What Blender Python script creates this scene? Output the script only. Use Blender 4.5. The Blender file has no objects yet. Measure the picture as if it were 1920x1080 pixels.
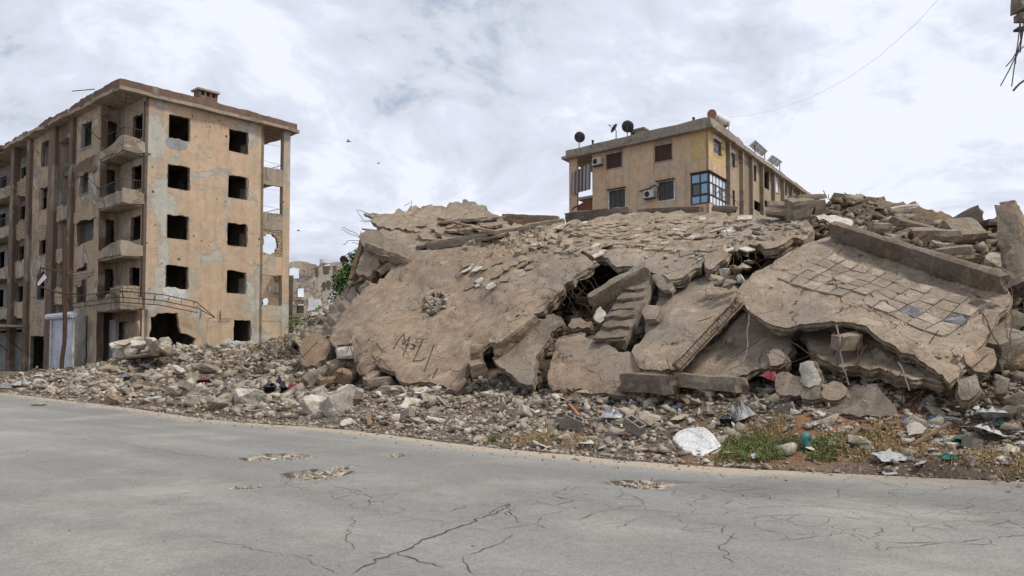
import bpy, bmesh, math, random
import numpy as np
from mathutils import Vector, Matrix, Euler, noise as mnoise
from mathutils.geometry import delaunay_2d_cdt

scene = bpy.context.scene
R = math.radians
# ------------------------------------------------------------------ camera
FPX = 1500.0                      # focal length in pixels of the 1920 px frame
PITCH = math.atan(64 / FPX)
SHIFT = 71.0                      # pixels of vertical lens shift
CAMZ = 1.7
cam_d = bpy.data.cameras.new("camera")
cam_d.sensor_width = 36.0
cam_d.lens = FPX / 1920 * 36.0
cam_d.shift_y = SHIFT / 1920
cam_d.clip_start = 0.1
cam_d.clip_end = 3000
cam = bpy.data.objects.new("camera", cam_d)
scene.collection.objects.link(cam)
cam.location = (0, 0, CAMZ)
cam.rotation_euler = (R(90) + PITCH, 0, 0)
scene.camera = cam
# ------------------------------------------------------------------ exposure
scene.view_settings.view_transform = 'Standard'
scene.view_settings.look = 'None'
scene.view_settings.gamma = 1.0
scene.view_settings.exposure = 0.0
scene.view_settings.use_curve_mapping = False
scene.cycles.max_bounces = 6
scene.cycles.diffuse_bounces = 3
scene.cycles.use_denoising = True
# ------------------------------------------------------------------ sun
SUN_EL, SUN_AZ = R(58), R(126)     # azimuth clockwise from +Y (north): behind and right of the camera
sd = Vector((math.sin(SUN_AZ) * math.cos(SUN_EL), math.cos(SUN_AZ) * math.cos(SUN_EL), math.sin(SUN_EL)))
sun_d = bpy.data.lights.new("sun", 'SUN')
sun_d.energy = 3.1
sun_d.angle = R(11)
sun_d.color = (1.0, 0.94, 0.82)
sun = bpy.data.objects.new("sun", sun_d)
scene.collection.objects.link(sun)
sun.rotation_euler = sd.to_track_quat('Z', 'Y').to_euler()
sun.location = (0, 0, 60)


# ------------------------------------------------------------------ node helper
class NT:
    def __init__(s, tree):
        s.t = tree
        s.n = tree.nodes
        s.l = tree.links

    def put(s, sock, v):
        if hasattr(v, 'is_output') or isinstance(v, bpy.types.NodeSocket):
            s.l.new(v, sock)
        elif v is not None:
            if isinstance(v, (tuple, list)) and len(v) == 3 and len(sock.default_value) == 4:
                v = (*v, 1)
            sock.default_value = v

    def math(s, op, a, b=None, c=None, clamp=False):
        m = s.n.new('ShaderNodeMath'); m.operation = op; m.use_clamp = clamp
        s.put(m.inputs[0], a)
        if b is not None: s.put(m.inputs[1], b)
        if c is not None: s.put(m.inputs[2], c)
        return m.outputs[0]

    def vmath(s, op, a, b=None):
        m = s.n.new('ShaderNodeVectorMath'); m.operation = op
        s.put(m.inputs[0], a)
        if b is not None: s.put(m.inputs[1], b)
        return m.outputs['Value'] if op in ('DOT_PRODUCT', 'LENGTH', 'DISTANCE') else m.outputs[0]

    def noise(s, vec, scale, detail=5, rough=0.6, dist=0.0):
        m = s.n.new('ShaderNodeTexNoise'); s.put(m.inputs['Vector'], vec)
        m.inputs['Scale'].default_value = scale; m.inputs['Detail'].default_value = detail
        m.inputs['Roughness'].default_value = rough; m.inputs['Distortion'].default_value = dist
        return m.outputs['Fac']

    def voro(s, vec, scale, feat='F1', rnd=1.0, out='Distance'):
        m = s.n.new('ShaderNodeTexVoronoi'); m.feature = feat; s.put(m.inputs['Vector'], vec)
        m.inputs['Scale'].default_value = scale; m.inputs['Randomness'].default_value = rnd
        return m.outputs[out]

    def ramp(s, fac, stops, interp='LINEAR'):
        m = s.n.new('ShaderNodeValToRGB'); s.put(m.inputs[0], fac); cr = m.color_ramp
        cr.interpolation = interp
        while len(cr.elements) < len(stops): cr.elements.new(0.5)
        for e, (p, c) in zip(cr.elements, stops):
            e.position = p
            e.color = (c, c, c, 1) if isinstance(c, (int, float)) else (*c, 1)
        return m.outputs[0]

    def mapr(s, v, a, b, c=0.0, d=1.0):
        m = s.n.new('ShaderNodeMapRange'); s.put(m.inputs[0], v)
        for i, x in zip((1, 2, 3, 4), (a, b, c, d)): s.put(m.inputs[i], x)
        return m.outputs[0]

    def mix(s, fac, a, b, mode='MIX'):
        m = s.n.new('ShaderNodeMix'); m.data_type = 'RGBA'; m.blend_type = mode
        s.put(m.inputs[0], fac); s.put(m.inputs[6], a); s.put(m.inputs[7], b)
        return m.outputs[2]

    def comb(s, x, y, z):
        m = s.n.new('ShaderNodeCombineXYZ')
        for i, v in enumerate((x, y, z)): s.put(m.inputs[i], v)
        return m.outputs[0]

    def sep(s, v):
        m = s.n.new('ShaderNodeSeparateXYZ'); s.put(m.inputs[0], v)
        return m.outputs

    def bump(s, h, strength, dist=0.02):
        m = s.n.new('ShaderNodeBump'); s.put(m.inputs['Height'], h)
        m.inputs['Strength'].default_value = strength; m.inputs['Distance'].default_value = dist
        return m.outputs[0]


# ------------------------------------------------------------------ sky
world = bpy.data.worlds.new("World"); scene.world = world; world.use_nodes = True
w_ = NT(world.node_tree); w_.n.clear()
wo = w_.n.new('ShaderNodeOutputWorld'); bg = w_.n.new('ShaderNodeBackground')
sky = w_.n.new('ShaderNodeTexSky'); sky.sky_type = 'NISHITA'; sky.sun_disc = False
sky.sun_elevation = SUN_EL; sky.sun_rotation = SUN_AZ
sky.air_density = 1.0; sky.dust_density = 2.5; sky.ozone_density = 1.0
tc = w_.n.new('ShaderNodeTexCoord').outputs['Generated']
sx = w_.sep(tc)
zc = w_.math('MAXIMUM', sx[2], 0.0)
den = w_.math('ADD', zc, 0.34)
pv = w_.comb(w_.math('DIVIDE', sx[0], den), w_.math('DIVIDE', sx[1], den), w_.math('MULTIPLY', sx[2], 0.6))
warp = w_.n.new('ShaderNodeTexNoise'); w_.put(warp.inputs['Vector'], pv); warp.inputs['Scale'].default_value = 1.3
warp.inputs['Detail'].default_value = 3
pv2 = w_.vmath('ADD', pv, w_.vmath('MULTIPLY', w_.vmath('SUBTRACT', warp.outputs['Color'], (0.5, 0.5, 0.5)), (.55, .55, .55)))
c1 = w_.noise(pv2, 2.1, 6, 0.5)
c2 = w_.noise(pv2, 9.0, 6, 0.6)
c3 = w_.noise(pv2, 0.7, 3, 0.5)
dens = w_.math('ADD', w_.math('MULTIPLY', c1, 0.55), w_.math('MULTIPLY', c2, 0.45))
side = w_.mapr(sx[0], -0.55, 0.5, -0.035, 0.055)            # cloud is thinner and brighter to the right
low = w_.mapr(zc, 0.0, 0.4, 0.075, -0.012)                  # and towards the horizon
lum = w_.math('ADD', w_.math('ADD', dens, side), low)
ccol = w_.ramp(lum, [(0.36, (5.5, 6.0, 7.1)), (0.44, (6.7, 7.1, 8.1)), (0.53, (7.6, 8.0, 9.3)), (0.6, (9.0, 9.3, 10.2))])
# colour ramps clamp nothing in value, so the cloud radiances above are used as they are
gap = w_.math('MULTIPLY', w_.mapr(dens, 0.45, 0.38, 0.0, 1.0), w_.mapr(zc, 0.2, 0.36, 0.0, 0.75))
gap = w_.math('MULTIPLY', gap, w_.mapr(sx[0], .05, -.2, .1, 1))
skc = w_.mix(0.6, sky.outputs[0], (3.0, 4.4, 6.4))
w_.put(bg.inputs[0], w_.mix(gap, ccol, skc))
bg.inputs[1].default_value = 0.1
w_.l.new(bg.outputs[0], wo.inputs[0])

# ------------------------------------------------------------------ site frames
U2 = Vector((0.66, 0.75, 0)).normalized()     # away from the road
V2 = Vector((-0.75, 0.66, 0)).normalized()    # along the road, to the left and away
Z3 = Vector((0, 0, 1))
O3 = Vector((-22.3, 45.6, 0))                 # street corner of the left block
_ru = Matrix.Rotation(-PITCH, 3, 'X')


def ray(px, py):
    d = Vector(((px - 960) / FPX, 1.0, (540 - py + SHIFT) / FPX))
    c, s = math.cos(PITCH), math.sin(PITCH)
    d = Vector((d.x, d.y * c - d.z * s, d.y * s + d.z * c))
    return d / d.y


def P(px, py, D):
    return Vector((0, 0, CAMZ)) + ray(px, py) * D


def Dw(px, w):
    """depth at which the vertical plane 'w metres behind the building line' is met at column px"""
    r = (px - 960) / FPX
    t = (45.6 * r + 22.3 + w * (.75 * r - .66)) / (.75 + .66 * r)
    return max(3.0, 45.6 - .66 * t + .75 * w)


def Pw(px, py, w):
    return P(px, py, Dw(px, w))


def Pg(px, py, z=0.0):
    d = ray(px, py)
    return Vector((0, 0, CAMZ)) + d * ((z - CAMZ) / d.z)


def tw(p):
    q = p - O3
    return -(q.x * V2.x + q.y * V2.y), q.x * U2.x + q.y * U2.y


# ------------------------------------------------------------------ numeric helpers
rng = np.random.default_rng(7)
random.seed(7)


def tps(xy, val, smooth=0.0):
    xy = np.asarray(xy, float); val = np.asarray(val, float)
    c = xy.mean(0); s = xy.std() + 1e-9
    q = (xy - c) / s; n = len(q)

    def K(a, b):
        d = ((a[:, None, :] - b[None, :, :]) ** 2).sum(-1)
        return 0.5 * d * np.log(d + 1e-12)
    A = np.zeros((n + 3, n + 3)); A[:n, :n] = K(q, q) + smooth * np.eye(n)
    A[:n, n] = 1; A[:n, n + 1:] = q; A[n, :n] = 1; A[n + 1:, :n] = q.T
    A += 1e-10 * np.eye(n + 3)
    co = np.linalg.lstsq(A, np.concatenate([val, np.zeros(3)]), rcond=None)[0]

    def f(Q):
        Q = (np.asarray(Q, float).reshape(-1, 2) - c) / s
        return K(Q, q) @ co[:n] + co[n] + Q @ co[n + 1:]
    return f


def fbm(p, sc=1.0, oct=4):
    return mnoise.fractal(Vector(p) * sc, 0.9, 2.1, oct, noise_basis='PERLIN_ORIGINAL')


def inpoly(x, y, poly):
    c = False; j = len(poly) - 1
    for i in range(len(poly)):
        xi, yi = poly[i]; xj, yj = poly[j]
        if (yi > y) != (yj > y) and x < (xj - xi) * (y - yi) / (yj - yi) + xi: c = not c
        j = i
    return c


def jag_loop(pts, step, amp, seed=0.0):
    """densify a closed 2-D loop and roughen it like a broken edge"""
    out = []; n = len(pts)
    for i in range(n):
        a = Vector(pts[i]); b = Vector(pts[(i + 1) % n]); L = (b - a).length
        if L < 1e-6: continue
        k = max(1, int(L / step)); nr = Vector((-(b - a).y, (b - a).x)) / L
        for j in range(k):
            q = a + (b - a) * (j / k)
            c1_ = mnoise.cell(Vector((q.x / step / 3.1, q.y / step / 3.1, seed))); c2_ = mnoise.cell(Vector((q.x / step * 1.7, q.y / step * 1.7, seed + 9)))
            e = amp * (1.0 if j else .4) * (mnoise.noise(Vector((q.x / step / 4.3, q.y / step / 4.3, seed))) * .9 + (c1_ - .5) * 1.1 + (c2_ - .5) * .8)
            out.append((q.x + nr.x * e, q.y + nr.y * e))
    return out


def triangulate(loop, holes, interior):
    vs = [Vector(p) for p in loop]; ed = []
    n = len(loop); ed += [(i, (i + 1) % n) for i in range(n)]
    for h in holes:
        b = len(vs); vs += [Vector(p) for p in h]; ed += [(b + i, b + (i + 1) % len(h)) for i in range(len(h))]
    vs += [Vector(p) for p in interior]
    r = delaunay_2d_cdt(vs, ed, [], 0, 1e-7)
    V = [(v.x, v.y) for v in r[0]]; F = []
    for f in r[2]:
        if len(f) != 3: continue
        x = sum(V[i][0] for i in f) / 3; y = sum(V[i][1] for i in f) / 3
        if inpoly(x, y, loop) and not any(inpoly(x, y, h) for h in holes): F.append(tuple(f))
    return V, F


# ------------------------------------------------------------------ objects
COL = scene.collection


def props(o, label=None, cat=None, group=None, kind=None):
    if label: o['label'] = label
    if cat: o['category'] = cat
    if group: o['group'] = group
    if kind: o['kind'] = kind
    return o


def mesh_obj(name, verts, faces, mats, parent=None, fmat=None, smooth=False):
    me = bpy.data.meshes.new(name)
    me.from_pydata([tuple(v) for v in verts], [], faces)
    if not isinstance(mats, (list, tuple)): mats = [mats]
    for m in mats: me.materials.append(m)
    if fmat: me.polygons.foreach_set('material_index', fmat)
    if smooth: me.polygons.foreach_set('use_smooth', [True] * len(me.polygons))
    me.update()
    o = bpy.data.objects.new(name, me); COL.objects.link(o)
    if parent:
        o.parent = parent
        if parent.type == 'EMPTY': o.matrix_parent_inverse = Matrix.Translation(-parent.location)
    return o


def empty(name, loc=(0, 0, 0), **k):
    o = bpy.data.objects.new(name, None); COL.objects.link(o); o.empty_display_size = .2
    o.location = loc
    return props(o, **k)


class MB:
    def __init__(s): s.v = []; s.f = []; s.m = []

    def add(s, vs, fs, mi=0):
        b = len(s.v); s.v += [Vector(v) for v in vs]
        s.f += [tuple(b + i for i in f) for f in fs]; s.m += [mi] * len(fs)
        return s

    def box(s, o, a, b, c, mi=0):
        """box from corner o with edge vectors a, b, c"""
        o = Vector(o)
        vs = [o, o + a, o + a + b, o + b, o + c, o + a + c, o + a + b + c, o + b + c]
        fs = [(0, 3, 2, 1), (4, 5, 6, 7), (0, 1, 5, 4), (1, 2, 6, 5), (2, 3, 7, 6), (3, 0, 4, 7)]
        if a.cross(b).dot(c) < 0: fs = [f[::-1] for f in fs]
        return s.add(vs, fs, mi)

    def tube(s, pts, r, n=6, mi=0, r1=None):
        pts = [Vector(p) for p in pts]; rings = []
        for i, p in enumerate(pts):
            d = (pts[min(i + 1, len(pts) - 1)] - pts[max(i - 1, 0)]).normalized()
            a = d.orthogonal().normalized() if i == 0 else (a - d * a.dot(d)).normalized()
            b = d.cross(a); rr = r if r1 is None else r + (r1 - r) * i / (len(pts) - 1)
            rings.append([p + (a * math.cos(2 * math.pi * k / n) + b * math.sin(2 * math.pi * k / n)) * rr for k in range(n)])
        vs = [v for q in rings for v in q]; fs = []
        for i in range(len(rings) - 1):
            for k in range(n):
                fs.append((i * n + k, i * n + (k + 1) % n, (i + 1) * n + (k + 1) % n, (i + 1) * n + k))
        fs.append(tuple(range(n))[::-1]); fs.append(tuple(range(len(vs) - n, len(vs))))
        return s.add(vs, fs, mi)

    def build(s, name, mats, parent=None, smooth=False, **k):
        o = mesh_obj(name, s.v, s.f, mats, parent, s.m, smooth)
        return props(o, **k)


def plate(name, outline, holes, o, ax, ay, back, thick, mats, parent=None, jag=0.0, step=.35, hjag=None, grid=0, **k):
    """flat wall panel with real openings; outline and holes in (ax, ay) metres; back is the unit vector into the wall"""
    if hjag is None: hjag = jag
    loop = jag_loop(outline, step, jag, o.x) if jag else list(outline)
    hs = [jag_loop(h, step * .5, hjag, o.y + i) if hjag else list(h) for i, h in enumerate(holes)]
    V, F = triangulate(loop, hs, [])
    front = [o + ax * x + ay * y for x, y in V]; bk = [p + back * thick for p in front]
    n = len(V); up = ax.cross(ay).dot(back) < 0
    fs = []; mi = []; cnt = {}
    for f in F:
        a = f if up else f[::-1]
        x0, x1, x2 = (V[i] for i in f)
        ccw = (x1[0] - x0[0]) * (x2[1] - x0[1]) - (x1[1] - x0[1]) * (x2[0] - x0[0]) > 0
        if not ccw: a = a[::-1]
        fs.append(a); mi.append(0); fs.append(tuple(n + i for i in a[::-1])); mi.append(len(mats) - 1 if isinstance(mats, (list, tuple)) else 0)
        for i in range(3):
            e = (a[i], a[(i + 1) % 3]); cnt[e] = 1
    for (i, j) in list(cnt):
        if (j, i) not in cnt:
            fs.append((j, i, n + i, n + j)); mi.append(len(mats) - 1 if isinstance(mats, (list, tuple)) else 0)
    ob = mesh_obj(name, front + bk, fs, mats, parent, mi)
    return props(ob, **k)


def rect(x0, y0, x1, y1): return [(x0, y0), (x1, y0), (x1, y1), (x0, y1)]


class Surf:
    """a sheet over picture columns and rows whose depth is interpolated between given real distances"""
    def __init__(s, pts, byD=False):
        xy = [(p[0], p[1]) for p in pts]
        D = [p[2] if byD else Dw(p[0], p[2]) for p in pts]
        s.f = tps(xy, [1 / d for d in D], 1e-4)
        s.wp = [P(x, y, d) for (x, y), d in zip(xy, D)]
        c = sum(s.wp, Vector()) / len(s.wp); s.c = c
        A = np.array([tuple(p - c) for p in s.wp]); n = Vector(np.linalg.svd(A)[2][2])
        if n.dot(Vector((0, 0, CAMZ)) - c) < 0: n = -n
        s.n = n

    def at(s, x, y): return P(x, y, 1 / float(s.f([(x, y)])[0]))

    def many(s, q):
        d = 1 / s.f(q)
        return [P(x, y, dd) for (x, y), dd in zip(q, d)]


def slab(name, pts, thick, mats, inner=(), jag=.06, rough=.05, cell=.16, holes=(), seed=0.0, byD=False, n=None, parent=None, wear=.5, **k):
    """broken concrete slab: real distance, size and thickness, ragged edge, uneven face"""
    S = Surf(list(pts) + list(inner), byD)
    D = np.mean([1 / float(S.f([(p[0], p[1])])[0]) for p in pts]); ppm = FPX / D
    step = cell * .7 * ppm
    loop = jag_loop([(p[0], p[1]) for p in pts], step, jag * ppm, seed)
    hs = [jag_loop([(p[0], p[1]) for p in h], step, jag * ppm, seed + 3) for h in holes]
    xs = [p[0] for p in loop]; ys = [p[1] for p in loop]; cs = cell * ppm; inter = []
    rr = random.Random(int(seed * 10) + 5)
    csy = cs * max(.35, min(1, abs(S.n.z * 0 + S.n.normalized().dot((Vector((0, 0, CAMZ)) - S.c).normalized())) * 1.3))
    y = min(ys)
    while y < max(ys):
        x = min(xs)
        while x < max(xs):
            q = (x + rr.uniform(-.3, .3) * cs, y + rr.uniform(-.3, .3) * csy)
            if inpoly(q[0], q[1], loop) and not any(inpoly(q[0], q[1], h) for h in hs): inter.append(q)
            x += cs
        y += csy
    V, F = triangulate(loop, hs, inter)
    top = S.many(V); nn = n or S.n; m = len(V)
    bd = {}
    F2 = []
    for f in F:
        a, b, c = (top[i] for i in f)
        if (b - a).cross(c - a).dot(nn) < 0: f = f[::-1]
        F2.append(f)
        for i in range(3): bd[(f[i], f[(i + 1) % 3])] = 1
    edges = [(i, j) for (i, j) in bd if (j, i) not in bd]
    eb = {i for e in edges for i in e}
    tp = []; bt = []
    for i, p in enumerate(top):
        h = rough * (fbm(p + Vector((seed, 0, 0)), .9, 4) * 1.0 + .45 * fbm(p, 4.0, 3) + .5 * mnoise.cell(p * 1.1 + Vector((.3, .2, .1)) * fbm(p, 1.5, 2)) - .25)
        hb = rough * 1.5 * fbm(p + Vector((7, seed, 3)), 1.6, 3)
        q = p + nn * (h - (wear * .015 * (1 + fbm(p, 5, 2)) if i in eb else 0))
        tp.append(q); bt.append(q - nn * (thick + hb))
    # the side: a thin screed layer set back from the structural concrete, then the rough break
    vs = list(tp); rows = {i: [] for i in eb}
    outd = {i: Vector() for i in eb}
    for i, j in edges:
        e = (tp[j] - tp[i]); o_ = e.cross(nn)
        if o_.length > 0: o_.normalize()
        outd[i] += o_; outd[j] += o_
    lay = min(.07, thick * .35); k_ = jag / .06
    for i in eb:
        o_ = outd[i].normalized() if outd[i].length else Vector()
        q0 = tp[i]; ck = mnoise.cell(q0 * 2.2) * .03 + mnoise.cell(q0 * 6) * .025
        prof_ = [(0, 0), (lay * .85, -.01), (lay, .02 + ck * k_), (thick * .5, .02 + ck * k_), (thick * .68, .01), (thick * .85, -.01), (thick, -.05)]
        tg = o_.cross(nn)
        for m_i, (dpt, off_) in enumerate(prof_):
            qd = q0 - nn * dpt
            if m_i >= 2:
                off_ += .085 * k_ * fbm(qd, 5.5, 3); qd = qd + tg * (.05 * mnoise.noise(qd * 11)) + nn * (.03 * mnoise.noise(qd * 9 + Vector((3, 3, 3))))
            rows[i].append(len(vs)); vs.append(qd + o_ * off_)
    b0 = len(vs); vs += bt
    fs = list(F2); mi = [0] * len(F2)
    for f in F2: fs.append(tuple(b0 + i for i in f[::-1])); mi.append(1)
    for i, j in edges:
        ri = rows[i] + [b0 + i]; rj = rows[j] + [b0 + j]
        for r_ in range(len(ri) - 1):
            fs.append((rj[r_], ri[r_], ri[r_ + 1], rj[r_ + 1])); mi.append(1)
    o = mesh_obj(name, vs, fs, mats, parent, mi)
    for p_ in o.data.polygons:
        if p_.material_index == 0: p_.use_smooth = True
    props(o, **k)
    S.obj = o; S.nn = nn
    return S


_bc = {}


def rough_box(name, p0, p1, w, h, up, mats, amp=.03, cuts=None, parent=None, seed=0, taper=0, **k):
    """worn concrete beam, block or post running from p0 to p1; w across, h along 'up'"""
    p0 = Vector(p0); p1 = Vector(p1); L = (p1 - p0).length; d = (p1 - p0) / L
    up = Vector(up); up = (up - d * up.dot(d)).normalized(); sd_ = d.cross(up)
    nx = cuts or max(2, min(40, int(L / .16))); ny = max(2, min(8, int(w / .1))); nz = max(2, min(8, int(h / .1)))
    idx = {}; vs = []; fs = []

    def vid(i, j, kk):
        key = (i, j, kk)
        if key not in idx:
            x, y, z = i / nx, j / ny - .5, kk / nz - .5
            q = p0 + d * (x * L) + sd_ * (y * w) + up * (z * h)
            ne = (i in (0, nx)) + (j in (0, ny)) + (kk in (0, nz))
            cen = p0 + d * (x * L)
            sq = q + Vector((seed, seed * 2, 0))
            e = amp * (fbm(sq, 2.2, 4) + .5 * fbm(sq, 9, 2))
            q = q + (q - cen).normalized() * e
            if ne >= 2: q = q + (cen - q) * (.05 + .12 * abs(fbm(sq, 6, 2)))
            if i in (0, nx): q = q + d * (fbm(sq, 3, 3) * amp * 3)
            idx[key] = len(vs); vs.append(q)
        return idx[key]

    def face(a, b, c, e): fs.append((a, b, c, e))
    for i in range(nx):
        for j in range(ny):
            face(vid(i, j, 0), vid(i, j + 1, 0), vid(i + 1, j + 1, 0), vid(i + 1, j, 0))
            face(vid(i, j, nz), vid(i + 1, j, nz), vid(i + 1, j + 1, nz), vid(i, j + 1, nz))
        for kk in range(nz):
            face(vid(i, 0, kk), vid(i + 1, 0, kk), vid(i + 1, 0, kk + 1), vid(i, 0, kk + 1))
            face(vid(i, ny, kk), vid(i, ny, kk + 1), vid(i + 1, ny, kk + 1), vid(i + 1, ny, kk))
    for j in range(ny):
        for kk in range(nz):
            face(vid(0, j, kk), vid(0, j, kk + 1), vid(0, j + 1, kk + 1), vid(0, j + 1, kk))
            face(vid(nx, j, kk), vid(nx, j + 1, kk), vid(nx, j + 1, kk + 1), vid(nx, j, kk + 1))
    o = mesh_obj(name, vs, fs, mats, parent)
    return props(o, **k)


# ------------------------------------------------------------------ materials
def new_mat(name, rough=.9):
    m = bpy.data.materials.new(name); m.use_nodes = True
    t = NT(m.node_tree); b = m.node_tree.nodes['Principled BSDF']
    b.inputs['Roughness'].default_value = rough
    b.inputs['Specular IOR Level'].default_value = .25
    return m, t, b


def geo(t):
    return t.n.new('ShaderNodeNewGeometry')


def concrete(name, c1, c2, dirt=(.2, .145, .1), pale=None, bump=.5, island=False, obj=False, scale=1.0, pits=True, dirt_amt=.5, crack=0.0, tint=False, red=None):
    m, t, b = new_mat(name)
    g = geo(t); p = g.outputs['Position']
    n1 = t.noise(p, .8 * scale, 7, .66, .8)
    n2 = t.noise(p, 3.2 * scale, 8, .68)
    n3 = t.noise(p, 26 * scale, 4, .7)
    col = t.mix(t.mapr(n1, .35, .66), c1, c2)
    dm = t.math('MULTIPLY', t.mapr(t.math('ADD', t.math('MULTIPLY', n2, .6), t.math('MULTIPLY', t.noise(p, 1.1 * scale, 5, .7, .8), .4)), .5, .64), dirt_amt)
    col = t.mix(dm, col, dirt)
    if pale:
        pm = t.mapr(t.noise(p, 1.7 * scale, 7, .66, .5), .57, .63, 0, .6)
        col = t.mix(pm, col, pale)
    col = t.mix(1.0, col, t.ramp(n2, [(.28, .6), (.5, .97), (.72, 1.24)]), 'MULTIPLY')
    col = t.mix(1.0, col, t.ramp(n3, [(.3, .72), (.5, 1.0), (.7, 1.16)]), 'MULTIPLY')
    h = t.math('ADD', t.math('MULTIPLY', n2, 1.0), t.math('MULTIPLY', n3, .3))
    pn = t.math('ADD', t.math('MULTIPLY', t.noise(p, .9 * scale, 6, .62, 1.2), .8), t.math('MULTIPLY', n2, .2))
    for thr, mul, dh in ((.44, (.80, .79, .78), .5), (.52, (1.13, 1.12, 1.1), .35), (.585, (.78, .79, .8), .4)):
        pk = t.mapr(pn, thr, thr + .012)
        col = t.mix(t.math('MULTIPLY', pk, .75 if not (island or obj) else .3), col, t.mix(1.0, col, mul, 'MULTIPLY'))
        h = t.math('SUBTRACT', h, t.math('MULTIPLY', pk, dh))
    gm = t.mapr(t.noise(p, .38, 5, .6, .7), .52, .62, 0, .55)
    if not (island or obj or tint): col = t.mix(gm, col, (.235, .205, .17))
    if pits:
        v = t.voro(p, 11 * scale, 'F1')
        pt = t.mapr(v, .16, .05, 0, 1)
        sel = t.mapr(t.noise(p, 2.0, 3, .5), .52, .6)
        pt = t.math('MULTIPLY', pt, sel)
        col = t.mix(t.math('MULTIPLY', pt, .45), col, (.1, .075, .055))
        h = t.math('SUBTRACT', h, t.math('MULTIPLY', pt, .5))
    if crack:
        wv = t.n.new('ShaderNodeTexNoise'); t.put(wv.inputs['Vector'], p); wv.inputs['Scale'].default_value = 1.7; wv.inputs['Detail'].default_value = 5
        sc_ = t.vmath('ADD', p, t.vmath('MULTIPLY', wv.outputs['Color'], (.9, .9, .9)))
        e = t.voro(sc_, .75, 'DISTANCE_TO_EDGE')
        cm = t.math('MULTIPLY', t.mapr(e, .012, .002, 0, 1), t.mapr(t.noise(p, .6, 2), .47, .53))
        col = t.mix(t.math('MULTIPLY', cm, crack), col, (.07, .05, .04))
        h = t.math('SUBTRACT', h, t.math('MULTIPLY', cm, 1.0))
    if island:
        r_ = g.outputs['Random Per Island']
        col = t.mix(1.0, col, t.ramp(r_, [(0, (.62, .58, .55)), (.35, (.93, .9, .86)), (.75, (1.1, 1.1, 1.09)), (.9, (1.25, 1.27, 1.3)), (1, (1.7, 1.78, 1.9))]), 'MULTIPLY')
    if tint:
        col = t.mix(1.0, col, t.ramp(g.outputs['Random Per Island'], [(0, (.86, .85, .84)), (.6, (1.0, 1.0, 1.0)), (.92, (1.12, 1.12, 1.12)), (1, (1.3, 1.32, 1.35))]), 'MULTIPLY')
    if obj:
        oi = t.n.new('ShaderNodeObjectInfo')
        col = t.mix(1.0, col, t.ramp(oi.outputs['Random'], [(0, (.72, .7, .69)), (.5, (1, .97, .95)), (1, (1.25, 1.24, 1.23))]), 'MULTIPLY')
    if red:
        d = t.vmath('DISTANCE', t.vmath('MULTIPLY', p, (.45, 1, 1)), (red[0] * .45, red[1], .2))
        col = t.mix(t.math('MULTIPLY', t.mapr(t.math('ADD', d, t.math('MULTIPLY', t.noise(p, 1.2, 4, .6), 1.6)), 1.6, 2.6, 1, 0), .85), col, (.27, .135, .07))
    t.put(b.inputs['Base Color'], col)
    t.put(b.inputs['Normal'], t.bump(h, min(1.0, bump * 1.4), .075))
    return m


def plain(name, col, rough=.7, metal=0.0, var=.25, scale=6, bump=.15, obj=False, trans=0):
    m, t, b = new_mat(name, rough); p = geo(t).outputs['Position']
    n = t.noise(p, scale, 6, .65)
    c = t.mix(1.0, col, t.ramp(n, [(.3, 1 - var), (.7, 1 + var)]), 'MULTIPLY')
    if obj:
        oi = t.n.new('ShaderNodeObjectInfo')
        c = t.mix(1.0, c, t.ramp(oi.outputs['Random'], [(0, .7), (1, 1.2)]), 'MULTIPLY')
    t.put(b.inputs['Base Color'], c); b.inputs['Metallic'].default_value = metal
    if bump: t.put(b.inputs['Normal'], t.bump(n, bump, .02))
    return m


DUST = (.40, .315, .235)
M_SLAB = concrete('dusty_concrete', (.385, .305, .228), (.30, .236, .175), dirt=(.145, .108, .078), pale=(.45, .38, .30), crack=.85, dirt_amt=.7)
M_TAN = concrete('sandy_render', (.375, .272, .195), (.29, .222, .165), dirt=(.175, .125, .088), pale=(.40, .325, .25), crack=.8, dirt_amt=.6)
M_GREY = concrete('grey_concrete', (.32, .27, .205), (.24, .2, .155), dirt=(.13, .1, .075), pale=(.41, .36, .29), dirt_amt=.7)
M_DARK = concrete('weathered_concrete', (.225, .18, .135), (.165, .13, .1), dirt=(.08, .06, .045), pale=(.30, .25, .19), dirt_amt=.7)
M_EDGE = concrete('broken_edge', (.37, .295, .21), (.24, .185, .13), dirt=(.11, .08, .055), dirt_amt=.8, bump=.9, scale=1.6, pits=False)
M_CORE = concrete('rubble_soil', (.20, .15, .105), (.14, .105, .075), dirt=(.07, .05, .035), bump=1.0, scale=1.5, red=(5.9, 13.6))
M_CHUNK = concrete('rubble_concrete', (.42, .37, .30), (.30, .26, .205), dirt=(.17, .135, .10), pale=(.55, .51, .45), obj=True, scale=1.5)
M_PALE = concrete('pale_limestone', (.66, .625, .57), (.56, .52, .455), dirt=(.36, .29, .22), pale=(.72, .70, .66), scale=1.3, dirt_amt=.6)
M_GRAV = concrete('rubble_stones', (.46, .41, .345), (.37, .325, .27), dirt=(.25, .205, .155), island=True, scale=2.0, pits=False)
M_BROWN = concrete('brown_render', (.32, .22, .14), (.25, .18, .12), dirt=(.14, .1, .07))
M_WHITE = concrete('whitewashed_plaster', (.66, .66, .66), (.58, .575, .57), dirt=(.4, .36, .3), pits=False, dirt_amt=.3)
M_RUST = plain('rusty_steel', (.075, .045, .033), .75, .3, .5, 20)
M_WIRE = plain('dark_wire', (.05, .045, .045), .6, .2)
M_DKMETAL = plain('dark_metal', (.06, .058, .06), .5, .5, .4)
M_LTMETAL = plain('pale_metal', (.45, .46, .47), .5, .4, .2)
M_BLACK = plain('black_plastic', (.02, .02, .022), .4)

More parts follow.
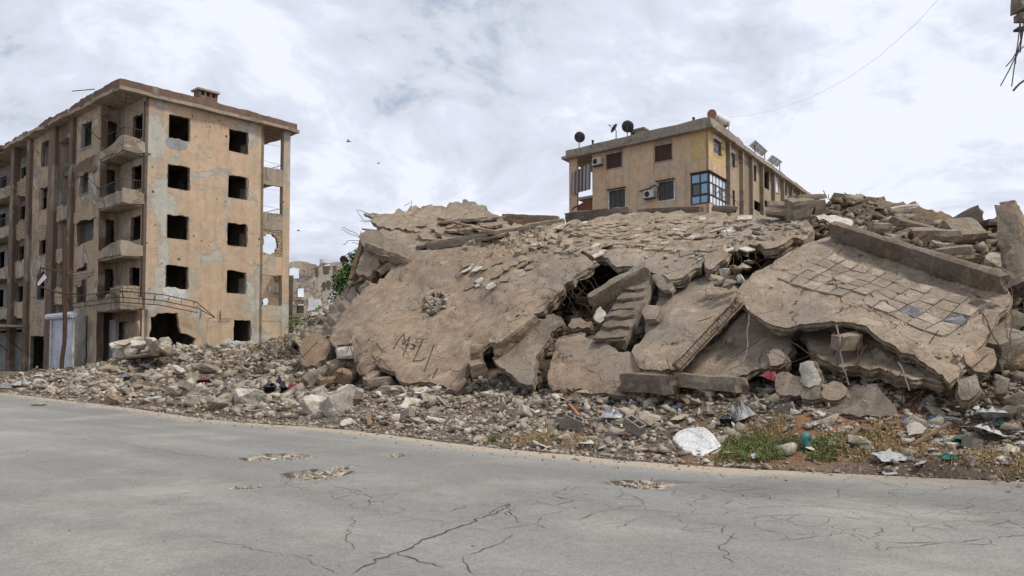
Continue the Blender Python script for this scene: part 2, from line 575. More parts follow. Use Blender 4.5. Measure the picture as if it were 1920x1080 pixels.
# ------------------------------------------------------------------ stone templates
def hull_mesh(seed, npts, flat=1.0, sub=0, amp=.08):
    rr = random.Random(seed); bm = bmesh.new()
    for _ in range(npts):
        v = Vector((rr.uniform(-1, 1), rr.uniform(-1, 1), rr.uniform(-1, 1)))
        m_ = max(abs(v.x), abs(v.y), abs(v.z)); v = v / m_ * (0.5 if rr.random() < .7 else rr.uniform(.34, .5))
        v = v.lerp(v.normalized() * .5, rr.uniform(0, .22))
        v.x *= 1 + .35 * v.z * 2 * (seed % 3 - 1)
        bm.verts.new((v.x, v.y, v.z * flat))
    r = bmesh.ops.convex_hull(bm, input=bm.verts[:])
    bmesh.ops.delete(bm, geom=[e for e in r['geom_interior'] if isinstance(e, bmesh.types.BMVert)], context='VERTS')
    loose = [v for v in bm.verts if not v.link_faces]
    bmesh.ops.delete(bm, geom=loose, context='VERTS')
    bmesh.ops.dissolve_limit(bm, angle_limit=R(14), verts=bm.verts[:], edges=bm.edges[:])
    if sub:
        bmesh.ops.bevel(bm, geom=bm.edges[:], offset=.016, segments=1, affect='EDGES')
        bmesh.ops.triangulate(bm, faces=bm.faces[:])
        for _ in range(sub):
            long_ = [e for e in bm.edges if e.calc_length() > .12]
            bmesh.ops.subdivide_edges(bm, edges=long_, cuts=1)
            bmesh.ops.triangulate(bm, faces=bm.faces[:])
        bm.normal_update()
        for v in bm.verts:
            q = v.co + Vector((seed, 0, 0))
            v.co += v.normal * amp * (fbm(q, 2.2, 4) + .4 * fbm(q, 8, 2))
    else:
        bmesh.ops.triangulate(bm, faces=bm.faces[:])
    me = bpy.data.meshes.new('stone'); bm.to_mesh(me); bm.free()
    return me


CH = [hull_mesh(s, 8 + s % 6, [1, .75, .5, .85][s % 4], 2) for s in range(18)]
LOW = []
for s in range(14):
    me = hull_mesh(100 + s, 7 + s % 4, [1, .7, .4, .8][s % 4], 0)
    V = np.array([v.co[:] for v in me.vertices]); F = np.array([p.vertices[:] for p in me.polygons])
    LOW.append((V, F)); bpy.data.meshes.remove(me)


def rot_random(n, tilt=math.pi):
    a = rng.uniform(0, 2 * math.pi, n); b = rng.uniform(-tilt, tilt, n); c = rng.uniform(-tilt, tilt, n)
    out = np.empty((n, 3, 3))
    for i in range(n): out[i] = np.array((Matrix.Rotation(a[i], 3, 'Z') @ Matrix.Rotation(b[i], 3, 'X') @ Matrix.Rotation(c[i], 3, 'Y')))
    return out


def stone_cloud(name, pts, sizes, mat, tilt=.6, **k):
    """countless small stones as one object"""
    n = len(pts); Rm = rot_random(n, tilt); VV = []; FF = []; b = 0
    for i in range(n):
        V, F = LOW[rng.integers(len(LOW))]
        s = sizes[i] * np.array([rng.uniform(.7, 1.25), rng.uniform(.6, 1.1), rng.uniform(.5, .95)])
        v = (V * s) @ Rm[i].T + np.array(pts[i])
        VV.append(v); FF.append(F + b); b += len(v)
    V = np.concatenate(VV); F = np.concatenate(FF)
    me = bpy.data.meshes.new(name); me.vertices.add(len(V)); me.vertices.foreach_set('co', V.ravel())
    me.loops.add(F.size); me.loops.foreach_set('vertex_index', F.ravel().astype(np.int32))
    me.polygons.add(len(F)); me.polygons.foreach_set('loop_start', np.arange(0, F.size, 3, dtype=np.int32))
    me.materials.append(mat); me.update(calc_edges=True); me.validate()
    o = bpy.data.objects.new(name, me); COL.objects.link(o)
    return props(o, kind='stuff', **k)


_tinted = {}


def chunk(name, loc, size, mat, rot=None, mi=None, rnd=random, **k):
    """one loose lump; size = (x, y, z) metres"""
    i = rnd.randrange(len(CH)) if mi is None else mi
    key = (i, mat.name)
    if key not in _tinted:
        me = CH[i].copy(); me.materials.clear(); me.materials.append(mat); _tinted[key] = me
    o = bpy.data.objects.new(name, _tinted[key]); COL.objects.link(o)
    o.location = loc; o.scale = size
    o.rotation_euler = rot if rot is not None else (rnd.uniform(-.5, .5), rnd.uniform(-.5, .5), rnd.uniform(0, 6.28))
    return props(o, **k)

# ================================================================== GROUND AND ROAD
M_GROUND = concrete('dusty_ground', (.34, .27, .195), (.28, .215, .15), dirt=(.22, .16, .11), pits=False, scale=.8)
mb = MB(); g_ = 700
mb.add([(-g_, -60, -.24), (g_, -60, -.24), (g_, g_, -.24), (-g_, g_, -.24)], [(0, 1, 2, 3)])
mb.build('ground', M_GROUND, kind='structure')

HOLES = [((520, 858), .56, .5, .06), ((596, 890), .42, .5, .075), ((739, 855), .2, .25, .05), ((1203, 908), .42, .4, .06), ((642, 878), .16, .2, .045), ((86 * .52 + 412, 916), .18, .09, .02)]
HC = [(Pg(*h[0]), h[1], h[2], h[3]) for h in HOLES]


def road_mat():
    m, t, b = new_mat('asphalt', .92); g = geo(t); p = g.outputs['Position']
    along = t.vmath('DOT_PRODUCT', p, tuple(V2)); across = t.vmath('DOT_PRODUCT', p, tuple(U2))
    st = t.comb(t.math('MULTIPLY', along, .12), t.math('MULTIPLY', across, 1.0), 0.0)
    n0 = t.noise(st, .55, 5, .6, .3)
    n1 = t.noise(p, .35, 5, .6); n2 = t.noise(p, 6, 6, .7); n3 = t.noise(p, 90, 3, .8); v = t.voro(p, 30)
    col = t.mix(t.mapr(n0, .36, .64), (.185, .181, .17), (.252, .246, .23))
    col = t.mix(t.mapr(n1, .5, .68, 0, .45), col, (.40, .365, .32))
    # dust lies along the rubble side of the carriageway, oily wheel track beside it
    ea = t.n.new('ShaderNodeAttribute'); ea.attribute_name = 'edge'
    wv = t.math('ADD', ea.outputs['Fac'], t.math('MULTIPLY', t.math('SUBTRACT', t.noise(st, 1.1, 5, .7), .5), 1.3))
    tr = t.math('MULTIPLY', t.mapr(t.math('ABSOLUTE', t.math('SUBTRACT', wv, 1.9)), .2, .9, 1, 0), t.mapr(t.noise(st, .9, 4, .6), .35, .6, .2, 1))
    col = t.mix(t.math('MULTIPLY', tr, .55), col, (.165, .16, .15))
    du = t.mapr(wv, .95, .35, 0, 1)
    col = t.mix(t.math('MULTIPLY', du, .85), col, (.40, .33, .255))
    col = t.mix(1.0, col, t.ramp(n2, [(.3, .9), (.5, 1.0), (.75, 1.08)]), 'MULTIPLY')
    col = t.mix(1.0, col, t.ramp(n3, [(.3, .72), (.5, 1.0), (.7, 1.2)]), 'MULTIPLY')
    n4 = t.noise(p, 38, 2, .75)
    col = t.mix(1.0, col, t.ramp(n4, [(.35, .8), (.5, 1.0), (.65, 1.13)]), 'MULTIPLY')
    sp = t.math('MULTIPLY', t.mapr(v, .12, .04, 0, 1), t.mapr(t.noise(p, 9, 2), .5, .6))
    col = t.mix(t.math('MULTIPLY', sp, .45), col, (.08, .075, .07))
    st2 = t.mapr(t.noise(p, 2.4, 5, .75), .6, .68, 0, .4)
    col = t.mix(st2, col, (.15, .14, .13))
    at = t.n.new('ShaderNodeAttribute'); at.attribute_name = 'hole'
    hn = t.noise(p, 9, 5, .75)
    hm = t.mapr(t.math('ADD', at.outputs['Fac'], t.math('MULTIPLY', t.math('SUBTRACT', hn, .5), .7)), .42, .5, 0, 1)
    hc = t.ramp(t.noise(p, 10, 5, .8), [(.40, (.07, .052, .038)), (.47, (.28, .22, .165)), (.56, (.50, .44, .36))])
    col = t.mix(hm, col, hc)
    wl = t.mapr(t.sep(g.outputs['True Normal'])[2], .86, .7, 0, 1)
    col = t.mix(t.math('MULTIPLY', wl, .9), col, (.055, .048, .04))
    t.put(b.inputs['Base Color'], col)
    hh = t.math('ADD', t.math('ADD', t.math('MULTIPLY', n3, .25), t.math('MULTIPLY', n2, .2)), t.math('MULTIPLY', t.math('MULTIPLY', hn, hm), 5.0))
    t.put(b.inputs['Normal'], t.bump(hh, .35, .03))
    return m


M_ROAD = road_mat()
EDGE = [Pg(*q) for q in ((-900, 690), (-300, 714), (0, 736), (100, 748), (200, 759), (400, 788), (650, 806), (900, 838), (1150, 862), (1400, 880), (1600, 890), (1920, 905), (2400, 925), (3200, 950))]
EW = sorted([(tw(e)[0], tw(e)[1]) for e in EDGE])
et = [e[0] for e in EW]; ew = [e[1] for e in EW]


def road_w(t): return float(np.interp(t, et, ew)) + .12 * mnoise.noise(Vector((t * .9, 0, 3))) + .06 * mnoise.noise(Vector((t * 3.7, 0, 3)))


def TW(t, w, z=0.0): return Vector((O3.x - V2.x * t + U2.x * w, O3.y - V2.y * t + U2.y * w, z))


def hole_depth(x, y):
    d = 0; a = 0
    for c, rx, ry, dp in HC:
        dx, dy = x - c.x, y - c.y
        r = math.hypot(dx / rx, dy / ry) + .35 * mnoise.noise(Vector((x * 2.6, y * 2.6, 1))) + .18 * mnoise.noise(Vector((x * 8, y * 8, 1)))
        k = max(0.0, min(1.0, (1.1 - r) / .12)); d = max(d, k * dp * (1 + .5 * mnoise.noise(Vector((x * 9, y * 9, 0))))); a = max(a, max(0, min(1, (1.25 - r) / .4)))
    return d, a


def build_road():
    ts = list(np.arange(-170, -20, 5.0)) + list(np.arange(-20, 22, 1.0)) + list(np.arange(22, 41, .09)) + list(np.arange(41, 60, .5)) + [70, 90, 130]
    ws = list(np.linspace(0, 1, 5) ** 1) + []
    vs = []; at = []; eo = []
    offs = [0, .05, .15, .4, .8, 1.2] + list(np.arange(1.6, 8.4, .09)) + [8.8, 9.5, 10.5, 12, 14, 17, 21]
    for t in ts:
        w0 = road_w(t)
        for o in offs:
            p = TW(t, w0 - o, .012 - (.012 if o == 0 else 0)); eo.append(o)
            d, a = hole_depth(p.x, p.y)
            p.z -= d; p.z += .012 * mnoise.noise(Vector((p.x * .5, p.y * .5, 0)))
            vs.append(p); at.append(a)
    n = len(offs); fs = []
    for i in range(len(ts) - 1):
        for j in range(n - 1):
            a = i * n + j; fs.append((a, a + n, a + n + 1, a + 1))
    # faces must look upwards
    if (vs[n] - vs[0]).cross(vs[1] - vs[0]).z < 0: fs = [f[::-1] for f in fs]
    o = mesh_obj('road', vs, fs, M_ROAD, smooth=True); o['kind'] = 'structure'
    B = o.data.attributes.new('edge', 'FLOAT', 'POINT'); B.data.foreach_set('value', eo)
    A = o.data.attributes.new('hole', 'FLOAT', 'POINT'); A.data.foreach_set('value', at)


build_road()

# cracks: thin ragged strips of dirt lying in the asphalt
M_CRACK = plain('crack_dirt', (.085, .07, .055), .95, 0, .3, 30)
M_CRACK2 = plain('hairline_dirt', (.10, .085, .068), .95, 0, .3, 30)


def crack(mb, pix, width, jit=.05, mi=0, rr=random.Random(3)):
    pts = [Pg(*q) for q in pix]; out = []
    for a, b in zip(pts, pts[1:]):
        L = (b - a).length; k = max(1, int(L / .06)); nr = Vector((-(b - a).y, (b - a).x, 0)).normalized()
        for j in range(k):
            q = a.lerp(b, j / k); e = jit * (1 if j else .3)
            out.append(q + nr * (e * 1.2 * mnoise.noise(q * 2.3) + e * .8 * (mnoise.cell(q * 6) - .5) + e * .5 * mnoise.noise(q * 17)))
    out.append(pts[-1]); n = len(out); vs = []; fs = []
    for i, q in enumerate(out):
        d = (out[min(i + 1, n - 1)] - out[max(i - 1, 0)]).normalized(); nr = Vector((-d.y, d.x, 0))
        tp = min(1, min(i, n - 1 - i) / 3 + .25)
        wd = width * tp * (.3 + 1.5 * abs(mnoise.noise(q * 4.1)) + .5 * rr.random())
        z = .0175 + .012 * mnoise.noise(Vector((q.x * .5, q.y * .5, 0)))
        for s_ in (-1, 1):
            v = q + nr * (s_ * wd); v.z = z; vs.append(v)
        if i: k = 2 * i; fs.append((k - 2, k - 1, k + 1, k))
    if fs and (vs[1] - vs[0]).cross(vs[2] - vs[0]).z < 0: pass
    mb.add(vs, fs, mi)


mb = MB(); rc = random.Random(11)
main = [[(660, 1080), (700, 1052), (745, 1040), (790, 1015), (830, 1003), (868, 987), (905, 970), (940, 955), (955, 945)],
        [(745, 1040), (780, 1052), (830, 1066)], [(725, 1042), (690, 1040)], [(868, 1046), (876, 1060), (890, 1080)],
        [(868, 1046), (905, 1032), (945, 1018), (958, 1002)], [(800, 1007), (830, 1007)],
        [(955, 945), (925, 965), (905, 972)], [(955, 945), (962, 958), (970, 980), (990, 982)]]
for c in main[:3]: crack(mb, c, .0085, .04)
for c in main[3:]: crack(mb, c, .0055, .04)
for c in ([(665, 970), (669, 990), (663, 1035)], [(400, 1015), (470, 1030), (560, 1050), (640, 1078)], [(0, 905), (200, 893), (330, 884)], [(60, 870), (180, 862), (300, 856)], [(1390, 1000), (1350, 1030), (1380, 1060)],
          [(1640, 985), (1660, 1000), (1630, 1015)], [(1400, 955), (1490, 948), (1600, 955), (1720, 975), (1920, 985)], [(620, 912), (660, 920), (700, 935), (690, 955)],
          [(0, 850), (150, 842), (260, 850)], [(20, 800), (180, 822), (330, 850), (480, 868)]):
    crack(mb, c, .004, .05, 1)
# crazed network in the middle of the carriageway
nodes = []
for i in range(1500):
    u_ = rc.random(); x = 520 + 1420 * u_ ** .8
    yc = (900 + (x - 520) * .28 if x < 760 else 967 - (x - 760) * .012 + (6 if x > 1500 else 0))
    sp_ = 13 if x < 760 else 11 + 14 * min(1, (x - 760) / 900)
    y = yc + rc.gauss(0, sp_)
    if y < 882: continue
    q = Pg(x, y)
    if min([(b_ - q).length for b_ in [n_[1] for n_ in nodes]] or [9]) < .3: continue
    nodes.append(((x, y), q))
npt = [n_[1] for n_ in nodes]; nodes = [n_[0] for n_ in nodes]
for i, a in enumerate(nodes):
    nb = sorted(((npt[j] - npt[i]).length, j) for j in range(len(nodes)) if j != i)[:4]
    for kq, (d, j) in enumerate(nb):
        if (j > i and rc.random() < (.95 if kq < 3 else .4)) and d < 1.1:
            crack(mb, [a, ((a[0] + nodes[j][0]) / 2 + rc.uniform(-4, 4), (a[1] + nodes[j][1]) / 2 + rc.uniform(-1.5, 1.5)), nodes[j]], rc.choice((.0026, .0034, .0044, .006)), .04, 1, rc)
mb.build('road_cracks', [M_CRACK, M_CRACK2], kind='structure')

# ================================================================== RUBBLE HEAP CORE
ctl = []
for t in (-12, -6, 0, 6, 12, 18, 24, 30, 36, 42, 48, 54):
    w0 = road_w(t); ctl += [(t, w0 + .1, 0), (t, w0 + .8, .22)]
prof = [(-5.6, .42), (-4.6, .8), (-3.2, 1.15), (-1.5, 1.9), (.8, 3.5), (3, 5.0), (5, 5.9), (8, 5.5), (12, 3)]
for t in (23, 27, 31, 35, 39):
    for w, z in prof:
        ctl.append((t, w, z + (.3 if t > 37 and w > 4 else 0)))
for q, w in (((60, 702), -3), ((180, 692), -2), ((250, 668), -.5), ((310, 656), -.2), ((230, 700), -3), ((320, 703), -4), ((200, 728), -5), ((400, 672), .4), ((455, 655), 2), ((520, 646), 4),
             ((350, 722), -4), ((500, 722), -3.6), ((450, 762), -6.2), ((520, 690), -1), ((560, 632), 2), ((600, 594), 2.5), ((640, 556), 3), ((690, 508), 3.4), ((600, 720), -3.6), ((620, 680), -2), ((750, 450), 5), ((850, 430), 6),
             ((1600, 394), 6), ((1700, 430), 4.5), ((1660, 440), 2), ((1850, 440), 5), ((1800, 480), 2.5), ((1900, 500), 1.5), ((1870, 540), .5), ((1905, 580), -.8), ((1900, 650), -2.8), ((1905, 720), -3.9), ((1900, 790), -4.8), ((2100, 560), 0), ((2100, 420), 5)):
    p = Pw(q[0], q[1], w); t_, w_2 = tw(p); ctl.append((t_, w_2, p.z))
ctl += [(-6, -1, .9), (-12, -1, .5), (-6, -4, .4), (60, 5, 5), (60, 0, 3), (60, -3, 1.5), (12, 12, 1.5), (18, 14, 1.5), (6, 9, 1.2), (48, 12, 3), (54, 12, 3)]
_H = tps([(c[0], c[1]) for c in ctl], [c[2] for c in ctl], .0015)


def heights(T, W):
    T = np.asarray(T); W = np.asarray(W)
    z = _H(np.stack([T, W], 1))
    ed = np.interp(T, et, ew)
    z = np.minimum(z, np.maximum(0, (W - ed)) * .75 + .0)
    return np.where(W < ed + .05, -.08, np.maximum(z, -.05))


TT = np.arange(-14, 58, .22); WW = np.arange(-8.6, 15, .22)
gt, gw = np.meshgrid(TT, WW, indexing='ij')
zz = heights(gt.ravel(), gw.ravel())
vs = []
for t, w, z in zip(gt.ravel(), gw.ravel(), zz):
    p = TW(t, w, z)
    k = min(1, max(0, z / .5))
    p.z += k * (.28 * fbm(p, .55, 5) + .08 * fbm(p, 2.5, 4)) + (.02 if 0 < z < .3 else 0)
    vs.append(p)
n = len(WW); fs = []
for i in range(len(TT) - 1):
    for j in range(n - 1):
        a = i * n + j
        if max(vs[a].z, vs[a + n].z, vs[a + 1].z, vs[a + n + 1].z) < -.04: continue
        # the heap does not run through the standing block
        if -14 <= TT[i] < -.1 and WW[j] > .4: continue
        fs.append((a, a + n, a + n + 1, a + 1))
if (vs[n] - vs[0]).cross(vs[1] - vs[0]).z < 0: fs = [f[::-1] for f in fs]
heap = mesh_obj('rubble_heap', vs, fs, M_CORE); props(heap, kind='structure')
from mathutils.bvhtree import BVHTree
_bvh = BVHTree.FromPolygons([tuple(v) for v in vs], fs)


def ground_z(x, y):
    h = _bvh.ray_cast(Vector((x, y, 40)), Vector((0, 0, -1)))
    return h[0].z if h[0] else 0.0


def hit(px, py, surf=None):
    """where the line of sight of a pixel meets the heap"""
    h = _bvh.ray_cast(Vector((0, 0, CAMZ)), ray(px, py).normalized())
    return h[0] if h[0] else None

# ================================================================== COLLAPSED SLABS AND BEAMS
G_SL = 'broken concrete slabs of the collapsed block'
G_BM = 'broken concrete beams in the heap'
SLM = [M_TAN, M_EDGE]

# the big sandy slab with writing on it
big = slab('slab_fragment', [(622, 640, -2.6), (631, 606, -1.7), (650, 582, -1.1), (669, 558, -.6), (700, 535, 0), (720, 522, .4), (745, 498, .8), (762, 482, 1.0), (790, 472, 1.2), (850, 468, 1.4), (930, 466, 1.4), (1010, 468, 1.2), (1079, 475, .6), (1120, 491, -.5),
                            (1100, 503, -.8), (1079, 516, -1.2), (1062, 528, -1.4), (1044, 551, -1.9), (1022, 570, -2.2), (1000, 580, -2.4), (984, 582, -2.5), (976, 574, -2.4), (962, 592, -2.7), (940, 620, -3.1), (915, 640, -3.3), (902, 648, -3.4), (880, 662, -3.6), (872, 688, -3.9), (862, 724, -4.3),
                            (830, 716, -4.4), (790, 714, -4.4), (748, 710, -4.5), (742, 695, -4.3), (722, 690, -4.2), (707, 672, -4.0), (703, 652, -3.7), (690, 640, -3.4), (672, 645, -3.3), (650, 646, -3.1)],
           .2, [M_TAN, M_EDGE], inner=[(800, 600, -1.75), (900, 560, -1.05), (1000, 520, -.45), (760, 560, -.75)], jag=.05, rough=.10, cell=.17, seed=1.3,
           label='huge tilted sandy slab with black letters sprayed near its foot, left half of the heap', cat='concrete slab', group=G_SL)

# black sprayed letters, thin paint strips following the slab
M_PAINT = plain('black_spray_paint', (.05, .043, .037), .8, 0, .5, 30)


def paint(strokes, S, mat, wpx, parent, name='sprayed_letter'):
    for st in strokes:
        vs = []; fs = []; pts = []
        for a, b in zip(st, st[1:]):
            k = max(2, int(math.hypot(b[0] - a[0], b[1] - a[1]) / 2.0))
            pts += [(a[0] + (b[0] - a[0]) * j / k, a[1] + (b[1] - a[1]) * j / k) for j in range(k)]
        pts.append(st[-1])
        dep = bvh_of(S.obj)
        for i, q in enumerate(pts):
            a = Vector(pts[max(i - 1, 0)]); b = Vector(pts[min(i + 1, len(pts) - 1)]); d = (b - a).normalized(); nr = Vector((-d.y, d.x))
            wd = wpx * (.75 + .5 * mnoise.noise(Vector((q[0] * .4, q[1] * .4, 0)))) * (.55 if i in (0, len(pts) - 1) else 1)
            for s_ in (-1, 1):
                e = Vector(q) + nr * s_ * wd
                h = dep.ray_cast(Vector((0, 0, CAMZ)), ray(e.x, e.y).normalized())[0]
                vs.append((h if h else S.at(e.x, e.y)) + S.nn * .007)
            if i: k = 2 * i; fs.append((k - 2, k - 1, k + 1, k))
        mesh_obj(name, vs, fs, mat, parent)


def bvh_of(o):
    return BVHTree.FromPolygons([tuple(v.co) for v in o.data.vertices], [tuple(p.vertices) for p in o.data.polygons])


X4 = lambda x, y: (540 + x / 4, 560 + y / 4)
letters = [[X4(790, 380), X4(830, 310), X4(872, 260), X4(874, 300), X4(855, 352), X4(885, 322), X4(917, 285), X4(890, 360), X4(862, 437)],
           [X4(925, 345), X4(962, 352), X4(938, 372), X4(915, 378), X4(950, 380)],
           [X4(1020, 295), X4(985, 370), X4(940, 470), X4(1000, 466), X4(1040, 440)],
           [X4(1096, 345), X4(1062, 440), X4(1022, 548)], [X4(1125, 520), X4(1085, 600)]]
paint(letters, big, M_PAINT, 1.5, big.obj)

# upper deck: the sagging tiled roof terrace
deck = slab('slab_fragment', [(792, 468, 1.9), (900, 452, 2.4), (1000, 433, 3.2), (1060, 420, 4.2), (1170, 402, 5.0), (1260, 398, 4.8), (1340, 399, 4.2), (1430, 402, 3.4), (1500, 412, 2.2), (1522, 420, 1.4), (1514, 440, .6), (1477, 449, .2), (1447, 464, -.2), (1425, 458, 0), (1404, 452, .1), (1370, 461, -.2), (1354, 482, -.7), (1335, 500, -1.1), (1322, 496, -1.0), (1317, 487, -.8), (1295, 500, -1.2), (1278, 512, -1.6), (1266, 517, -1.7), (1245, 511, -1.6), (1215, 503, -1.3), (1185, 494, -1.0), (1140, 484, -.3), (1092, 471, .5), (1072, 476, .45), (985, 486, .55), (938, 496, .6), (907, 498, .7), (868, 489, 1.1), (820, 487, 1.25)],
            .22, [M_SLAB, M_EDGE], inner=[(1200, 455, 1.4), (1300, 455, 1.0), (1100, 445, 2.2), (1400, 430, 1.3), (1000, 455, 2.2)], jag=.05, rough=.08, cell=.19, seed=4.1, wear=1,
            label='wide sagging roof terrace slab with loose tiles across the top of the heap', cat='concrete slab', group=G_SL)

# right slab with its laid tiles and parapet
rs = slab('slab_fragment', [(1388, 562, -3.1), (1384, 545, -2.7), (1395, 528, -2.3), (1430, 505, -1.8), (1462, 482, -1.3), (1500, 462, -.8), (1548, 440, -.2), (1585, 447, -.35), (1640, 462, -.6), (1730, 492, -1.2), (1820, 524, -1.8), (1892, 548, -2.3), (1893, 570, -2.7), (1872, 592, -3.1), (1850, 628, -3.6), (1822, 665, -4.2), (1800, 695, -4.7), (1782, 714, -5.0),
                            (1768, 700, -4.9), (1752, 690, -4.8), (1735, 676, -4.7), (1715, 664, -4.6), (1690, 660, -4.5), (1670, 645, -4.4), (1652, 632, -4.3), (1625, 614, -4.1), (1600, 604, -4.0), (1560, 602, -4.0), (1520, 604, -3.9), (1480, 612, -3.9), (1450, 606, -3.8), (1425, 592, -3.6), (1400, 576, -3.3)],
          .15, [M_SLAB, M_EDGE], inner=[(1600, 540, -2.45), (1750, 590, -3.1), (1500, 550, -2.7)], jag=.022, rough=.06, cell=.13, seed=8.2,
          label='large tilted terrace slab with rows of paving tiles in place, right half of heap', cat='concrete slab', group=G_SL)

M_TILE = concrete('terrace_tile', (.43, .355, .26), (.35, .285, .205), dirt=(.2, .15, .105), pale=(.5, .44, .37), tint=True, scale=1.6, pits=False)
M_TILE2 = concrete('dusty_tile', (.385, .32, .25), (.32, .265, .205), dirt=(.15, .115, .08), pale=(.44, .38, .3), tint=True, scale=1.6, pits=False, dirt_amt=.7)
M_BTILE = concrete('bluish_tile', (.30, .31, .325), (.14, .145, .155), dirt=(.06, .06, .06), pale=(.45, .46, .48), scale=4, pits=False)


def tiles(S, quad, nu, nv, thick, mats, parent, drop=.08, seed=1, name='tile_paving', gap=.035, special=(), keep=None, tilt=.012, snap=.3):
    rr = random.Random(seed); mb_ = MB(); bv = bvh_of(S.obj); c0 = Vector((0, 0, CAMZ))
    a, b, c, d = [Vector(q) for q in quad]

    # bilinear in space on the slab, so that rows keep their real size
    W3 = [bv.ray_cast(c0, ray(*q).normalized())[0] or S.at(*q) for q in quad]

    def sp(u, v):
        q = (W3[0] * (1 - u) + W3[1] * u) * (1 - v) + (W3[3] * (1 - u) + W3[2] * u) * v
        h = bv.ray_cast(q + S.nn * .6, -S.nn)
        return h[0] if h[0] else None
    for i in range(nu):
        for j in range(nv):
            if rr.random() < drop and (i, j) not in special: continue
            if keep and not keep((i + .5) / nu, (j + .5) / nv): continue
            cs = []
            for (x, y) in ((gap, gap), (1 - gap, gap), (1 - gap, 1 - gap), (gap, 1 - gap)):
                x += rr.uniform(-.025, .025); y += rr.uniform(-.025, .025)
                cs.append(sp((i + x) / nu, (j + y) / nv))
            if any(q is None for q in cs): continue
            if rr.random() < snap:                      # snapped corner
                k = rr.randrange(4); f = rr.uniform(.2, .6)
                m1 = cs[k].lerp(cs[k - 1], f); m2 = cs[k].lerp(cs[(k + 1) % 4], f); cs[k:k + 1] = [m1, m2]
            t_ = [q + S.nn * (thick + rr.uniform(-tilt, tilt) * 1.2) for q in cs]; m = len(cs)
            lo = [q - S.nn * .05 for q in cs]; off = rr.uniform(0, tilt)
            t_ = [q + S.nn * off for q in t_]
            fs = [tuple(range(m))] + [(k, k + m, (k + 1) % m + m, (k + 1) % m) for k in range(m)]
            if (t_[1] - t_[0]).cross(t_[2] - t_[0]).dot(S.nn) < 0: fs = [f[::-1] for f in fs]
            mb_.add(t_ + lo, fs, 1 if (i, j) in special else 0)
    return mb_.build(name, mats, parent)


tiles(rs, [(1457, 524), (1540, 466), (1852, 568), (1768, 634)], 5, 11, .03, [M_TILE2, M_BTILE], rs.obj, .05, 3, special=[(1, 8), (2, 10)], gap=.035, tilt=.012, snap=.15)
# screed border step of the tiled field
tiles(deck, [(1005, 462), (1130, 414), (1400, 404), (1380, 478)], 13, 20, .03, [M_TILE], deck.obj, .2, 5, tilt=.025, gap=.05,
      keep=lambda u, v: (mnoise.noise(Vector((u * 4, v * 4, 2))) > -.25))
tiles(deck, [(850, 486), (880, 456), (1110, 418), (1078, 472)], 8, 20, .04, [M_TILE], deck.obj, .3, 15, tilt=.09, gap=.06)

rough_box('parapet', Pw(1562, 441, -.3) + rs.nn * .14, Pw(1884, 549, -2.3) + rs.nn * .14, .2, .46, rs.nn, M_DARK, .03, parent=rs.obj)

rough_box('edge_rib', Pw(1784, 706, -4.75) - rs.nn * .3, Pw(1886, 572, -2.6) - rs.nn * .3, .3, .3, rs.nn, M_EDGE, .05, parent=rs.obj, seed=71)
rough_box('edge_rib', Pw(1640, 640, -4.15) - rs.nn * .26, Pw(1776, 706, -4.75) - rs.nn * .26, .25, .2, rs.nn, M_GREY, .05, parent=rs.obj, seed=72)
# parapet along the rear edge of the deck
S_up = Vector((.1, -.25, 1))
rough_box('beam_fragment', Pw(802, 462, 1.9), Pw(995, 431, 3.5), .3, .36, S_up, M_GREY, .03, seed=2, label='long straight parapet beam lying across the upper left of the tiled terrace', cat='concrete beam', group=G_BM)
rough_box('beam_fragment', Pw(985, 428, 3.6), Pw(1058, 416, 4.6), .3, .3, S_up, M_GREY, .04, seed=3, label='short parapet beam continuing the long one towards the inhabited block', cat='concrete beam', group=G_BM)
rough_box('beam_fragment', Pw(1062, 409, 5.2), Pw(1182, 397, 5.5), .3, .42, S_up, M_DARK, .04, seed=4, label='dark kerb like beam on the crest below the balcony of the inhabited block', cat='concrete beam', group=G_BM)
rough_box('beam_fragment', Pw(1198, 397, 5.4), Pw(1315, 392, 4.9), .25, .2, S_up, M_DARK, .02, seed=5, label='thin dark beam on the crest below the blue glazed bay', cat='concrete beam', group=G_BM)
rough_box('beam_fragment', Pw(1340, 391, 4.6), Pw(1378, 393, 4.3), .25, .22, S_up, M_DARK, .03, seed=6, label='stub of dark beam on the crest right of the glazed bay', cat='concrete beam', group=G_BM)
rough_box('wall_fragment', Pw(943, 412, 7), Pw(1046, 417, 7.4), .2, .55, Z3, M_BROWN, .02, seed=7, label='low brown length of parapet wall on the crest between the peak and the inhabited block', cat='wall fragment')

# slabs caught underneath
slab('slab_fragment', [(1183, 656, -3.6), (1199, 640, -3.3), (1212, 620, -3.0), (1211, 600, -2.6), (1228, 575, -2.1), (1236, 548, -1.5), (1228, 525, -.9), (1235, 508, -.5), (1290, 508, -.6), (1345, 512, -.8), (1380, 540, -1.5), (1392, 565, -2.2), (1330, 620, -3.2), (1262, 692, -4.1), (1231, 692, -4.1), (1199, 688, -4.0), (1190, 668, -3.8)], .16,
     [M_SLAB, M_EDGE], jag=.05, rough=.06, cell=.15, seed=2.2, label='smooth light slab leaning behind the stirrup beam, centre of the heap', cat='concrete slab', group=G_SL)
slab('slab_fragment', [(1262, 698, -3.9), (1300, 650, -3.2), (1345, 600, -2.4), (1385, 560, -1.7), (1440, 580, -2.0), (1492, 602, -2.3), (1482, 640, -3.4), (1470, 668, -3.7), (1445, 688, -3.95), (1400, 700, -4.05), (1330, 702, -4.0)], .18,
     [M_SLAB, M_EDGE], jag=.05, rough=.06, cell=.15, seed=3.7, label='slab with a broken foot between the stirrup beam and the tiled slab', cat='concrete slab', group=G_SL)
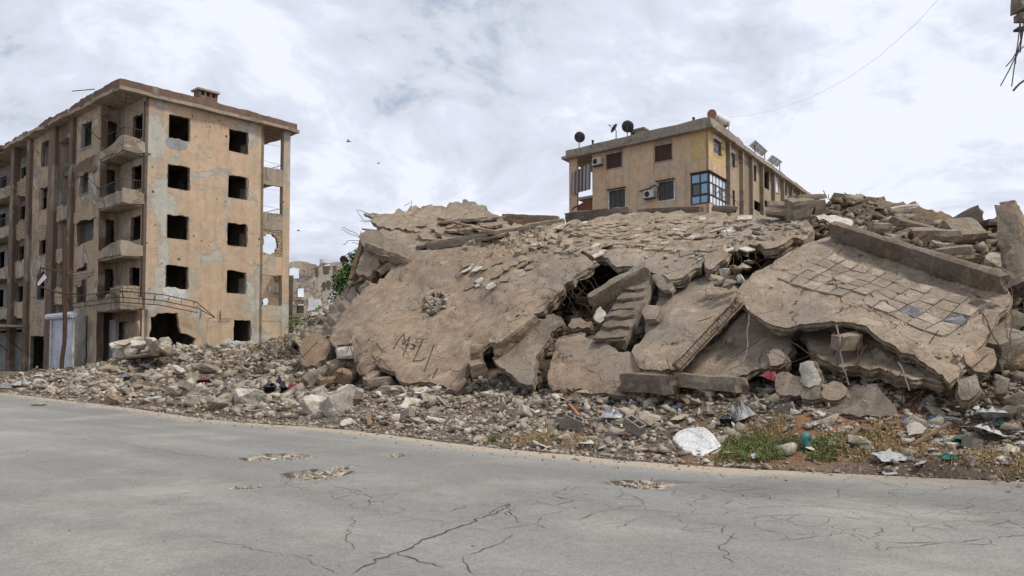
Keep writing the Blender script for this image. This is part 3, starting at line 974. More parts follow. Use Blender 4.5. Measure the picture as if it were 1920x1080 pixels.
slab('slab_fragment', [(1028, 708, -4.1), (1034, 670, -3.6), (1046, 636, -3.2), (1082, 622, -3.0), (1116, 640, -3.2), (1150, 652, -3.4), (1184, 660, -3.5), (1200, 690, -3.9), (1210, 740, -4.4), (1170, 740, -4.45), (1134, 736, -4.4), (1080, 728, -4.3), (1030, 720, -4.2)], .2,
     [M_TAN, M_EDGE], jag=.045, rough=.06, cell=.15, seed=5.5, label='broad sandy slab with a straight foot under the stair flight', cat='concrete slab', group=G_SL)
slab('slab_fragment', [(923, 672, -3.9), (960, 640, -3.4), (1008, 612, -3.0), (1036, 620, -2.9), (1022, 646, -3.1), (1002, 668, -3.5), (998, 720, -4.2), (981, 718, -4.2)], .2,
     [M_GREY, M_EDGE], jag=.03, rough=.04, cell=.14, seed=6.1, label='grey slab with a dark underside right of the sprayed slab foot', cat='concrete slab', group=G_SL)
slab('slab_fragment', [(1505, 622, -3.0), (1560, 600, -2.5), (1610, 612, -2.7), (1680, 645, -3.2), (1740, 685, -3.9), (1778, 716, -4.75), (1752, 716, -4.85), (1700, 702, -4.7), (1650, 688, -4.5), (1600, 682, -4.3), (1545, 672, -4.1), (1522, 652, -3.9)], .18,
     [M_SLAB, M_EDGE], jag=.03, rough=.05, cell=.13, seed=7.3, label='second slab showing as a lip under the front of the tiled slab', cat='concrete slab', group=G_SL)
slab('slab_fragment', [(668, 690, -4.0), (662, 660, -3.7), (670, 638, -3.4), (688, 630, -3.3), (702, 642, -3.5), (707, 662, -3.8), (700, 690, -4.2), (682, 700, -4.25)], .2,
     [M_TAN, M_EDGE], jag=.04, rough=.05, cell=.12, seed=7.9, label='small sandy lobe broken off the left foot of the sprayed slab', cat='concrete slab', group=G_SL)
slab('slab_fragment', [(562, 668, -2.6), (566, 634, -1.9), (584, 622, -1.6), (600, 628, -1.7), (618, 645, -2.2), (612, 664, -2.6), (582, 682, -3.0), (565, 682, -2.9)], .45,
     [M_BROWN, M_EDGE], jag=.04, rough=.05, cell=.15, seed=9.9, label='brown tilted wall piece standing at the left foot of the heap', cat='concrete slab', group=G_SL)
slab('slab_fragment', [(1548, 772, -5.35), (1566, 752, -5.1), (1585, 732, -4.95), (1612, 722, -4.9), (1640, 724, -4.9), (1660, 744, -5.1), (1672, 776, -5.4)], .3,
     [M_DARK, M_DARK], jag=.03, rough=.05, cell=.1, seed=1.9, label='dark half round concrete piece standing in red soil at the verge', cat='concrete slab', group=G_SL)
# left flank: long pale slab edge and slope
slab('slab_fragment', [(596, 585, 2.2), (640, 553, 2.4), (668, 540, 2.6), (664, 549, 2.1), (640, 566, 1.9), (600, 598, 1.6)], .2, [M_WHITE, M_EDGE], jag=.02, rough=.02, cell=.2, seed=2.9,
     label='thin whitewashed slab lying along the left flank of the heap', cat='concrete slab', group=G_SL)
slab('slab_fragment', [(540, 640, .6), (580, 615, 1.0), (640, 562, 1.3), (672, 540, 1.4), (668, 560, .2), (640, 590, -.4), (610, 622, -.9), (575, 640, -.7)], .3, [M_SLAB, M_EDGE], jag=.12, rough=.3, cell=.2, seed=3.3,
     label='crumbled sloping slab forming the left flank of the heap', cat='concrete slab', group=G_SL)

# top-left stack of broken layers
TL = [
    ([(697, 412, 3.2), (712, 402, 3.8), (755, 394, 4.2), (800, 389, 4.8), (860, 390, 5.2), (905, 398, 5.2), (915, 418, 4.4), (880, 432, 3.9), (820, 436, 3.3), (760, 428, 3.0), (715, 424, 2.8)], .22, M_SLAB, 'tan top slab of the broken stack left of the peak'),
    ([(838, 386, 6.2), (866, 382, 6.2), (884, 375, 6.2), (896, 385, 6.0), (930, 402, 5.8), (940, 415, 5.2), (925, 424, 4.8), (880, 412, 5.0), (846, 396, 5.6)], .35, M_GREY, 'wedge shaped slab forming the peak of the heap'),
    ([(790, 388, 6.4), (846, 388, 6.6), (858, 404, 6.2), (830, 414, 5.6), (796, 408, 5.6)], .3, M_BROWN, 'brown panel between the top slab and the peak'),
    ([(688, 438, 2.4), (712, 428, 2.8), (770, 430, 3.3), (840, 440, 3.2), (850, 452, 2.6), (800, 464, 2.0), (745, 470, 1.5), (712, 462, 1.6), (690, 452, 1.9)], .2, M_SLAB, 'cracked middle slab of the broken stack at the top left'),
    ([(676, 436, 2.0), (700, 432, 2.3), (740, 455, 1.6), (780, 480, 1.2), (765, 500, .8), (735, 486, .8), (700, 468, 1.2), (680, 458, 1.5)], .32, M_EDGE, 'ragged lower slab hanging over the left cavity'),
    ([(860, 430, 3.3), (920, 420, 4.0), (980, 422, 4.2), (1000, 430, 3.7), (930, 442, 3.0), (880, 446, 2.6)], .14, M_SLAB, 'thin slab lying behind the long parapet beam'),
    ([(740, 440, 2.6), (800, 428, 3.4), (870, 420, 4.0), (890, 436, 3.4), (840, 450, 2.7), (770, 458, 2.2)], .12, M_TAN, 'tan flake resting on the broken stack at the top left'),
    ([(880, 404, 5.2), (930, 410, 5.6), (960, 420, 5.2), (930, 430, 4.4), (890, 424, 4.4)], .16, M_GREY, 'grey flake below the peak of the heap'),
]
for i, (pts, th, m_, lab) in enumerate(TL):
    slab('slab_fragment', pts, th, [m_, M_EDGE], jag=.06, rough=.07, cell=.16, seed=11 + i * 1.7, label=lab, cat='concrete slab', group=G_SL)
# thin broken flakes in the stack and along the terrace
rf = random.Random(5)
fl_lab = ['left end', 'upper edge', 'middle', 'lower edge', 'right end']
for i in range(84):
    x = rf.uniform(700, 935); f = (x - 700) / 230; y = rf.uniform(397 + 10 * f, 466 - 24 * f)
    w = 2.2 + (462 - 22 * f - y) / 55 * 3 + .3
    c = Pw(x, y, w); sz = rf.uniform(.3, .95); n_ = rf.randint(5, 7); ang = rf.uniform(0, 6)
    tn = Vector((rf.uniform(-.25, .25), rf.uniform(-.55, -.1), 1)).normalized(); a_ = tn.orthogonal().normalized(); b_ = tn.cross(a_)
    bm = bmesh.new(); top = []
    for k in range(n_ * 3):
        th = ang + k * 2 * math.pi / (n_ * 3); r_ = sz * (.55 + .3 * mnoise.noise(Vector((math.cos(th) * 1.4 + i, math.sin(th) * 1.4, i))) + .1 * rf.random())
        top.append(a_ * math.cos(th) * r_ * 1.3 + b_ * math.sin(th) * r_)
    bm.free(); th_ = rf.uniform(.05, .13); m = len(top)
    vs_ = [c + q for q in top] + [c + q * rf.uniform(.9, 1.02) - tn * th_ for q in top]
    fs_ = [tuple(range(m)), tuple(range(2 * m - 1, m - 1, -1))] + [(k, k + m, (k + 1) % m + m, (k + 1) % m) for k in range(m)]
    props(mesh_obj('slab_flake', vs_, fs_, rf.choice([M_SLAB, M_GREY, M_TAN, M_EDGE])), label='thin broken flake of floor slab in the stack at the top left of the heap', cat='slab flake', group='slab flakes of the top left stack')

# columns and beams at the left cavity
rough_box('beam_fragment', Pw(662, 522, 1.4), Pw(684, 450, 1.9), .28, .32, U2, M_BROWN, .05, seed=11, label='brown splintered column leaning out at the upper left end of the heap', cat='concrete beam', group=G_BM)
slab('slab_fragment', [(670, 512, .9), (676, 482, 1.3), (688, 466, 1.5), (702, 470, 1.4), (708, 500, 1.0), (690, 516, .8)], .3, [M_SLAB, M_EDGE], jag=.05, rough=.06, cell=.14, seed=21, label='pale upright chunk inside the cavity at the upper left end', cat='concrete slab', group=G_SL)
rough_box('beam_fragment', Pw(714, 512, .9), Pw(752, 486, 1.3), .35, .3, Z3, M_GREY, .04, seed=12, label='grey beam end poking out of the left cavity under the stack', cat='concrete beam', group=G_BM)
rough_box('beam_fragment', Pw(690, 462, 1.2), Pw(772, 492, .9), .35, .3, Z3, M_EDGE, .07, seed=13, label='ragged beam along the lower rim of the top left stack', cat='concrete beam', group=G_BM)
rough_box('beam_fragment', Pw(676, 548, .1), Pw(694, 533, .3), .45, .3, Z3, M_GREY, .03, seed=14, label='grey block on top of the left flank beside the tree', cat='concrete beam', group=G_BM)
rough_box('beam_fragment', Pw(642, 596, -.9), Pw(671, 563, -.35), .3, .2, Z3, M_TAN, .03, seed=15, label='tan strip of beam along the left edge of the sprayed slab', cat='concrete beam', group=G_BM)
# middle beams
rough_box('beam_fragment', Pw(1112, 566, -2.2), Pw(1215, 508, -1.5), .34, .5, Vector((0, -.5, 1)), M_GREY, .06, seed=16, label='rough beam with exposed bars running up to the terrace above the stair flight', cat='concrete beam', group=G_BM)
rough_box('beam_fragment', Pw(928, 652, -3.9), Pw(1000, 598, -2.9), .42, .5, Vector((0, -.6, 1)), M_SLAB, .06, seed=17, label='thick broken beam hanging under the right edge of the sprayed slab', cat='concrete beam', group=G_BM)
rough_box('beam_fragment', Pw(1170, 716, -4.35), Pw(1268, 722, -4.5), .5, .42, Z3, M_DARK, .05, seed=18, label='dark beam stub under the foot of the smooth light slab', cat='concrete beam', group=G_BM)
rough_box('beam_fragment', Pw(1275, 712, -4.35), Pw(1392, 722, -4.55), .4, .3, Z3, M_GREY, .04, seed=19, label='long grey beam on the rubble under the slab with a broken foot', cat='concrete beam', group=G_BM)
rough_box('beam_fragment', Pw(1362, 470, -.1), Pw(1330, 520, -1.2), .16, .16, U2, M_GREY, .02, seed=20, label='thin post inside the cavity under the terrace lip', cat='concrete beam', group=G_BM)
rough_box('beam_fragment', Pw(1560, 610, -3.3), Pw(1745, 690, -4.2), .2, .25, rs.nn, M_DARK, .04, seed=21, label='dark rib under the front lip of the tiled slab', cat='concrete beam', group=G_BM)
# stirrup beam with its exposed reinforcement
p0 = Pw(1268, 690, -4.35); p1 = Pw(1388, 562, -3.2)
upv = (Vector((0, 0, CAMZ)) - (p0 + p1) / 2).normalized()
lb = rough_box('beam_fragment', p0, p1, .26, .3, upv, M_SLAB, .015, seed=22, label='straight slanting beam with a ladder of exposed stirrups, centre of the heap', cat='concrete beam', group=G_BM)
dv = (p1 - p0).normalized(); sv = dv.cross(upv).normalized(); off = upv * .175
for s_ in (-1, 1):
    q0 = p0 + off + sv * s_ * .075; q1 = p1 + off + sv * s_ * .075
    MB().tube([q0.lerp(q1, k / 14) + upv * .008 * math.sin(k * 2.1) for k in range(15)], .009).build('rebar', M_RUST, lb)
for k in range(15):
    q = p0.lerp(p1, (k + .4) / 15) + off
    MB().tube([q - sv * .085 - upv * .02, q - sv * .08 + upv * .008, q + sv * .08 + upv * .008, q + sv * .085 - upv * .02], .007).build('stirrup', M_RUST, lb)

# stair flight
st0 = Pw(1146, 644, -3.2); st1 = Pw(1208, 520, -1.2); sdv = (st1 - st0); sL = sdv.length; sdv /= sL
svr = (Pw(1186, 644, -3.15) - st0).normalized(); svr = (svr - sdv * svr.dot(sdv)).normalized(); sn = svr.cross(sdv)
if sn.dot(Vector((0, 0, CAMZ)) - st0) < 0: sn = -sn
stair = rough_box('stair_flight', st0 - sdv * .05, st1, .92, .24, sn, M_DARK, .05, seed=23, label='broken concrete stair flight tipped on its side below the terrace slab', cat='stair flight')
for k in range(7):
    a_ = st0 + sdv * (sL * k / 7) + sn * (.12 + .02 * (k % 3)) + svr * (.03 * ((k * 5) % 3 - 1)); b_ = a_ + sdv * (sL / 7 * .93) - sn * .07
    rough_box('stair_tread', a_ - sn * .0, b_, (.9, .82, .88, .7, .8, .66, .6)[k], .12, sn, M_DARK, .035, seed=30 + k, cuts=4, parent=stair)
for s_ in range(-2, 3):
    pass

# right hand hill: ridge wall, blocks, column
def wallstrip(pts, w, hpx, mat, **k): pass


rough_box('wall_fragment', Pw(1563, 370, 5.6), Pw(1640, 379, 5.6), .25, .28, Z3, M_BROWN, .05, seed=40, label='thin end of the long wall lying along the right crest', cat='wall fragment')
slab('wall_fragment', [(1600, 372, 5.6), (1660, 376, 5.6), (1700, 388, 5.6), (1722, 389, 5.6), (1788, 407, 5.6), (1790, 426, 5.4), (1740, 424, 5.4), (1690, 412, 5.4), (1640, 396, 5.4), (1604, 388, 5.4)], .3, [M_BROWN, M_EDGE], jag=.05, rough=.05, cell=.18, seed=41, label='long brown wall piece lying along the right crest against the sky', cat='wall fragment')
BL = [  # px, py, w, length, width, height, yaw, pitch, roll, material, label
    (1496, 392, 2.6, .62, .55, .6, .2, .15, .35, M_GREY, 'squared grey block leaning forward on the crest below the long facade'),
    (1460, 394, 2.5, .62, .5, .42, -.2, -.15, 0, M_SLAB, 'tan block left of the leaning block on the crest'),
    (1512, 371, 3.0, .95, .5, .16, .3, .12, .1, M_GREY, 'flat slab piece on top of the leaning block on the crest'),
    (1528, 388, 3.1, .4, .4, .4, .4, .2, .2, M_DARK, 'dark cube right of the leaning block on the crest'),
    (1752, 440, 2.6, 1.15, .75, .3, -.3, -.05, .3, M_SLAB, 'large flat topped block on the right hill'),
    (1806, 416, 3.6, .85, .6, .45, -.6, .45, .2, M_DARK, 'dark pointed block on the right skyline'),
    (1806, 432, 3.0, .9, .7, .3, .2, .1, .8, M_GREY, 'grey tilted plate below the dark pointed block'),
    (1716, 424, 3.2, 1.1, .6, .2, .1, -.2, .4, M_DARK, 'dark flat piece left of the large flat topped block'),
    (1785, 475, 1.4, .8, .45, .3, -.2, .1, .2, M_GREY, 'grey brick shaped block above the right end of the tiled slab'),
    (1648, 428, 2.4, .5, .35, .28, .3, 0, .2, M_GREY, 'small hollow block in the middle of the right hill'),
    (1875, 418, 4.6, .9, .5, .18, .1, .05, 0, M_DARK, 'dark flat piece on the skyline beside the standing column'),
    (1880, 655, -3.2, .8, .6, .55, .3, .3, .2, M_GREY, 'grey block wedged under the right end of the tiled slab'),
    (1862, 600, -2.4, .9, .6, .6, .5, -.2, .3, M_GREY, 'grey block behind the right end of the tiled slab'),
    (1690, 392, 5.6, .9, .5, .2, -.3, .1, .3, M_PALE, 'pale block resting against the ridge wall'),
    (1590, 640, -4.1, .5, .35, .3, .3, .1, .2, M_SLAB, 'block between the tiled slab and its lower lip'),
]
for (px, py, w, L_, W_, H_, yw, pt, rl, m_, lab) in BL:
    c = Pw(px, py, w); d = Vector((math.cos(yw) * math.cos(pt), math.sin(yw) * math.cos(pt), math.sin(pt)))
    up = Vector((math.sin(rl) * .3, -math.sin(rl), math.cos(rl)))
    rough_box('concrete_block', c - d * L_ / 2, c + d * L_ / 2, W_, H_, up, m_, .035, seed=px, label=lab, cat='concrete block')
rough_box('column_fragment', Pw(1908, 545, -1.0), Pw(1888, 388, .6), .42, .35, U2, M_DARK, .05, seed=50, label='cracked grey column standing up at the right edge of the photo', cat='column')
rough_box('column_fragment', Pw(1935, 500, -.4), Pw(1893, 384, .9), .3, .35, U2, M_BROWN, .05, seed=51, label='second brown column leaning against the grey one at the right edge', cat='column')

# left foot blocks
BL2 = [
    (648, 662, -3.5, .55, .5, .4, .2, .05, 0, M_PALE, 'pale topped block in the cavity left of the sandy lobe'),
    (605, 700, -3.7, 1.3, .45, .4, .55, .45, 0, M_GREY, 'long grey block sloping at the left foot of the heap'),
    (632, 690, -3.6, .55, .5, .5, .6, .3, .3, M_SLAB, 'squared block between the long grey block and the sandy lobe'),
    (650, 706, -3.9, .6, .5, .4, -.3, -.2, .3, M_BROWN, 'brown block below the squared block at the left foot'),
    (622, 715, -4.0, .8, .4, .25, .3, .1, .2, M_BROWN, 'flat brown block at the lower left foot of the heap'),
    (712, 715, -4.5, .7, .35, .22, .3, .15, .1, M_GREY, 'flat grey plate under the notch of the sprayed slab'),
    (698, 708, -4.35, .6, .3, .2, .9, .5, .2, M_SLAB, 'leaning slat in the notch of the sprayed slab'),
    (735, 730, -4.7, .6, .4, .2, -.1, 0, .1, M_SLAB, 'low flat block in front of the notch of the sprayed slab'),
    (1370, 640, -3.4, .2, .2, .2, 0, 0, 0, M_DARK, 'small dark lump stuck on the slab right of the stirrup beam'),
    (895, 672, -3.9, .3, .3, .8, 1.2, .2, .1, M_SLAB, 'upright lump in the gap right of the sprayed slab'),
    (896, 690, -4.1, .35, .35, .4, .2, .2, .4, M_TAN, 'rounded tan lump at the gap right of the sprayed slab'),
]
for (px, py, w, L_, W_, H_, yw, pt, rl, m_, lab) in BL2:
    c = Pw(px, py, w); d = Vector((math.cos(yw) * math.cos(pt), math.sin(yw) * math.cos(pt), math.sin(pt)))
    up = Vector((math.sin(rl) * .3, -math.sin(rl), math.cos(rl)))
    rough_box('concrete_block', c - d * L_ / 2, c + d * L_ / 2, W_, H_, up, m_, .03, seed=px, label=lab, cat='concrete block')

EX = [
    ([(1501, 684, -4.9), (1512, 679, -4.9), (1534, 694, -4.9), (1536, 720, -5.0), (1508, 722, -5.0)], .3, M_PALE, 'pale pointed slab piece standing among bars under the tiled slab'),
    ([(1454, 712, -4.95), (1476, 698, -4.9), (1496, 704, -4.9), (1499, 736, -5.05), (1462, 738, -5.05)], .3, M_SLAB, 'squarish slab piece left of the pale pointed one'),
    ([(1540, 718, -5.0), (1560, 712, -4.9), (1586, 724, -5.0), (1574, 744, -5.15), (1545, 742, -5.15)], .25, M_SLAB, 'flat tan slab piece right of the pale pointed one'),
    ([(1500, 728, -5.0), (1536, 724, -5.0), (1540, 744, -5.1), (1504, 746, -5.1)], .2, M_GREY, 'low grey slab piece below the pale pointed one'),
    ([(1438, 664, -4.1), (1450, 654, -4.05), (1466, 660, -4.1), (1467, 680, -4.25), (1446, 686, -4.3)], .3, M_SLAB, 'rounded block resting at the end of the slab with a broken foot'),
    ([(1322, 478, -.9), (1344, 468, -.7), (1364, 472, -.8), (1352, 486, -1.0), (1336, 504, -1.3), (1324, 500, -1.3)], .2, M_SLAB, 'curved lump torn from the terrace lip above the gap'),
    ([(1808, 668, -4.4), (1846, 650, -4.0), (1862, 655, -4.0), (1858, 690, -4.3), (1830, 694, -4.5)], .25, M_TAN, 'tan slab piece tucked under the right tip of the tiled slab'),
    ([(1795, 712, -4.9), (1830, 700, -4.7), (1838, 728, -4.95), (1806, 745, -5.1)], .25, M_GREY, 'grey slab piece below the tip of the tiled slab'),
    ([(1866, 715, -4.2), (1888, 716, -4.2), (1888, 735, -4.35), (1866, 736, -4.35)], .25, M_GREY, 'small square grey block in the rubbish beyond the tiled slab'),
    ([(1222, 516, -1.5), (1262, 520, -1.7), (1256, 545, -2.0), (1236, 540, -1.9)], .2, M_GREY, 'grey piece jammed under the terrace lip beside the stair flight'),
    ([(1116, 600, -2.6), (1124, 575, -2.3), (1134, 582, -2.35), (1132, 598, -2.55)], .2, M_PALE, 'pale stone wedged beside the rough beam'),
    ([(1066, 612, -2.7), (1082, 598, -2.5), (1110, 602, -2.6), (1106, 614, -2.75)], .2, M_TAN, 'ochre lump on top of the broad sandy slab'),
    ([(1206, 590, -2.9), (1212, 570, -2.7), (1232, 572, -2.7), (1232, 588, -2.9), (1218, 596, -3.0)], .25, M_SLAB, 'tan block between the stair flight and the smooth light slab'),
    ([(996, 610, -3.0), (1030, 590, -2.5), (1056, 600, -2.6), (1030, 625, -2.95)], .2, M_DARK, 'dark slab end behind the grey slab in the middle cavity'),
    ([(1330, 585, -3.15), (1345, 578, -3.0), (1356, 590, -3.2), (1344, 600, -3.3)], .12, M_DARK, 'dark scar like lump on the smooth light slab') ,
    ([(1700, 800, -5.6), (1722, 792, -5.5), (1736, 800, -5.6), (1716, 812, -5.75)], .1, M_PALE, 'pale tile fragment on the red soil between weeds and rubbish'),
]
for k, (pts, th, m_, lab) in enumerate(EX[:14] + EX[15:]):
    slab('slab_fragment', pts, th, [m_, M_EDGE], jag=.035, rough=.04, cell=.11, seed=30 + k * 1.9, label=lab, cat='concrete slab', group=G_SL)
for k, (x, y, w, sz_, m_) in enumerate(((1345, 522, -1.9, .42, M_CHUNK), (1358, 510, -1.8, .36, M_PALE), (1368, 520, -1.9, .38, M_CHUNK), (1380, 508, -1.8, .4, M_TAN), (1352, 532, -2.1, .3, M_CHUNK), (1372, 534, -2.15, .34, M_CHUNK), (1390, 522, -2.0, .3, M_PALE), (1396, 500, -1.6, .3, M_CHUNK), (1404, 490, -1.3, .28, M_CHUNK))):
    chunk('wedged_block', Pw(x, y, w), (sz_, sz_ * .8, sz_ * .7), m_, rnd=random, label='block in the clump wedged between the terrace lip and the tiled slab', cat='concrete block', group='blocks wedged beside the tiled slab')
for k in range(24):
    x = random.uniform(884, 1000); y = random.uniform(496, 512) + (30 if k < 9 and x < 940 else 0)
    h = bvh_of(big.obj).ray_cast(Vector((0, 0, CAMZ)), ray(x, y).normalized())[0] if k == 0 or True else None
    if not h: continue
    a = Matrix.Rotation(random.uniform(0, 6), 3, big.nn) @ big.nn.orthogonal().normalized(); tn = (big.nn + Vector((random.uniform(-.15, .15), random.uniform(-.15, .15), 0))).normalized(); b = tn.cross(a).normalized(); a = b.cross(tn)
    m = MB(); sz_ = random.uniform(.2, .42); o_ = h + tn * .03
    m.add([o_ + tn * e + a * (x_ * sz_) + b * (y_ * sz_) for e in (.035, 0) for x_, y_ in ((0, 0), (1, .1), (1.05, .7), (.5, .95), (.05, .8))], [(0, 1, 2, 3, 4), (9, 8, 7, 6, 5)] + [(q, q + 5, (q + 1) % 5 + 5, (q + 1) % 5) for q in range(5)])
    m.build('paving_tile', M_PALE if k % 3 == 0 else M_SLAB, label='broken paving tile slid onto the sprayed slab below the terrace', cat='paving tile', group='tiles slid onto the sprayed slab')

# ------------------------------------------------------------------ named boulders along the verge
def on_heap(px, py, dz=0):
    h = hit(px, py) or Pg(px, py)
    return h + Vector((0, 0, dz))


def boulder(px, py, size, mat, lab, rot, mi, name='boulder', cat='boulder'):
    return chunk(name, on_heap(px, py, size[2] * .28), size, mat, rot, mi, label=lab, cat=cat)


boulder(645, 772, (1.25, .9, .95), M_PALE, 'largest white boulder at the roadside below the left foot of the heap', (.1, .2, .5), 4)
boulder(590, 776, (.85, .7, .8), M_PALE, 'white boulder immediately left of the largest roadside boulder', (.2, -.1, 1.1), 5)
boulder(612, 750, (.55, .5, .6), M_PALE, 'pale pointed boulder standing behind the two white roadside boulders', (.5, .3, .2), 9)
boulder(463, 762, (.85, .6, .75), M_PALE, 'white marbled boulder at the roadside left of the black bag', (.1, .4, .8), 8)
boulder(762, 712, (.42, .36, .36), M_PALE, 'white squared stone leaning on the foot of the sprayed slab', (.2, .3, .4), 0)
boulder(768, 760, (.55, .4, .22), M_PALE, 'flat white stone lying on gravel below the sprayed slab', (.7, .1, .3), 2)
boulder(790, 742, (.6, .35, .3), M_PALE, 'elongated pale stone beneath the white squared stone', (.1, -.5, .9), 3)
boulder(825, 762, (.45, .4, .4), M_CHUNK, 'rounded grey stone right of the flat white stone', (.3, .3, .3), 6)
boulder(990, 782, (.45, .4, .42), M_CHUNK, 'round grey boulder in the middle of the verge', (.4, .1, .2), 7)
boulder(815, 792, (.5, .35, .25), M_PALE, 'pale flat stone near the asphalt below the sprayed slab', (.1, .1, .6), 10)
boulder(1208, 800, (.55, .42, .38), M_CHUNK, 'tan boulder left of the white painted slab', (.3, .2, .1), 11)
boulder(940, 772, (.22, .3, .42), M_CHUNK, 'narrow upright stone left of the round grey boulder', (.3, .2, .1), 12)
_dz = lambda x, y, z: (x, y, Pg(x, y, z).y)
M_PAINTW = concrete('white_paint', (.80, .80, .80), (.72, .72, .72), dirt=(.5, .48, .44), pits=False, dirt_amt=.3)
_pc = Pg(1310, 856, .05) + Z3 * .1; _pd = (U2 * math.cos(R(33)) + Z3 * math.sin(R(33))); _pn = _pd.cross(V2).normalized()
def _dp(x, y):
    d = ray(x, y); k = (_pc - Vector((0, 0, CAMZ))).dot(_pn) / d.dot(_pn)
    return (x, y, k)
S_ = slab('painted_slab_fragment', [_dp(1262, 822), _dp(1268, 812), _dp(1284, 803), _dp(1318, 800), _dp(1330, 808), _dp(1351, 834), _dp(1322, 852), _dp(1306, 857), _dp(1285, 846)], .12, [M_PAINTW, M_PALE], byD=True, jag=.008, rough=.006, cell=.1, seed=77,
          label='white painted slab lying at the asphalt edge beside the weeds', cat='painted slab')
for p_ in S_.obj.data.polygons: p_.use_smooth = False
for i, (pts, th, m_, lab) in enumerate((
        ([(1524, 404, 2.7), (1560, 402, 3.2), (1600, 414, 2.9), (1597, 422, 2.4), (1556, 416, 2.4)], .1, M_PALE, 'long pale slab strip on the hill above the tiled slab'),
        ([(1556, 372, 6.4), (1580, 366, 6.8), (1592, 382, 6.2), (1570, 388, 5.6)], .1, M_PALE, 'pale flake at the upper end of the ridge wall'),
        ([(1598, 384, 5.8), (1640, 392, 6.0), (1668, 402, 5.5), (1640, 402, 5.0), (1604, 396, 5.2)], .1, M_WHITE, 'broad whitewashed flake below the ridge wall'),
        ([(1542, 390, 5.0), (1560, 386, 5.4), (1566, 396, 4.8), (1548, 400, 4.4)], .1, M_WHITE, 'small whitewashed flake beside the leaning block on the crest'),
        ([(1560, 430, 1.9), (1600, 424, 2.4), (1606, 432, 2.0), (1570, 436, 1.6)], .08, M_PALE, 'narrow pale strip below the long pale slab strip'))):
    slab('slab_fragment', pts, th, [m_, M_EDGE], jag=.04, rough=.04, cell=.14, seed=60 + i * 2.3, label=lab, cat='concrete slab', group=G_SL)

# ================================================================== STANDING BLOCKS
def facade_mat(name, base, base2, grey, light, band=None, holes=True, streak=.5, o=O3, u=U2, v=V2, gthr=.53):
    m, t, b = new_mat(name, .93); g = geo(t); p = g.outputs['Position']
    q = t.vmath('SUBTRACT', p, tuple(o))
    cu = t.vmath('DOT_PRODUCT', q, tuple(u)); cv = t.vmath('DOT_PRODUCT', q, tuple(v)); z = t.sep(p)[2]
    n1 = t.noise(p, .5, 6, .6, .6); n2 = t.noise(p, 2.6, 8, .7); n3 = t.noise(p, 22, 4, .7)
    col = t.mix(t.mapr(n1, .38, .62), base, base2)
    # patched and peeled render
    pm = t.noise(p, .33, 6, .58, 1.6)
    if band:
        bd = t.math('ADD', t.math('SUBTRACT', cu, band), t.math('MULTIPLY', t.math('SUBTRACT', t.noise(p, .5, 4, .6), .5), 3.2))
        pm = t.math('ADD', pm, t.mapr(t.math('ABSOLUTE', bd), .15, .8, .15, 0))
    g1 = t.mapr(pm, gthr, gthr + .035); col = t.mix(g1, col, grey)
    g2 = t.mapr(t.math('ADD', pm, t.math('MULTIPLY', t.math('SUBTRACT', n2, .5), .12)), gthr + .075, gthr + .1); col = t.mix(t.math('MULTIPLY', g2, .8), col, light)
    # courses of blocks faintly showing through the render
    bk = t.n.new('ShaderNodeTexBrick'); t.put(bk.inputs['Vector'], t.comb(t.math('ADD', cu, cv), z, 0))
    bk.inputs['Scale'].default_value = 1; bk.inputs['Brick Width'].default_value = .45; bk.inputs['Row Height'].default_value = .22; bk.inputs['Mortar Size'].default_value = .012
    bk.inputs['Color1'].default_value = (1, 1, 1, 1); bk.inputs['Color2'].default_value = (.93, .93, .93, 1); bk.inputs['Mortar'].default_value = (.8, .78, .76, 1)
    col = t.mix(t.mapr(t.noise(p, .6, 3, .6), .45, .6, .0, .45), col, bk.outputs['Color'], 'MULTIPLY')
    # rain streaks
    st = t.noise(t.comb(t.math('MULTIPLY', cu, 2.2), t.math('MULTIPLY', cv, 2.2), t.math('MULTIPLY', z, .16)), 1.0, 6, .65)
    col = t.mix(t.math('MULTIPLY', t.mapr(st, .5, .68), streak), col, (.19, .14, .1))
    col = t.mix(1.0, col, t.ramp(n2, [(.25, .76), (.5, .99), (.75, 1.12)]), 'MULTIPLY')
    col = t.mix(1.0, col, t.ramp(n3, [(.3, .88), (.5, 1.0), (.72, 1.07)]), 'MULTIPLY')
    h = t.math('ADD', t.math('MULTIPLY', n2, .8), t.math('MULTIPLY', g1, -.35))
    if holes:
        for sc_, thr, dn in ((.8, .085, .36), (1.9, .12, .53), (4.0, .15, .6)):
            vo = t.n.new('ShaderNodeTexVoronoi'); t.put(vo.inputs['Vector'], t.comb(t.math('ADD', cu, cv), z, 0.0)); vo.inputs['Scale'].default_value = sc_
            d = t.math('ADD', vo.outputs['Distance'], t.math('MULTIPLY', t.math('SUBTRACT', t.noise(p, 9, 3, .7), .5), .14))
            sel = t.mapr(t.noise(p, .45, 2, .5), dn, dn + .04)
            hm = t.math('MULTIPLY', t.mapr(d, thr, thr * .6, 0, 1), sel)
            col = t.mix(t.math('MULTIPLY', hm, .9), col, (.06, .042, .03))
            rim = t.math('MULTIPLY', t.mapr(t.math('ABSOLUTE', t.math('SUBTRACT', d, thr * 1.35)), .0, thr * .35, .35, 0), sel)
            col = t.mix(rim, col, (.45, .38, .3))
            h = t.math('SUBTRACT', h, hm)
    t.put(b.inputs['Base Color'], col); t.put(b.inputs['Normal'], t.bump(h, .6, .04))
    return m


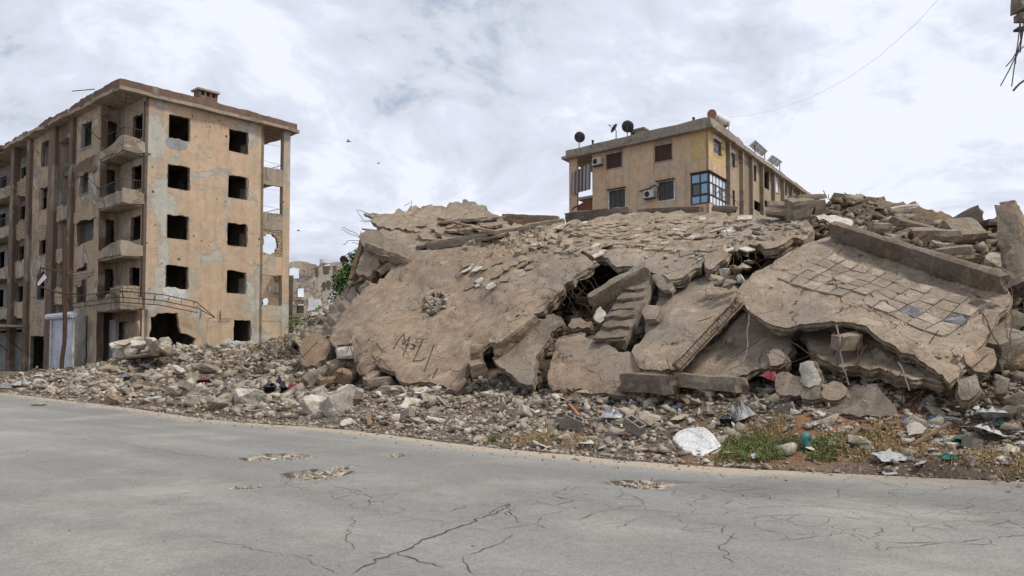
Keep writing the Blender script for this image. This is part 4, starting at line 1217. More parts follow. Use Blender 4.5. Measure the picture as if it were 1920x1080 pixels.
M_FR = facade_mat('ochre_render', (.49, .36, .25), (.42, .315, .225), (.36, .32, .26), (.42, .41, .37), band=2.2, streak=.3)
M_FL = facade_mat('dirty_ochre_render', (.40, .305, .205), (.33, .255, .18), (.25, .21, .165), (.42, .41, .37), streak=.6, gthr=.5)
M_FG = facade_mat('bluegrey_render', (.27, .28, .285), (.23, .235, .235), (.2, .18, .155), (.33, .33, .32), holes=False, gthr=.56)
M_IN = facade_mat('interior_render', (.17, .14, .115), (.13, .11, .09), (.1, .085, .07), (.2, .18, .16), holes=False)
M_INL = facade_mat('balcony_render', (.36, .31, .25), (.31, .26, .2), (.26, .22, .17), (.36, .36, .34), holes=False, streak=.7)
M_COLB = facade_mat('rusty_brown_render', (.14, .095, .07), (.11, .078, .06), (.22, .17, .13), (.27, .23, .19), holes=False, streak=.9)
M_ROOFE = facade_mat('weathered_roof_edge', (.17, .10, .075), (.125, .085, .065), (.23, .195, .155), (.30, .26, .21), holes=False, streak=.9, gthr=.55)
M_CONC = facade_mat('balcony_concrete', (.33, .275, .215), (.27, .225, .175), (.2, .165, .13), (.36, .33, .28), holes=False, streak=.8, gthr=.52)


def brick_mat(name, c1, c2, mortar, w=.4, h=.2, ms=.02):
    m, t, b = new_mat(name); p = geo(t).outputs['Position']
    q = t.vmath('SUBTRACT', p, tuple(O3)); cu = t.vmath('DOT_PRODUCT', q, tuple(U2)); cv = t.vmath('DOT_PRODUCT', q, tuple(V2))
    bk = t.n.new('ShaderNodeTexBrick'); t.put(bk.inputs['Vector'], t.comb(t.math('ADD', cu, cv), t.sep(p)[2], 0))
    bk.inputs['Scale'].default_value = 1; bk.inputs['Brick Width'].default_value = w; bk.inputs['Row Height'].default_value = h; bk.inputs['Mortar Size'].default_value = ms
    bk.inputs['Color1'].default_value = (*c1, 1); bk.inputs['Color2'].default_value = (*c2, 1); bk.inputs['Mortar'].default_value = (*mortar, 1)
    n = t.noise(p, 5, 6, .7)
    t.put(b.inputs['Base Color'], t.mix(1.0, bk.outputs['Color'], t.ramp(n, [(.3, .72), (.7, 1.15)]), 'MULTIPLY'))
    t.put(b.inputs['Normal'], t.bump(t.math('SUBTRACT', n, t.math('MULTIPLY', bk.outputs['Fac'], 1.5)), .6, .03))
    return m


M_BRICK = brick_mat('bare_blockwork', (.36, .28, .19), (.29, .22, .15), (.12, .09, .065))
M_YBRICK = brick_mat('yellow_brick', (.60, .45, .22), (.52, .38, .17), (.40, .31, .19), .34, .17, .012)

LB = empty('ruined_apartment_block', O3, label='gutted five storey ochre apartment block with empty windows and shell scars', cat='building')
FU, FV = U2, V2


def W(u, v, z): return O3 + U2 * u + V2 * v + Z3 * z


FLZ = [5.0, 8.05, 11.1, 14.1]; ROOF = 17.15
UE, VE = 10.95, 30.0
# floors and roof
rr = random.Random(2)
for i, z in enumerate(FLZ):
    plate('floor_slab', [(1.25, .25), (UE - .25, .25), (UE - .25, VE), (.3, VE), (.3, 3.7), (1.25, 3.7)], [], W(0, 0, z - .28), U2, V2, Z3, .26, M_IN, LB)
rf_ = plate('roof', [(-.5, -.35), (UE + .45, -.35), (UE + .45, VE), (-.5, VE), (-.45, 22), (-.2, 20.5), (-.5, 19), (-.5, 12), (-.3, 11.2), (-.5, 10.6)], [], W(0, 0, ROOF), U2, V2, Z3, .2, [M_CONC, M_CONC], LB, jag=.07, step=.5)
plate('roof_parapet', [(-.5, 0), (UE + .3, 0), (UE + .3, .38), (6, .43), (-.5, .42)], [], W(0, -.32, ROOF + .2), U2, Z3, V2, .22, M_ROOFE, LB, jag=.03, step=.3)
plate('roof_parapet', [(-.1, 0), (7, 0), (7.2, .2), (6.8, .3), (3.5, .36), (-.1, .42)], [], W(-.5, 0, ROOF + .2), V2, Z3, U2, .22, M_ROOFE, LB, jag=.05, step=.3)
plate('roof_parapet', [(7.4, 0), (20, 0), (20, .1), (16, .2), (13, .14), (11, .3), (10, .22), (8, .26)], [], W(-.47, 0, ROOF + .2), V2, Z3, U2, .22, M_ROOFE, LB, jag=.09, step=.3)
plate('roof_parapet', [(20.2, 0), (VE, 0), (VE, .3), (24, .28), (20.2, .25)], [], W(-.47, 0, ROOF + .2), V2, Z3, U2, .22, M_ROOFE, LB, jag=.05, step=.3)
# chimney
ch = MB(); 
cb = lambda m, u0, v0, z0, du, dv_, dz: m.box(W(u0, v0, z0), U2 * du, V2 * dv_, Z3 * dz)
cb(ch, 4.75, .7, ROOF + .2, 1.25, .7, 1.05)
for k in range(4): cb(ch, 4.75 + .02 + k * .36, .7, ROOF + 1.25, .14, .7, .3)
cb(ch, 5.86, .7, ROOF + 1.25, .16, .7, .3)
cho = ch.build('chimney', M_ROOFE, LB)
c2_ = MB(); cb(c2_, 4.65, .6, ROOF + 1.55, 1.47, .95, .12); c2_.build('chimney_cap', M_CONC, cho)

# right hand face, full height wall with window openings
WR = [(2.55, 3.9), (6.45, 7.8)]; holes = []
for z in FLZ:
    for a, b in WR: holes.append(rect(a, z + .95, b, z + 2.36))
holes.append(rect(6.98, 2.9, 8.15, 4.25))
holes.append([(1.45, .6), (1.42, 4.2), (1.9, 4.25), (2.1, 4.5), (2.7, 4.55), (3.0, 4.5), (3.3, 4.55), (3.4, 4.0), (3.55, 3.35), (4.05, 3.25), (4.5, 3.0), (4.35, 2.6), (3.9, 2.35), (3.5, 2.0), (3.4, .6)])
plate('wall', rect(1.1, 0, 8.95, ROOF), holes, W(0, 0, 0), U2, Z3, V2, .25, [M_FR, M_FR], LB, hjag=.035)
# rough lining of the openings: each is a window of its own
for z in FLZ + [1.95]:
    for i, (a, b) in enumerate(WR if z > 2 else [(6.98, 8.15)]):
        m = MB(); z0, z1 = (z + .93, z + 2.4)
        if z < 2: z0, z1 = 2.88, 4.27
        m.box(W(a - .02, .04, z0 - .05), U2 * (b - a + .04), V2 * .2, Z3 * .07)
        m.box(W(a - .03, .04, z0 + .02), U2 * .05, V2 * .2, Z3 * (z1 - z0 - .04)); m.box(W(b - .02, .04, z0 + .02), U2 * .05, V2 * .2, Z3 * (z1 - z0 - .04))
        m.build('window', M_IN if (i + int(z)) % 2 else M_INL, LB)
# whitish patch below two windows: repaired render, thin slab of plaster
for (u0, u1, z0, z1) in ((2.45, 3.95, 5.35, 5.93), (6.3, 8.4, 2.0, 2.85), (2.5, 3.6, 14.55, 15.0)):
    plate('plaster_patch', rect(u0, z0, u1, z1), [], W(0, -.012, 0), U2, Z3, V2, .01, M_WHITE if z0 < 6 else M_FG, LB, jag=.08, step=.2)
# far corner with see-through balconies
colw = plate('column', rect(10.45, 0, UE, ROOF), [], W(0, 0, 0), U2, Z3, V2, .4, M_FR, LB, jag=.012, step=.5)
bands = [(ROOF - .25, ROOF), (FLZ[3] - .75, FLZ[3] + .35), (FLZ[2] - .75, FLZ[2] + .35), (FLZ[1] - .7, FLZ[1] + .55), (FLZ[0] - .7, FLZ[0] + .3)]
for a, b in bands[1:]:
    plate('balcony', rect(8.95, a, 10.45, b), [], W(0, .03, 0), U2, Z3, V2, .2, [M_CONC if a > 9 else M_FR, M_CONC], LB, jag=.03)
    m = MB(); m.box(W(8.6, .23, (a + b) / 2 - .1), U2 * 2.35, V2 * 3.2, Z3 * .2); m.build('balcony_floor', M_CONC, LB)
plate('wall', rect(8.95, 0, 10.45, FLZ[0] - .7), [[(9.6, 2.6), (9.65, 3.1), (9.8, 3.25), (9.95, 3.0), (9.85, 2.5)]], W(0, .05, 0), U2, Z3, V2, .2, [M_FR, M_IN], LB, hjag=.05)
# lower shell hole with ragged blockwork on the second floor
plate('wall_remnant', rect(8.95, FLZ[1] + .55, 10.45, FLZ[2] - .75), [[(9.0, FLZ[1] + .75), (9.0, FLZ[2] - 1.3), (9.3, FLZ[2] - 1.0), (9.7, FLZ[2] - 1.0), (10.05, FLZ[2] - 1.25), (10.15, FLZ[1] + 1.2), (10.0, FLZ[1] + .8), (9.6, FLZ[1] + .62)]], W(0, .06, 0), U2, Z3, V2, .2, [M_BRICK, M_BRICK], LB, hjag=.05)
for z in FLZ[2:]:
    rl = MB()
    for k in range(9): rl.tube([W(UE - .05, .3 + .38 * k, z + .35), W(UE - .05, .3 + .38 * k, z + .95)], .012, 4)
    rl.tube([W(UE - .05, .2, z + .95), W(UE - .05, 3.5, z + .97)], .02, 4); rl.tube([W(9, .1, z + .8), W(10.4, .1, z + .7)], .012, 4)
    rl.tube([W(9, .1, z + 1.9), W(10.4, .1, z + 2.0)], .01, 4); rl.build('railing', M_RUST, LB)
    m = MB(); m.box(W(UE - .12, .3, z - .1), U2 * .12, V2 * 3.2, Z3 * .42); m.build('balcony_upstand', M_CONC, LB)
# rear and hidden walls
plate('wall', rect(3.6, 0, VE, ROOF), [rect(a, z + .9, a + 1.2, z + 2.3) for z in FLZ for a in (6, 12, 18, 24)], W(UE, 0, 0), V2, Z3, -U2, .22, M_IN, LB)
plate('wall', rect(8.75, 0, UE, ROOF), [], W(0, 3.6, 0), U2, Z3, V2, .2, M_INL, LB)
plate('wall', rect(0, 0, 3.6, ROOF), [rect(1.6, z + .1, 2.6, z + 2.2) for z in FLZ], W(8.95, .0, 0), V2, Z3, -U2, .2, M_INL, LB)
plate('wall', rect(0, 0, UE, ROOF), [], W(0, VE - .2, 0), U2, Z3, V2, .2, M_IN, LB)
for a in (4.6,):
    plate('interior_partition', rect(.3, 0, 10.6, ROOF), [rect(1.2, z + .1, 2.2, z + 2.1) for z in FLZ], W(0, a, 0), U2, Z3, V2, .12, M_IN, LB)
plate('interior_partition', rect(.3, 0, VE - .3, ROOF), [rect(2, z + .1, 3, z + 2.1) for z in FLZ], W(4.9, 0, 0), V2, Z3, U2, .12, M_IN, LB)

# street corner: recess with balconies
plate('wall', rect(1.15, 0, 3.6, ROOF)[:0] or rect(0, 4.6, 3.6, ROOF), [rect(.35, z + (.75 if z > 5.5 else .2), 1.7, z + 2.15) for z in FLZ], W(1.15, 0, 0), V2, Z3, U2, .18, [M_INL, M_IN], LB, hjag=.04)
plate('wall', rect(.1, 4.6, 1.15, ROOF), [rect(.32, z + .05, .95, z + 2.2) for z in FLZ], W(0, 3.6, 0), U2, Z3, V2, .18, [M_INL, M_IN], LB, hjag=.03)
mb_ = MB(); mb_.box(W(1.05, -.06, 0), U2 * .09, V2 * .1, Z3 * 16.9); mb_.build('downpipe', M_RUST, LB)
for i, z in enumerate(FLZ):
    m = MB(); m.box(W(.0, 0, z - .45), U2 * 1.15, V2 * 3.6, Z3 * .18); bl = m.build('balcony', M_CONC, LB)
    hp = [(0, -.45), (3.6, -.45), (3.6, -.05), (2.9, -.1), (1.7, .05) if i == 3 else (1.7, .2), (0, .35)] if i in (3, 1) else [(0, -.5), (3.6, -.5), (3.6, .1), (0, .12)]
    plate('balcony_front', [(a, z + b + .18) for a, b in hp], [], W(-.1, 0, 0), V2, Z3, U2, .1, [M_CONC, M_CONC], bl, jag=.05)
    plate('balcony_side', [(-.1, z - .34), (1.1, z - .3), (1.1, z + .28), (-.1, z + .5)] if i != 3 else [(-.1, z - .3), (1.1, z - .25), (1.1, z + .3), (-.1, z + .55)], [], W(0, -.1, 0), U2, Z3, V2, .1, [M_CONC, M_CONC], bl, jag=.05)
    if i >= 2:
        rl = MB(); zt = z + 1.02
        rl.tube([W(1.05, -.03, zt + .02), W(-.05, -.03, zt), W(-.08, 3.55, zt - (.1 if i == 2 else .05))], .028, 5)
        for k in range(6): rl.tube([W(.15 + k * .18, -.03, z + .3), W(.15 + k * .18, -.03, zt)], .011, 4)
        for k in range(17 if i == 2 else 5): rl.tube([W(-.06, .2 + k * .2, z + .2), W(-.06, .2 + k * .2, zt)], .011, 4)
        rl.tube([W(-.06, 3.5, zt - .1), W(-.4, 4.4, zt + .75)], .02, 4)
        rl.build('railing', M_DKMETAL if i == 2 else M_RUST, bl)
# jagged rim hanging from the balcony soffits and a loose wire at the roof corner
m = MB(); m.tube([W(.1, .2, ROOF), W(.05, .4, 15.5), W(.15, .3, 14.4)], .02, 4); m.tube([W(1.0, 0, 16.1), W(.1, .3, 16.3)], .015, 4); m.build('hanging_rebar', M_RUST, LB)
m = MB(); m.tube([W(-.55, 3.1, 17.9), W(-.9, 5.6, 18.25)], .03, 5); m.build('roof_rod', M_DKMETAL, LB)
# broken blockwork on the first floor balcony
plate('wall_remnant', [(0, 5.2), (2.4, 5.2), (2.45, 5.5), (1.8, 5.6), (1.7, 5.9), (1.2, 5.85), (.9, 6.0), (0, 5.95)], [], W(.05, 0, 0), V2, Z3, U2, .2, M_BRICK, LB, jag=.06, step=.25)
plate('wall_remnant', [(0, 5.2), (1.1, 5.2), (1.1, 5.9), (.5, 6.0), (0, 5.8)], [], W(0, .05, 0), U2, Z3, V2, .2, M_BRICK, LB, jag=.06, step=.25)
# corner column of the first and second floors and stub on the third
plate('column', rect(3.3, 0, 3.75, ROOF), [], W(-.06, 0, 0), V2, Z3, U2, .4, [M_FL, M_COLB], LB, jag=.03, step=.4)
plate('column', rect(.0, 0, .4, 4.6), [], W(1.1, -.05, 0), U2, Z3, V2, .35, [M_FR, M_FR], LB, jag=.06, step=.35)
# ground floor behind the corner: shop openings closed with blocks
plate('wall', rect(-.1, 0, 3.6, 4.65), [rect(2.7, 0, 3.55, 3.9)][:0], W(1.3, 0, 0), V2, Z3, U2, .15, [M_FL, M_IN], LB)
plate('lintel', rect(-.05, 4.0, 3.5, 4.55), [], W(.9, 0, 0), V2, Z3, U2, .2, M_COLB, LB, jag=.03)
plate('shop_pier', rect(2.5, 0, 3.3, 4.1), [], W(.7, 0, 0), V2, Z3, U2, .2, M_FG, LB, jag=.02)

# long street front, bay by bay
def bayw(v0, v1, holes, mat=M_FL, off=0, z0=4.4, z1=ROOF, jag=.0, **k):
    return plate('wall', rect(v0, z0, v1, z1), holes, W(off, 0, 0), V2, Z3, U2, .22, [mat, M_IN], LB, hjag=.04, **k)


f0, f1, f2, f3 = FLZ
w1 = [rect(4.85, f3 + .85, 6.45, f3 + 2.35), rect(5.2, f2 + .95, 6.5, f2 + 2.2), [(4.3, f1 + 1.0), (6.6, f1 + .8), (6.9, f1 + 2.4), (4.2, f1 + 2.5)], [(5.1, f0 + .4), (6.6, f0 + .2), (6.7, f0 + 2.3), (5.2, f0 + 2.5)], [(5.1, f1 - .75), (5.6, f1 - .75), (5.6, f1 - .4), (5.1, f1 - .4)]]
bayw(3.75, 7.3, w1)
for r_ in w1[:2]:
    m = MB(); (a, b), (c, _), (_, d) = r_[0], r_[1], r_[2]
    m.box(W(.02, a, b), U2 * .18, V2 * .06, Z3 * (d - b)); m.box(W(.02, c - .06, b), U2 * .18, V2 * .06, Z3 * (d - b)); m.box(W(-.05, a - .08, b - .08), U2 * .3, V2 * (c - a + .16), Z3 * .07)
    m.build('window', M_FG, LB)
plate('wall_remnant', [(4.0, f1 - .9), (7.2, f1 - .9), (7.2, f1 - 1.7), (5.9, f1 - 1.75), (5.8, f1 - 1.3), (4.2, f1 - 1.2)][::-1], [], W(-.03, 0, 0), V2, Z3, U2, .05, M_BRICK, LB, jag=.06, step=.25)
plate('spandrel', rect(3.75, f3 - .75, 7.3, f3 - .05), [], W(-.08, 0, 0), V2, Z3, U2, .08, M_COLB, LB, jag=.08, step=.3)
plate('spandrel', rect(3.75, f2 - .7, 7.3, f2 - .2), [], W(-.07, 0, 0), V2, Z3, U2, .07, M_FL, LB, jag=.08, step=.3)
for a, b, m_ in ((7.3, 7.85, M_COLB), (10.3, 11.35, M_COLB), (15.0, 15.6, M_COLB), (18.2, 18.9, M_COLB), (23.6, 24.2, M_COLB)):
    plate('column', rect(a, 0, b, ROOF), [], W(-.22, 0, 0), V2, Z3, U2, .45, [m_, M_COLB], LB, jag=.05, step=.45)
# open stair bay with bluish inner wall and sagging spandrels
plate('wall', rect(7.8, 4.0, 10.4, ROOF), [rect(8.3, f1 - 2.0, 9.2, f1 - .2)][:0], W(1.7, 0, 0), V2, Z3, U2, .2, [M_FG, M_IN], LB)
for z, h_, m_ in ((f2 - .3, .85, M_FL), (f1 + .1, .8, M_FL), (f0 + .3, 1.0, M_FL), (ROOF - 1.0, .8, M_COLB), (2.2, .9, M_FL)):
    plate('spandrel', rect(7.85, z, 10.3, z + h_), [], W(-.02, 0, 0), V2, Z3, U2, .25, [m_, M_CONC], LB, jag=.07, step=.3)
plate('wall', rect(.05, 4, 1.7, ROOF), [], W(0, 10.15, 0), U2, Z3, V2, .15, [M_INL, M_IN], LB)
# window bay
w2 = [rect(11.9, f3 + .8, 13.4, f3 + 2.5), rect(12.1, f2 + .8, 13.5, f2 + 2.3), rect(12.2, f1 + .8, 13.4, f1 + 2.3), rect(12.2, f0 + .8, 13.6, f0 + 2.6)]
bayw(11.35, 15.0, w2, M_FL)
for (r_, m_) in zip(w2, (M_COLB, M_INL, M_COLB, M_IN)):
    m = MB(); a, b = r_[0]; c, d = r_[2]
    m.box(W(.03, c - .12, b), U2 * .17, V2 * .12, Z3 * (d - b)); m.box(W(.03, a, b - .02), U2 * .17, V2 * (c - a - .12), Z3 * .06); m.build('window', m_, LB)
plate('wall_remnant', rect(12.2, f2 - 1.2, 13.6, f2 - .3), [], W(-.03, 0, 0), V2, Z3, U2, .05, M_BRICK, LB, jag=.05, step=.25)
# narrow recess and broken bay further along
plate('wall', rect(15.6, 4, 18.2, ROOF), [rect(16.2, z + .2, 17.3, z + 2.3) for z in FLZ[:3]], W(1.3, 0, 0), V2, Z3, U2, .2, [M_FG, M_IN], LB, hjag=.08)
for z, m_ in ((f3 - .5, M_BRICK), (f2 - .6, M_BRICK), (f1 - .3, M_FL), (f0 - .2, M_FL)):
    plate('spandrel', rect(15.6, z, 18.2, z + 1.0), [], W(.0, 0, 0), V2, Z3, U2, .25, [m_, M_CONC], LB, jag=.12, step=.3)
# balcony bay at the far end
plate('wall', rect(18.9, 4, VE, ROOF), [rect(20.0, z + .1, 21.6, z + 2.3) for z in FLZ] + [rect(25, z + .9, 26.5, z + 2.3) for z in FLZ], W(1.3, 0, 0), V2, Z3, U2, .2, [M_FG, M_IN], LB)
for z in FLZ:
    m = MB(); m.box(W(-.02, 18.9, z - .3), U2 * 1.3, V2 * 4.7, Z3 * .2); bl = m.build('balcony', M_CONC, LB)
    plate('balcony_front', rect(18.9, z - .3, 23.6, z + .45), [], W(-.12, 0, 0), V2, Z3, U2, .1, [M_CONC, M_CONC], bl, jag=.04)
    if z > 10:
        rl = MB(); rl.tube([W(-.05, 18.95, z + 1.15), W(-.05, 23.5, z + 1.15)], .025, 4)
        for k in range(24): rl.tube([W(-.05, 19 + k * .19, z + .45), W(-.05, 19 + k * .19, z + 1.15)], .011, 4)
        rl.build('railing', M_DKMETAL, bl)
# ground floor of the street front: walls, shutters, canopy
def shutter_mat(name, c):
    m, t, b = new_mat(name, .45); p = geo(t).outputs['Position']; z = t.sep(p)[2]
    wv = t.math('SINE', t.math('MULTIPLY', z, 62))
    n = t.noise(p, 1.4, 5, .6, 1.0)
    t.put(b.inputs['Base Color'], t.mix(t.mapr(n, .4, .65), c, tuple(x * .72 for x in c)))
    t.put(b.inputs['Normal'], t.bump(t.math('ADD', wv, t.math('MULTIPLY', n, 4)), .5, .02)); b.inputs['Metallic'].default_value = .15
    return m


M_SHUT = shutter_mat('blue_grey_shutter', (.48, .51, .60)); M_SHUT2 = shutter_mat('old_grey_shutter', (.17, .17, .165))
plate('roller_shutter', rect(5.0, .4, 8.3, 4.3), [], W(-.75, 0, 0), V2, Z3, U2, .04, M_SHUT, LB)
m = MB(); m.tube([W(-.85, 4.7, 4.42), W(-.85, 8.9, 4.42)], .2, 12); m.build('shutter_box', M_SHUT, LB)
for q in (4.75, 8.3): m = MB(); m.box(W(-.85, q, .2), U2 * .12, V2 * .2, Z3 * 4.05); m.build('shutter_post', M_WHITE, LB)
m = MB(); m.box(W(-.7, 5.0, 4.3), U2 * .7, V2 * 3.3, Z3 * .12); m.box(W(-.7, 4.95, .3), U2 * .7, V2 * .06, Z3 * 4); m.box(W(-.7, 8.32, .3), U2 * .7, V2 * .06, Z3 * 4); m.build('shop_housing', M_FG, LB)
plate('wall', rect(3.75, 0, 4.8, 4.4), [], W(0, 0, 0), V2, Z3, U2, .2, M_FL, LB)
plate('wall', rect(8.5, 0, 11.4, 4.4), [], W(.25, 0, 0), V2, Z3, U2, .2, M_FL, LB)
plate('wall', rect(11.35, 0, 15.0, 4.4), [rect(12.0, .2, 14.6, 3.3)], W(.02, 0, 0), V2, Z3, U2, .2, [M_FL, M_IN], LB, hjag=.05)
plate('wall', rect(11.35, 0, 15.0, 4.0), [], W(1.4, 0, 0), V2, Z3, U2, .2, M_CONC, LB)
for a, b in ((15.7, 18.2), (18.9, 23.6), (24.2, 29.6)):
    plate('roller_shutter', rect(a, .3, b, 3.7), [], W(.1, 0, 0), V2, Z3, U2, .04, M_SHUT2, LB)
m = MB(); m.box(W(-2.1, 15.4, 4.0), U2 * 2.1, V2 * 14, Z3 * .12)
m.build('shop_canopy', M_CONC, LB)
m = MB()
for v_ in (15.5, 18.6, 22.0): m.tube([W(-1.95, v_, 0), W(-1.95, v_, 4.0)], .05, 5); m.tube([W(-1.9, v_, 4.0), W(-.1, v_, 2.2)], .03, 4)
m.build('canopy_strut', M_DKMETAL, LB)
m = MB()
for k in range(4): m.box(W(-3.2 + k * .35, 11.5, 0), U2 * (3.0 - k * .35), V2 * 16, Z3 * (.45 + .15 * k))
m.build('shop_step', M_CONC, LB)

# bent truss of a lost awning along the first floor
aw = MB(); z0 = 5.25
A0 = [W(-.35, 6.5, 5.2), W(-.35, 0, z0), W(-.32, -.35, z0), W(2.0, -.45, z0 - .05), W(4.3, -.5, z0 - .4), W(5.2, -.9, 4.3)]
A1 = [W(-.75, 6.0, 5.5), W(-.75, 0, z0 + .3), W(-.7, -.8, z0 + .35), W(2.0, -.9, z0 + .25), W(4.0, -.9, z0 - .05), W(5.2, -.9, 4.3)]
A2 = [p + Vector((0, 0, -.28)) for p in A0[:-1]]
for A in (A0, A1, A2): aw.tube(A, .028, 5)
for k in range(12):
    f = k / 11 * 3.9; i = int(f); g_ = f - i
    a_ = A0[i].lerp(A0[i + 1], g_); b_ = A1[i].lerp(A1[i + 1], g_); aw.tube([a_, b_], .018, 4)
    if i < 3: aw.tube([A2[i].lerp(A2[i + 1], g_), b_], .018, 4)
aw.tube([W(5.2, -.9, 4.3), W(5.2, -.05, 4.25)], .02, 4); aw.tube([W(4.7, -.1, 4.3), W(4.7, -.1, 4.75)], .02, 4); aw.tube([W(6.0, -.1, 4.25), W(6.0, -.1, 4.8), ], .025, 4); aw.tube([W(5.9, -.1, 4.27), W(6.7, -.1, 4.3)], .02, 4)
aw.build('awning_frame', M_RUST, label='bent rusty awning truss wrapped round the corner of the gutted block', cat='awning frame')

# bent rusty street pole with torn sign frame
pb = Pw(113, 696, -2.6); D_ = pb.y
pole = empty('sign_pole', Vector((pb.x, pb.y, 0)), label='bent rusty pole carrying a torn sign frame before the blue grey shutter', cat='sign pole')
PP = lambda x, y, dd=0: P(x, y, D_ + dd)
m = MB(); m.tube([Vector((pb.x, pb.y, -.1)), PP(117, 670), PP(121, 640), PP(122, 600), PP(120, 555), PP(121, 520), PP(121, 428)], .115, 8); m.build('pole', M_RUST, pole)
m = MB(); fr_ = [PP(137, 517), PP(105, 508), PP(76, 502), PP(74, 516), PP(68, 534), PP(95, 545), PP(120, 551), PP(145, 551)]
m.tube(fr_, .055, 5); m.tube([PP(97, 498, .3), PP(97, 546, .3)], .03, 4); m.tube([PP(82, 502, .3), PP(78, 515, .2), PP(68, 533)], .03, 4); m.tube([PP(48, 558, .4), PP(80, 558, .3), PP(130, 557)], .02, 4); m.build('sign_frame', M_RUST, pole)
m = MB(); m.add([PP(83, 513), PP(88, 520, -.1), PP(73, 536, -.1), PP(68, 532)], [(0, 1, 2, 3), (3, 2, 1, 0)]); m.build('torn_sheet', M_LTMETAL, pole)

# ------------------------------------------------------------------ inhabited block behind the heap
OR = Vector((372 / 1500 * 60, 60, 0)); UR = Vector((.55, .835, 0)).normalized(); VR = Vector((-.737, .676, 0)).normalized()
RB = empty('inhabited_apartment_block', OR, label='ochre apartment block still lived in, behind the heap, with a blue glazed bay', cat='building')
M_RR = facade_mat('warm_ochre_render', (.54, .39, .26), (.50, .36, .24), (.46, .36, .26), (.47, .4, .31), holes=False, o=OR, u=UR, v=VR, streak=.45, gthr=.56)
M_RS = facade_mat('stained_ochre_render', (.40, .31, .215), (.35, .27, .195), (.30, .245, .185), (.42, .37, .3), holes=False, o=OR, u=UR, v=VR, streak=.8)
M_RT = facade_mat('grey_parapet', (.30, .27, .225), (.25, .225, .19), (.2, .17, .13), (.34, .32, .28), holes=False, o=OR, u=UR, v=VR, streak=.9)
M_SHADE = plain('brown_roller_blind', (.055, .035, .028), .8, 0, .2, 20)
M_CURT = plain('dark_curtain', (.06, .062, .052), .7, 0, .5, 5)
M_GLB, _t, _b = new_mat('blue_glass', .12); _b.inputs['Base Color'].default_value = (.18, .33, .48, 1); _b.inputs['Specular IOR Level'].default_value = .8
M_GLW, _t, _b = new_mat('pale_glass', .1); _b.inputs['Base Color'].default_value = (.6, .66, .75, 1); _b.inputs['Specular IOR Level'].default_value = .9
M_GLD, _t, _b = new_mat('dark_glass', .1); _b.inputs['Base Color'].default_value = (.04, .045, .05, 1); _b.inputs['Specular IOR Level'].default_value = .8


def X(u, v, z): return OR + UR * u + VR * v + Z3 * z


def vr_(px):
    r = (px - 960) / FPX
    return (OR.x - r * OR.y) / (r * VR.y - VR.x)


def ur_(px):
    r = (px - 960) / FPX
    return (OR.x - r * OR.y) / (r * UR.y - UR.x)


def zr(py, D): return CAMZ + (675 - py) / FPX * D


RZ = 19.15; VEND = vr_(1068); VB = vr_(1112); LU = 33
vD = lambda v: OR.y + VR.y * v
# left face windows: px0, px1, ytop, ybot
wins = [(1139, 1168, 284, 312, 'blind'), (1231, 1263, 268, 298, 'blind'), (1144, 1174, 354, 388, 'curtain'), (1237, 1266, 338, 373, 'curtain')]
hs = []
for (a, b, t0, t1, k) in wins:
    v1, v0 = vr_(a), vr_(b); D = vD((v0 + v1) / 2); hs.append((v0, v1, zr(t1, D), zr(t0, D), k))
vb0 = vr_(1299)
plate('wall', rect(vb0, 0, VB, RZ), [rect(a, c, b, d) for a, b, c, d, k in hs], X(0, 0, 0), VR, Z3, UR, .25, [M_RR, M_RR], RB)
for a, b, c, d, k in hs:
    m = MB(); m.box(X(.08, a, c), UR * .1, VR * (b - a), Z3 * (d - c)); wn = m.build('window_blind' if k == 'blind' else 'window', M_SHADE if k == 'blind' else M_CURT, RB)
    m = MB()
    for (x0, x1, y0, y1) in ((a - .1, a, c - .1, d + .1), (b, b + .1, c - .1, d + .1), (a, b, d, d + (.5 if k == 'blind' else .1)), (a, b, c - .1, c)):
        m.box(X(-.03, x0, y0), UR * .1, VR * (x1 - x0), Z3 * (y1 - y0))
    m.build('window_frame', M_INL if k == 'blind' else M_WHITE, wn)
    if k != 'blind':
        m = MB(); m.box(X(-.25, a - .1, d + .08), UR * .3, VR * (b - a + .3), Z3 * .06); m.build('window_hood', M_RUST, wn)
        m = MB()
        for q in (.33, .62): m.box(X(.05, a + (b - a) * q, c), UR * .03, VR * .05, Z3 * (d - c))
        m.box(X(.045, a + .02, c + .02), UR * .02, VR * (b - a) * .3, Z3 * (d - c - .04)); m.build('window_sash', M_DKMETAL, wn)
# corner bay: yellow brick above, blue glazing below
zb0, zb1 = zr(382, 60.6), zr(322, 60.6); zy = zr(297, 60.6)
plate('wall', rect(0, zy, vb0, RZ), [], X(-.03, 0, 0), VR, Z3, UR, .25, [M_YBRICK, M_RR], RB)
plate('wall', rect(0, zb1, vb0, zy), [], X(-.05, 0, 0), VR, Z3, UR, .25, M_RR, RB)
plate('wall', rect(0, 0, vb0, zb0), [], X(-.05, 0, 0), VR, Z3, UR, .25, M_RR, RB)
ub = ur_(1364)
wy = rect(ur_(1341), zr(292, 62.5), ur_(1356), zr(265, 62.5))
plate('wall', rect(-.03, zy, ub, RZ), [wy], X(0, -.03, 0), UR, Z3, VR, .25, [M_YBRICK, M_RR], RB)
plate('wall', rect(-.05, zb1, ub, zy), [], X(0, -.05, 0), UR, Z3, VR, .25, M_RR, RB)
plate('wall', rect(-.05, 0, ub, zb0), [], X(0, -.05, 0), UR, Z3, VR, .25, M_RR, RB)
gb = MB(); H_ = zb1 - zb0
gb.box(X(.05, .05, zb0), UR * .04, VR * (vb0 - .05), Z3 * H_); glz = gb.build('glazed_bay', M_GLD, RB)
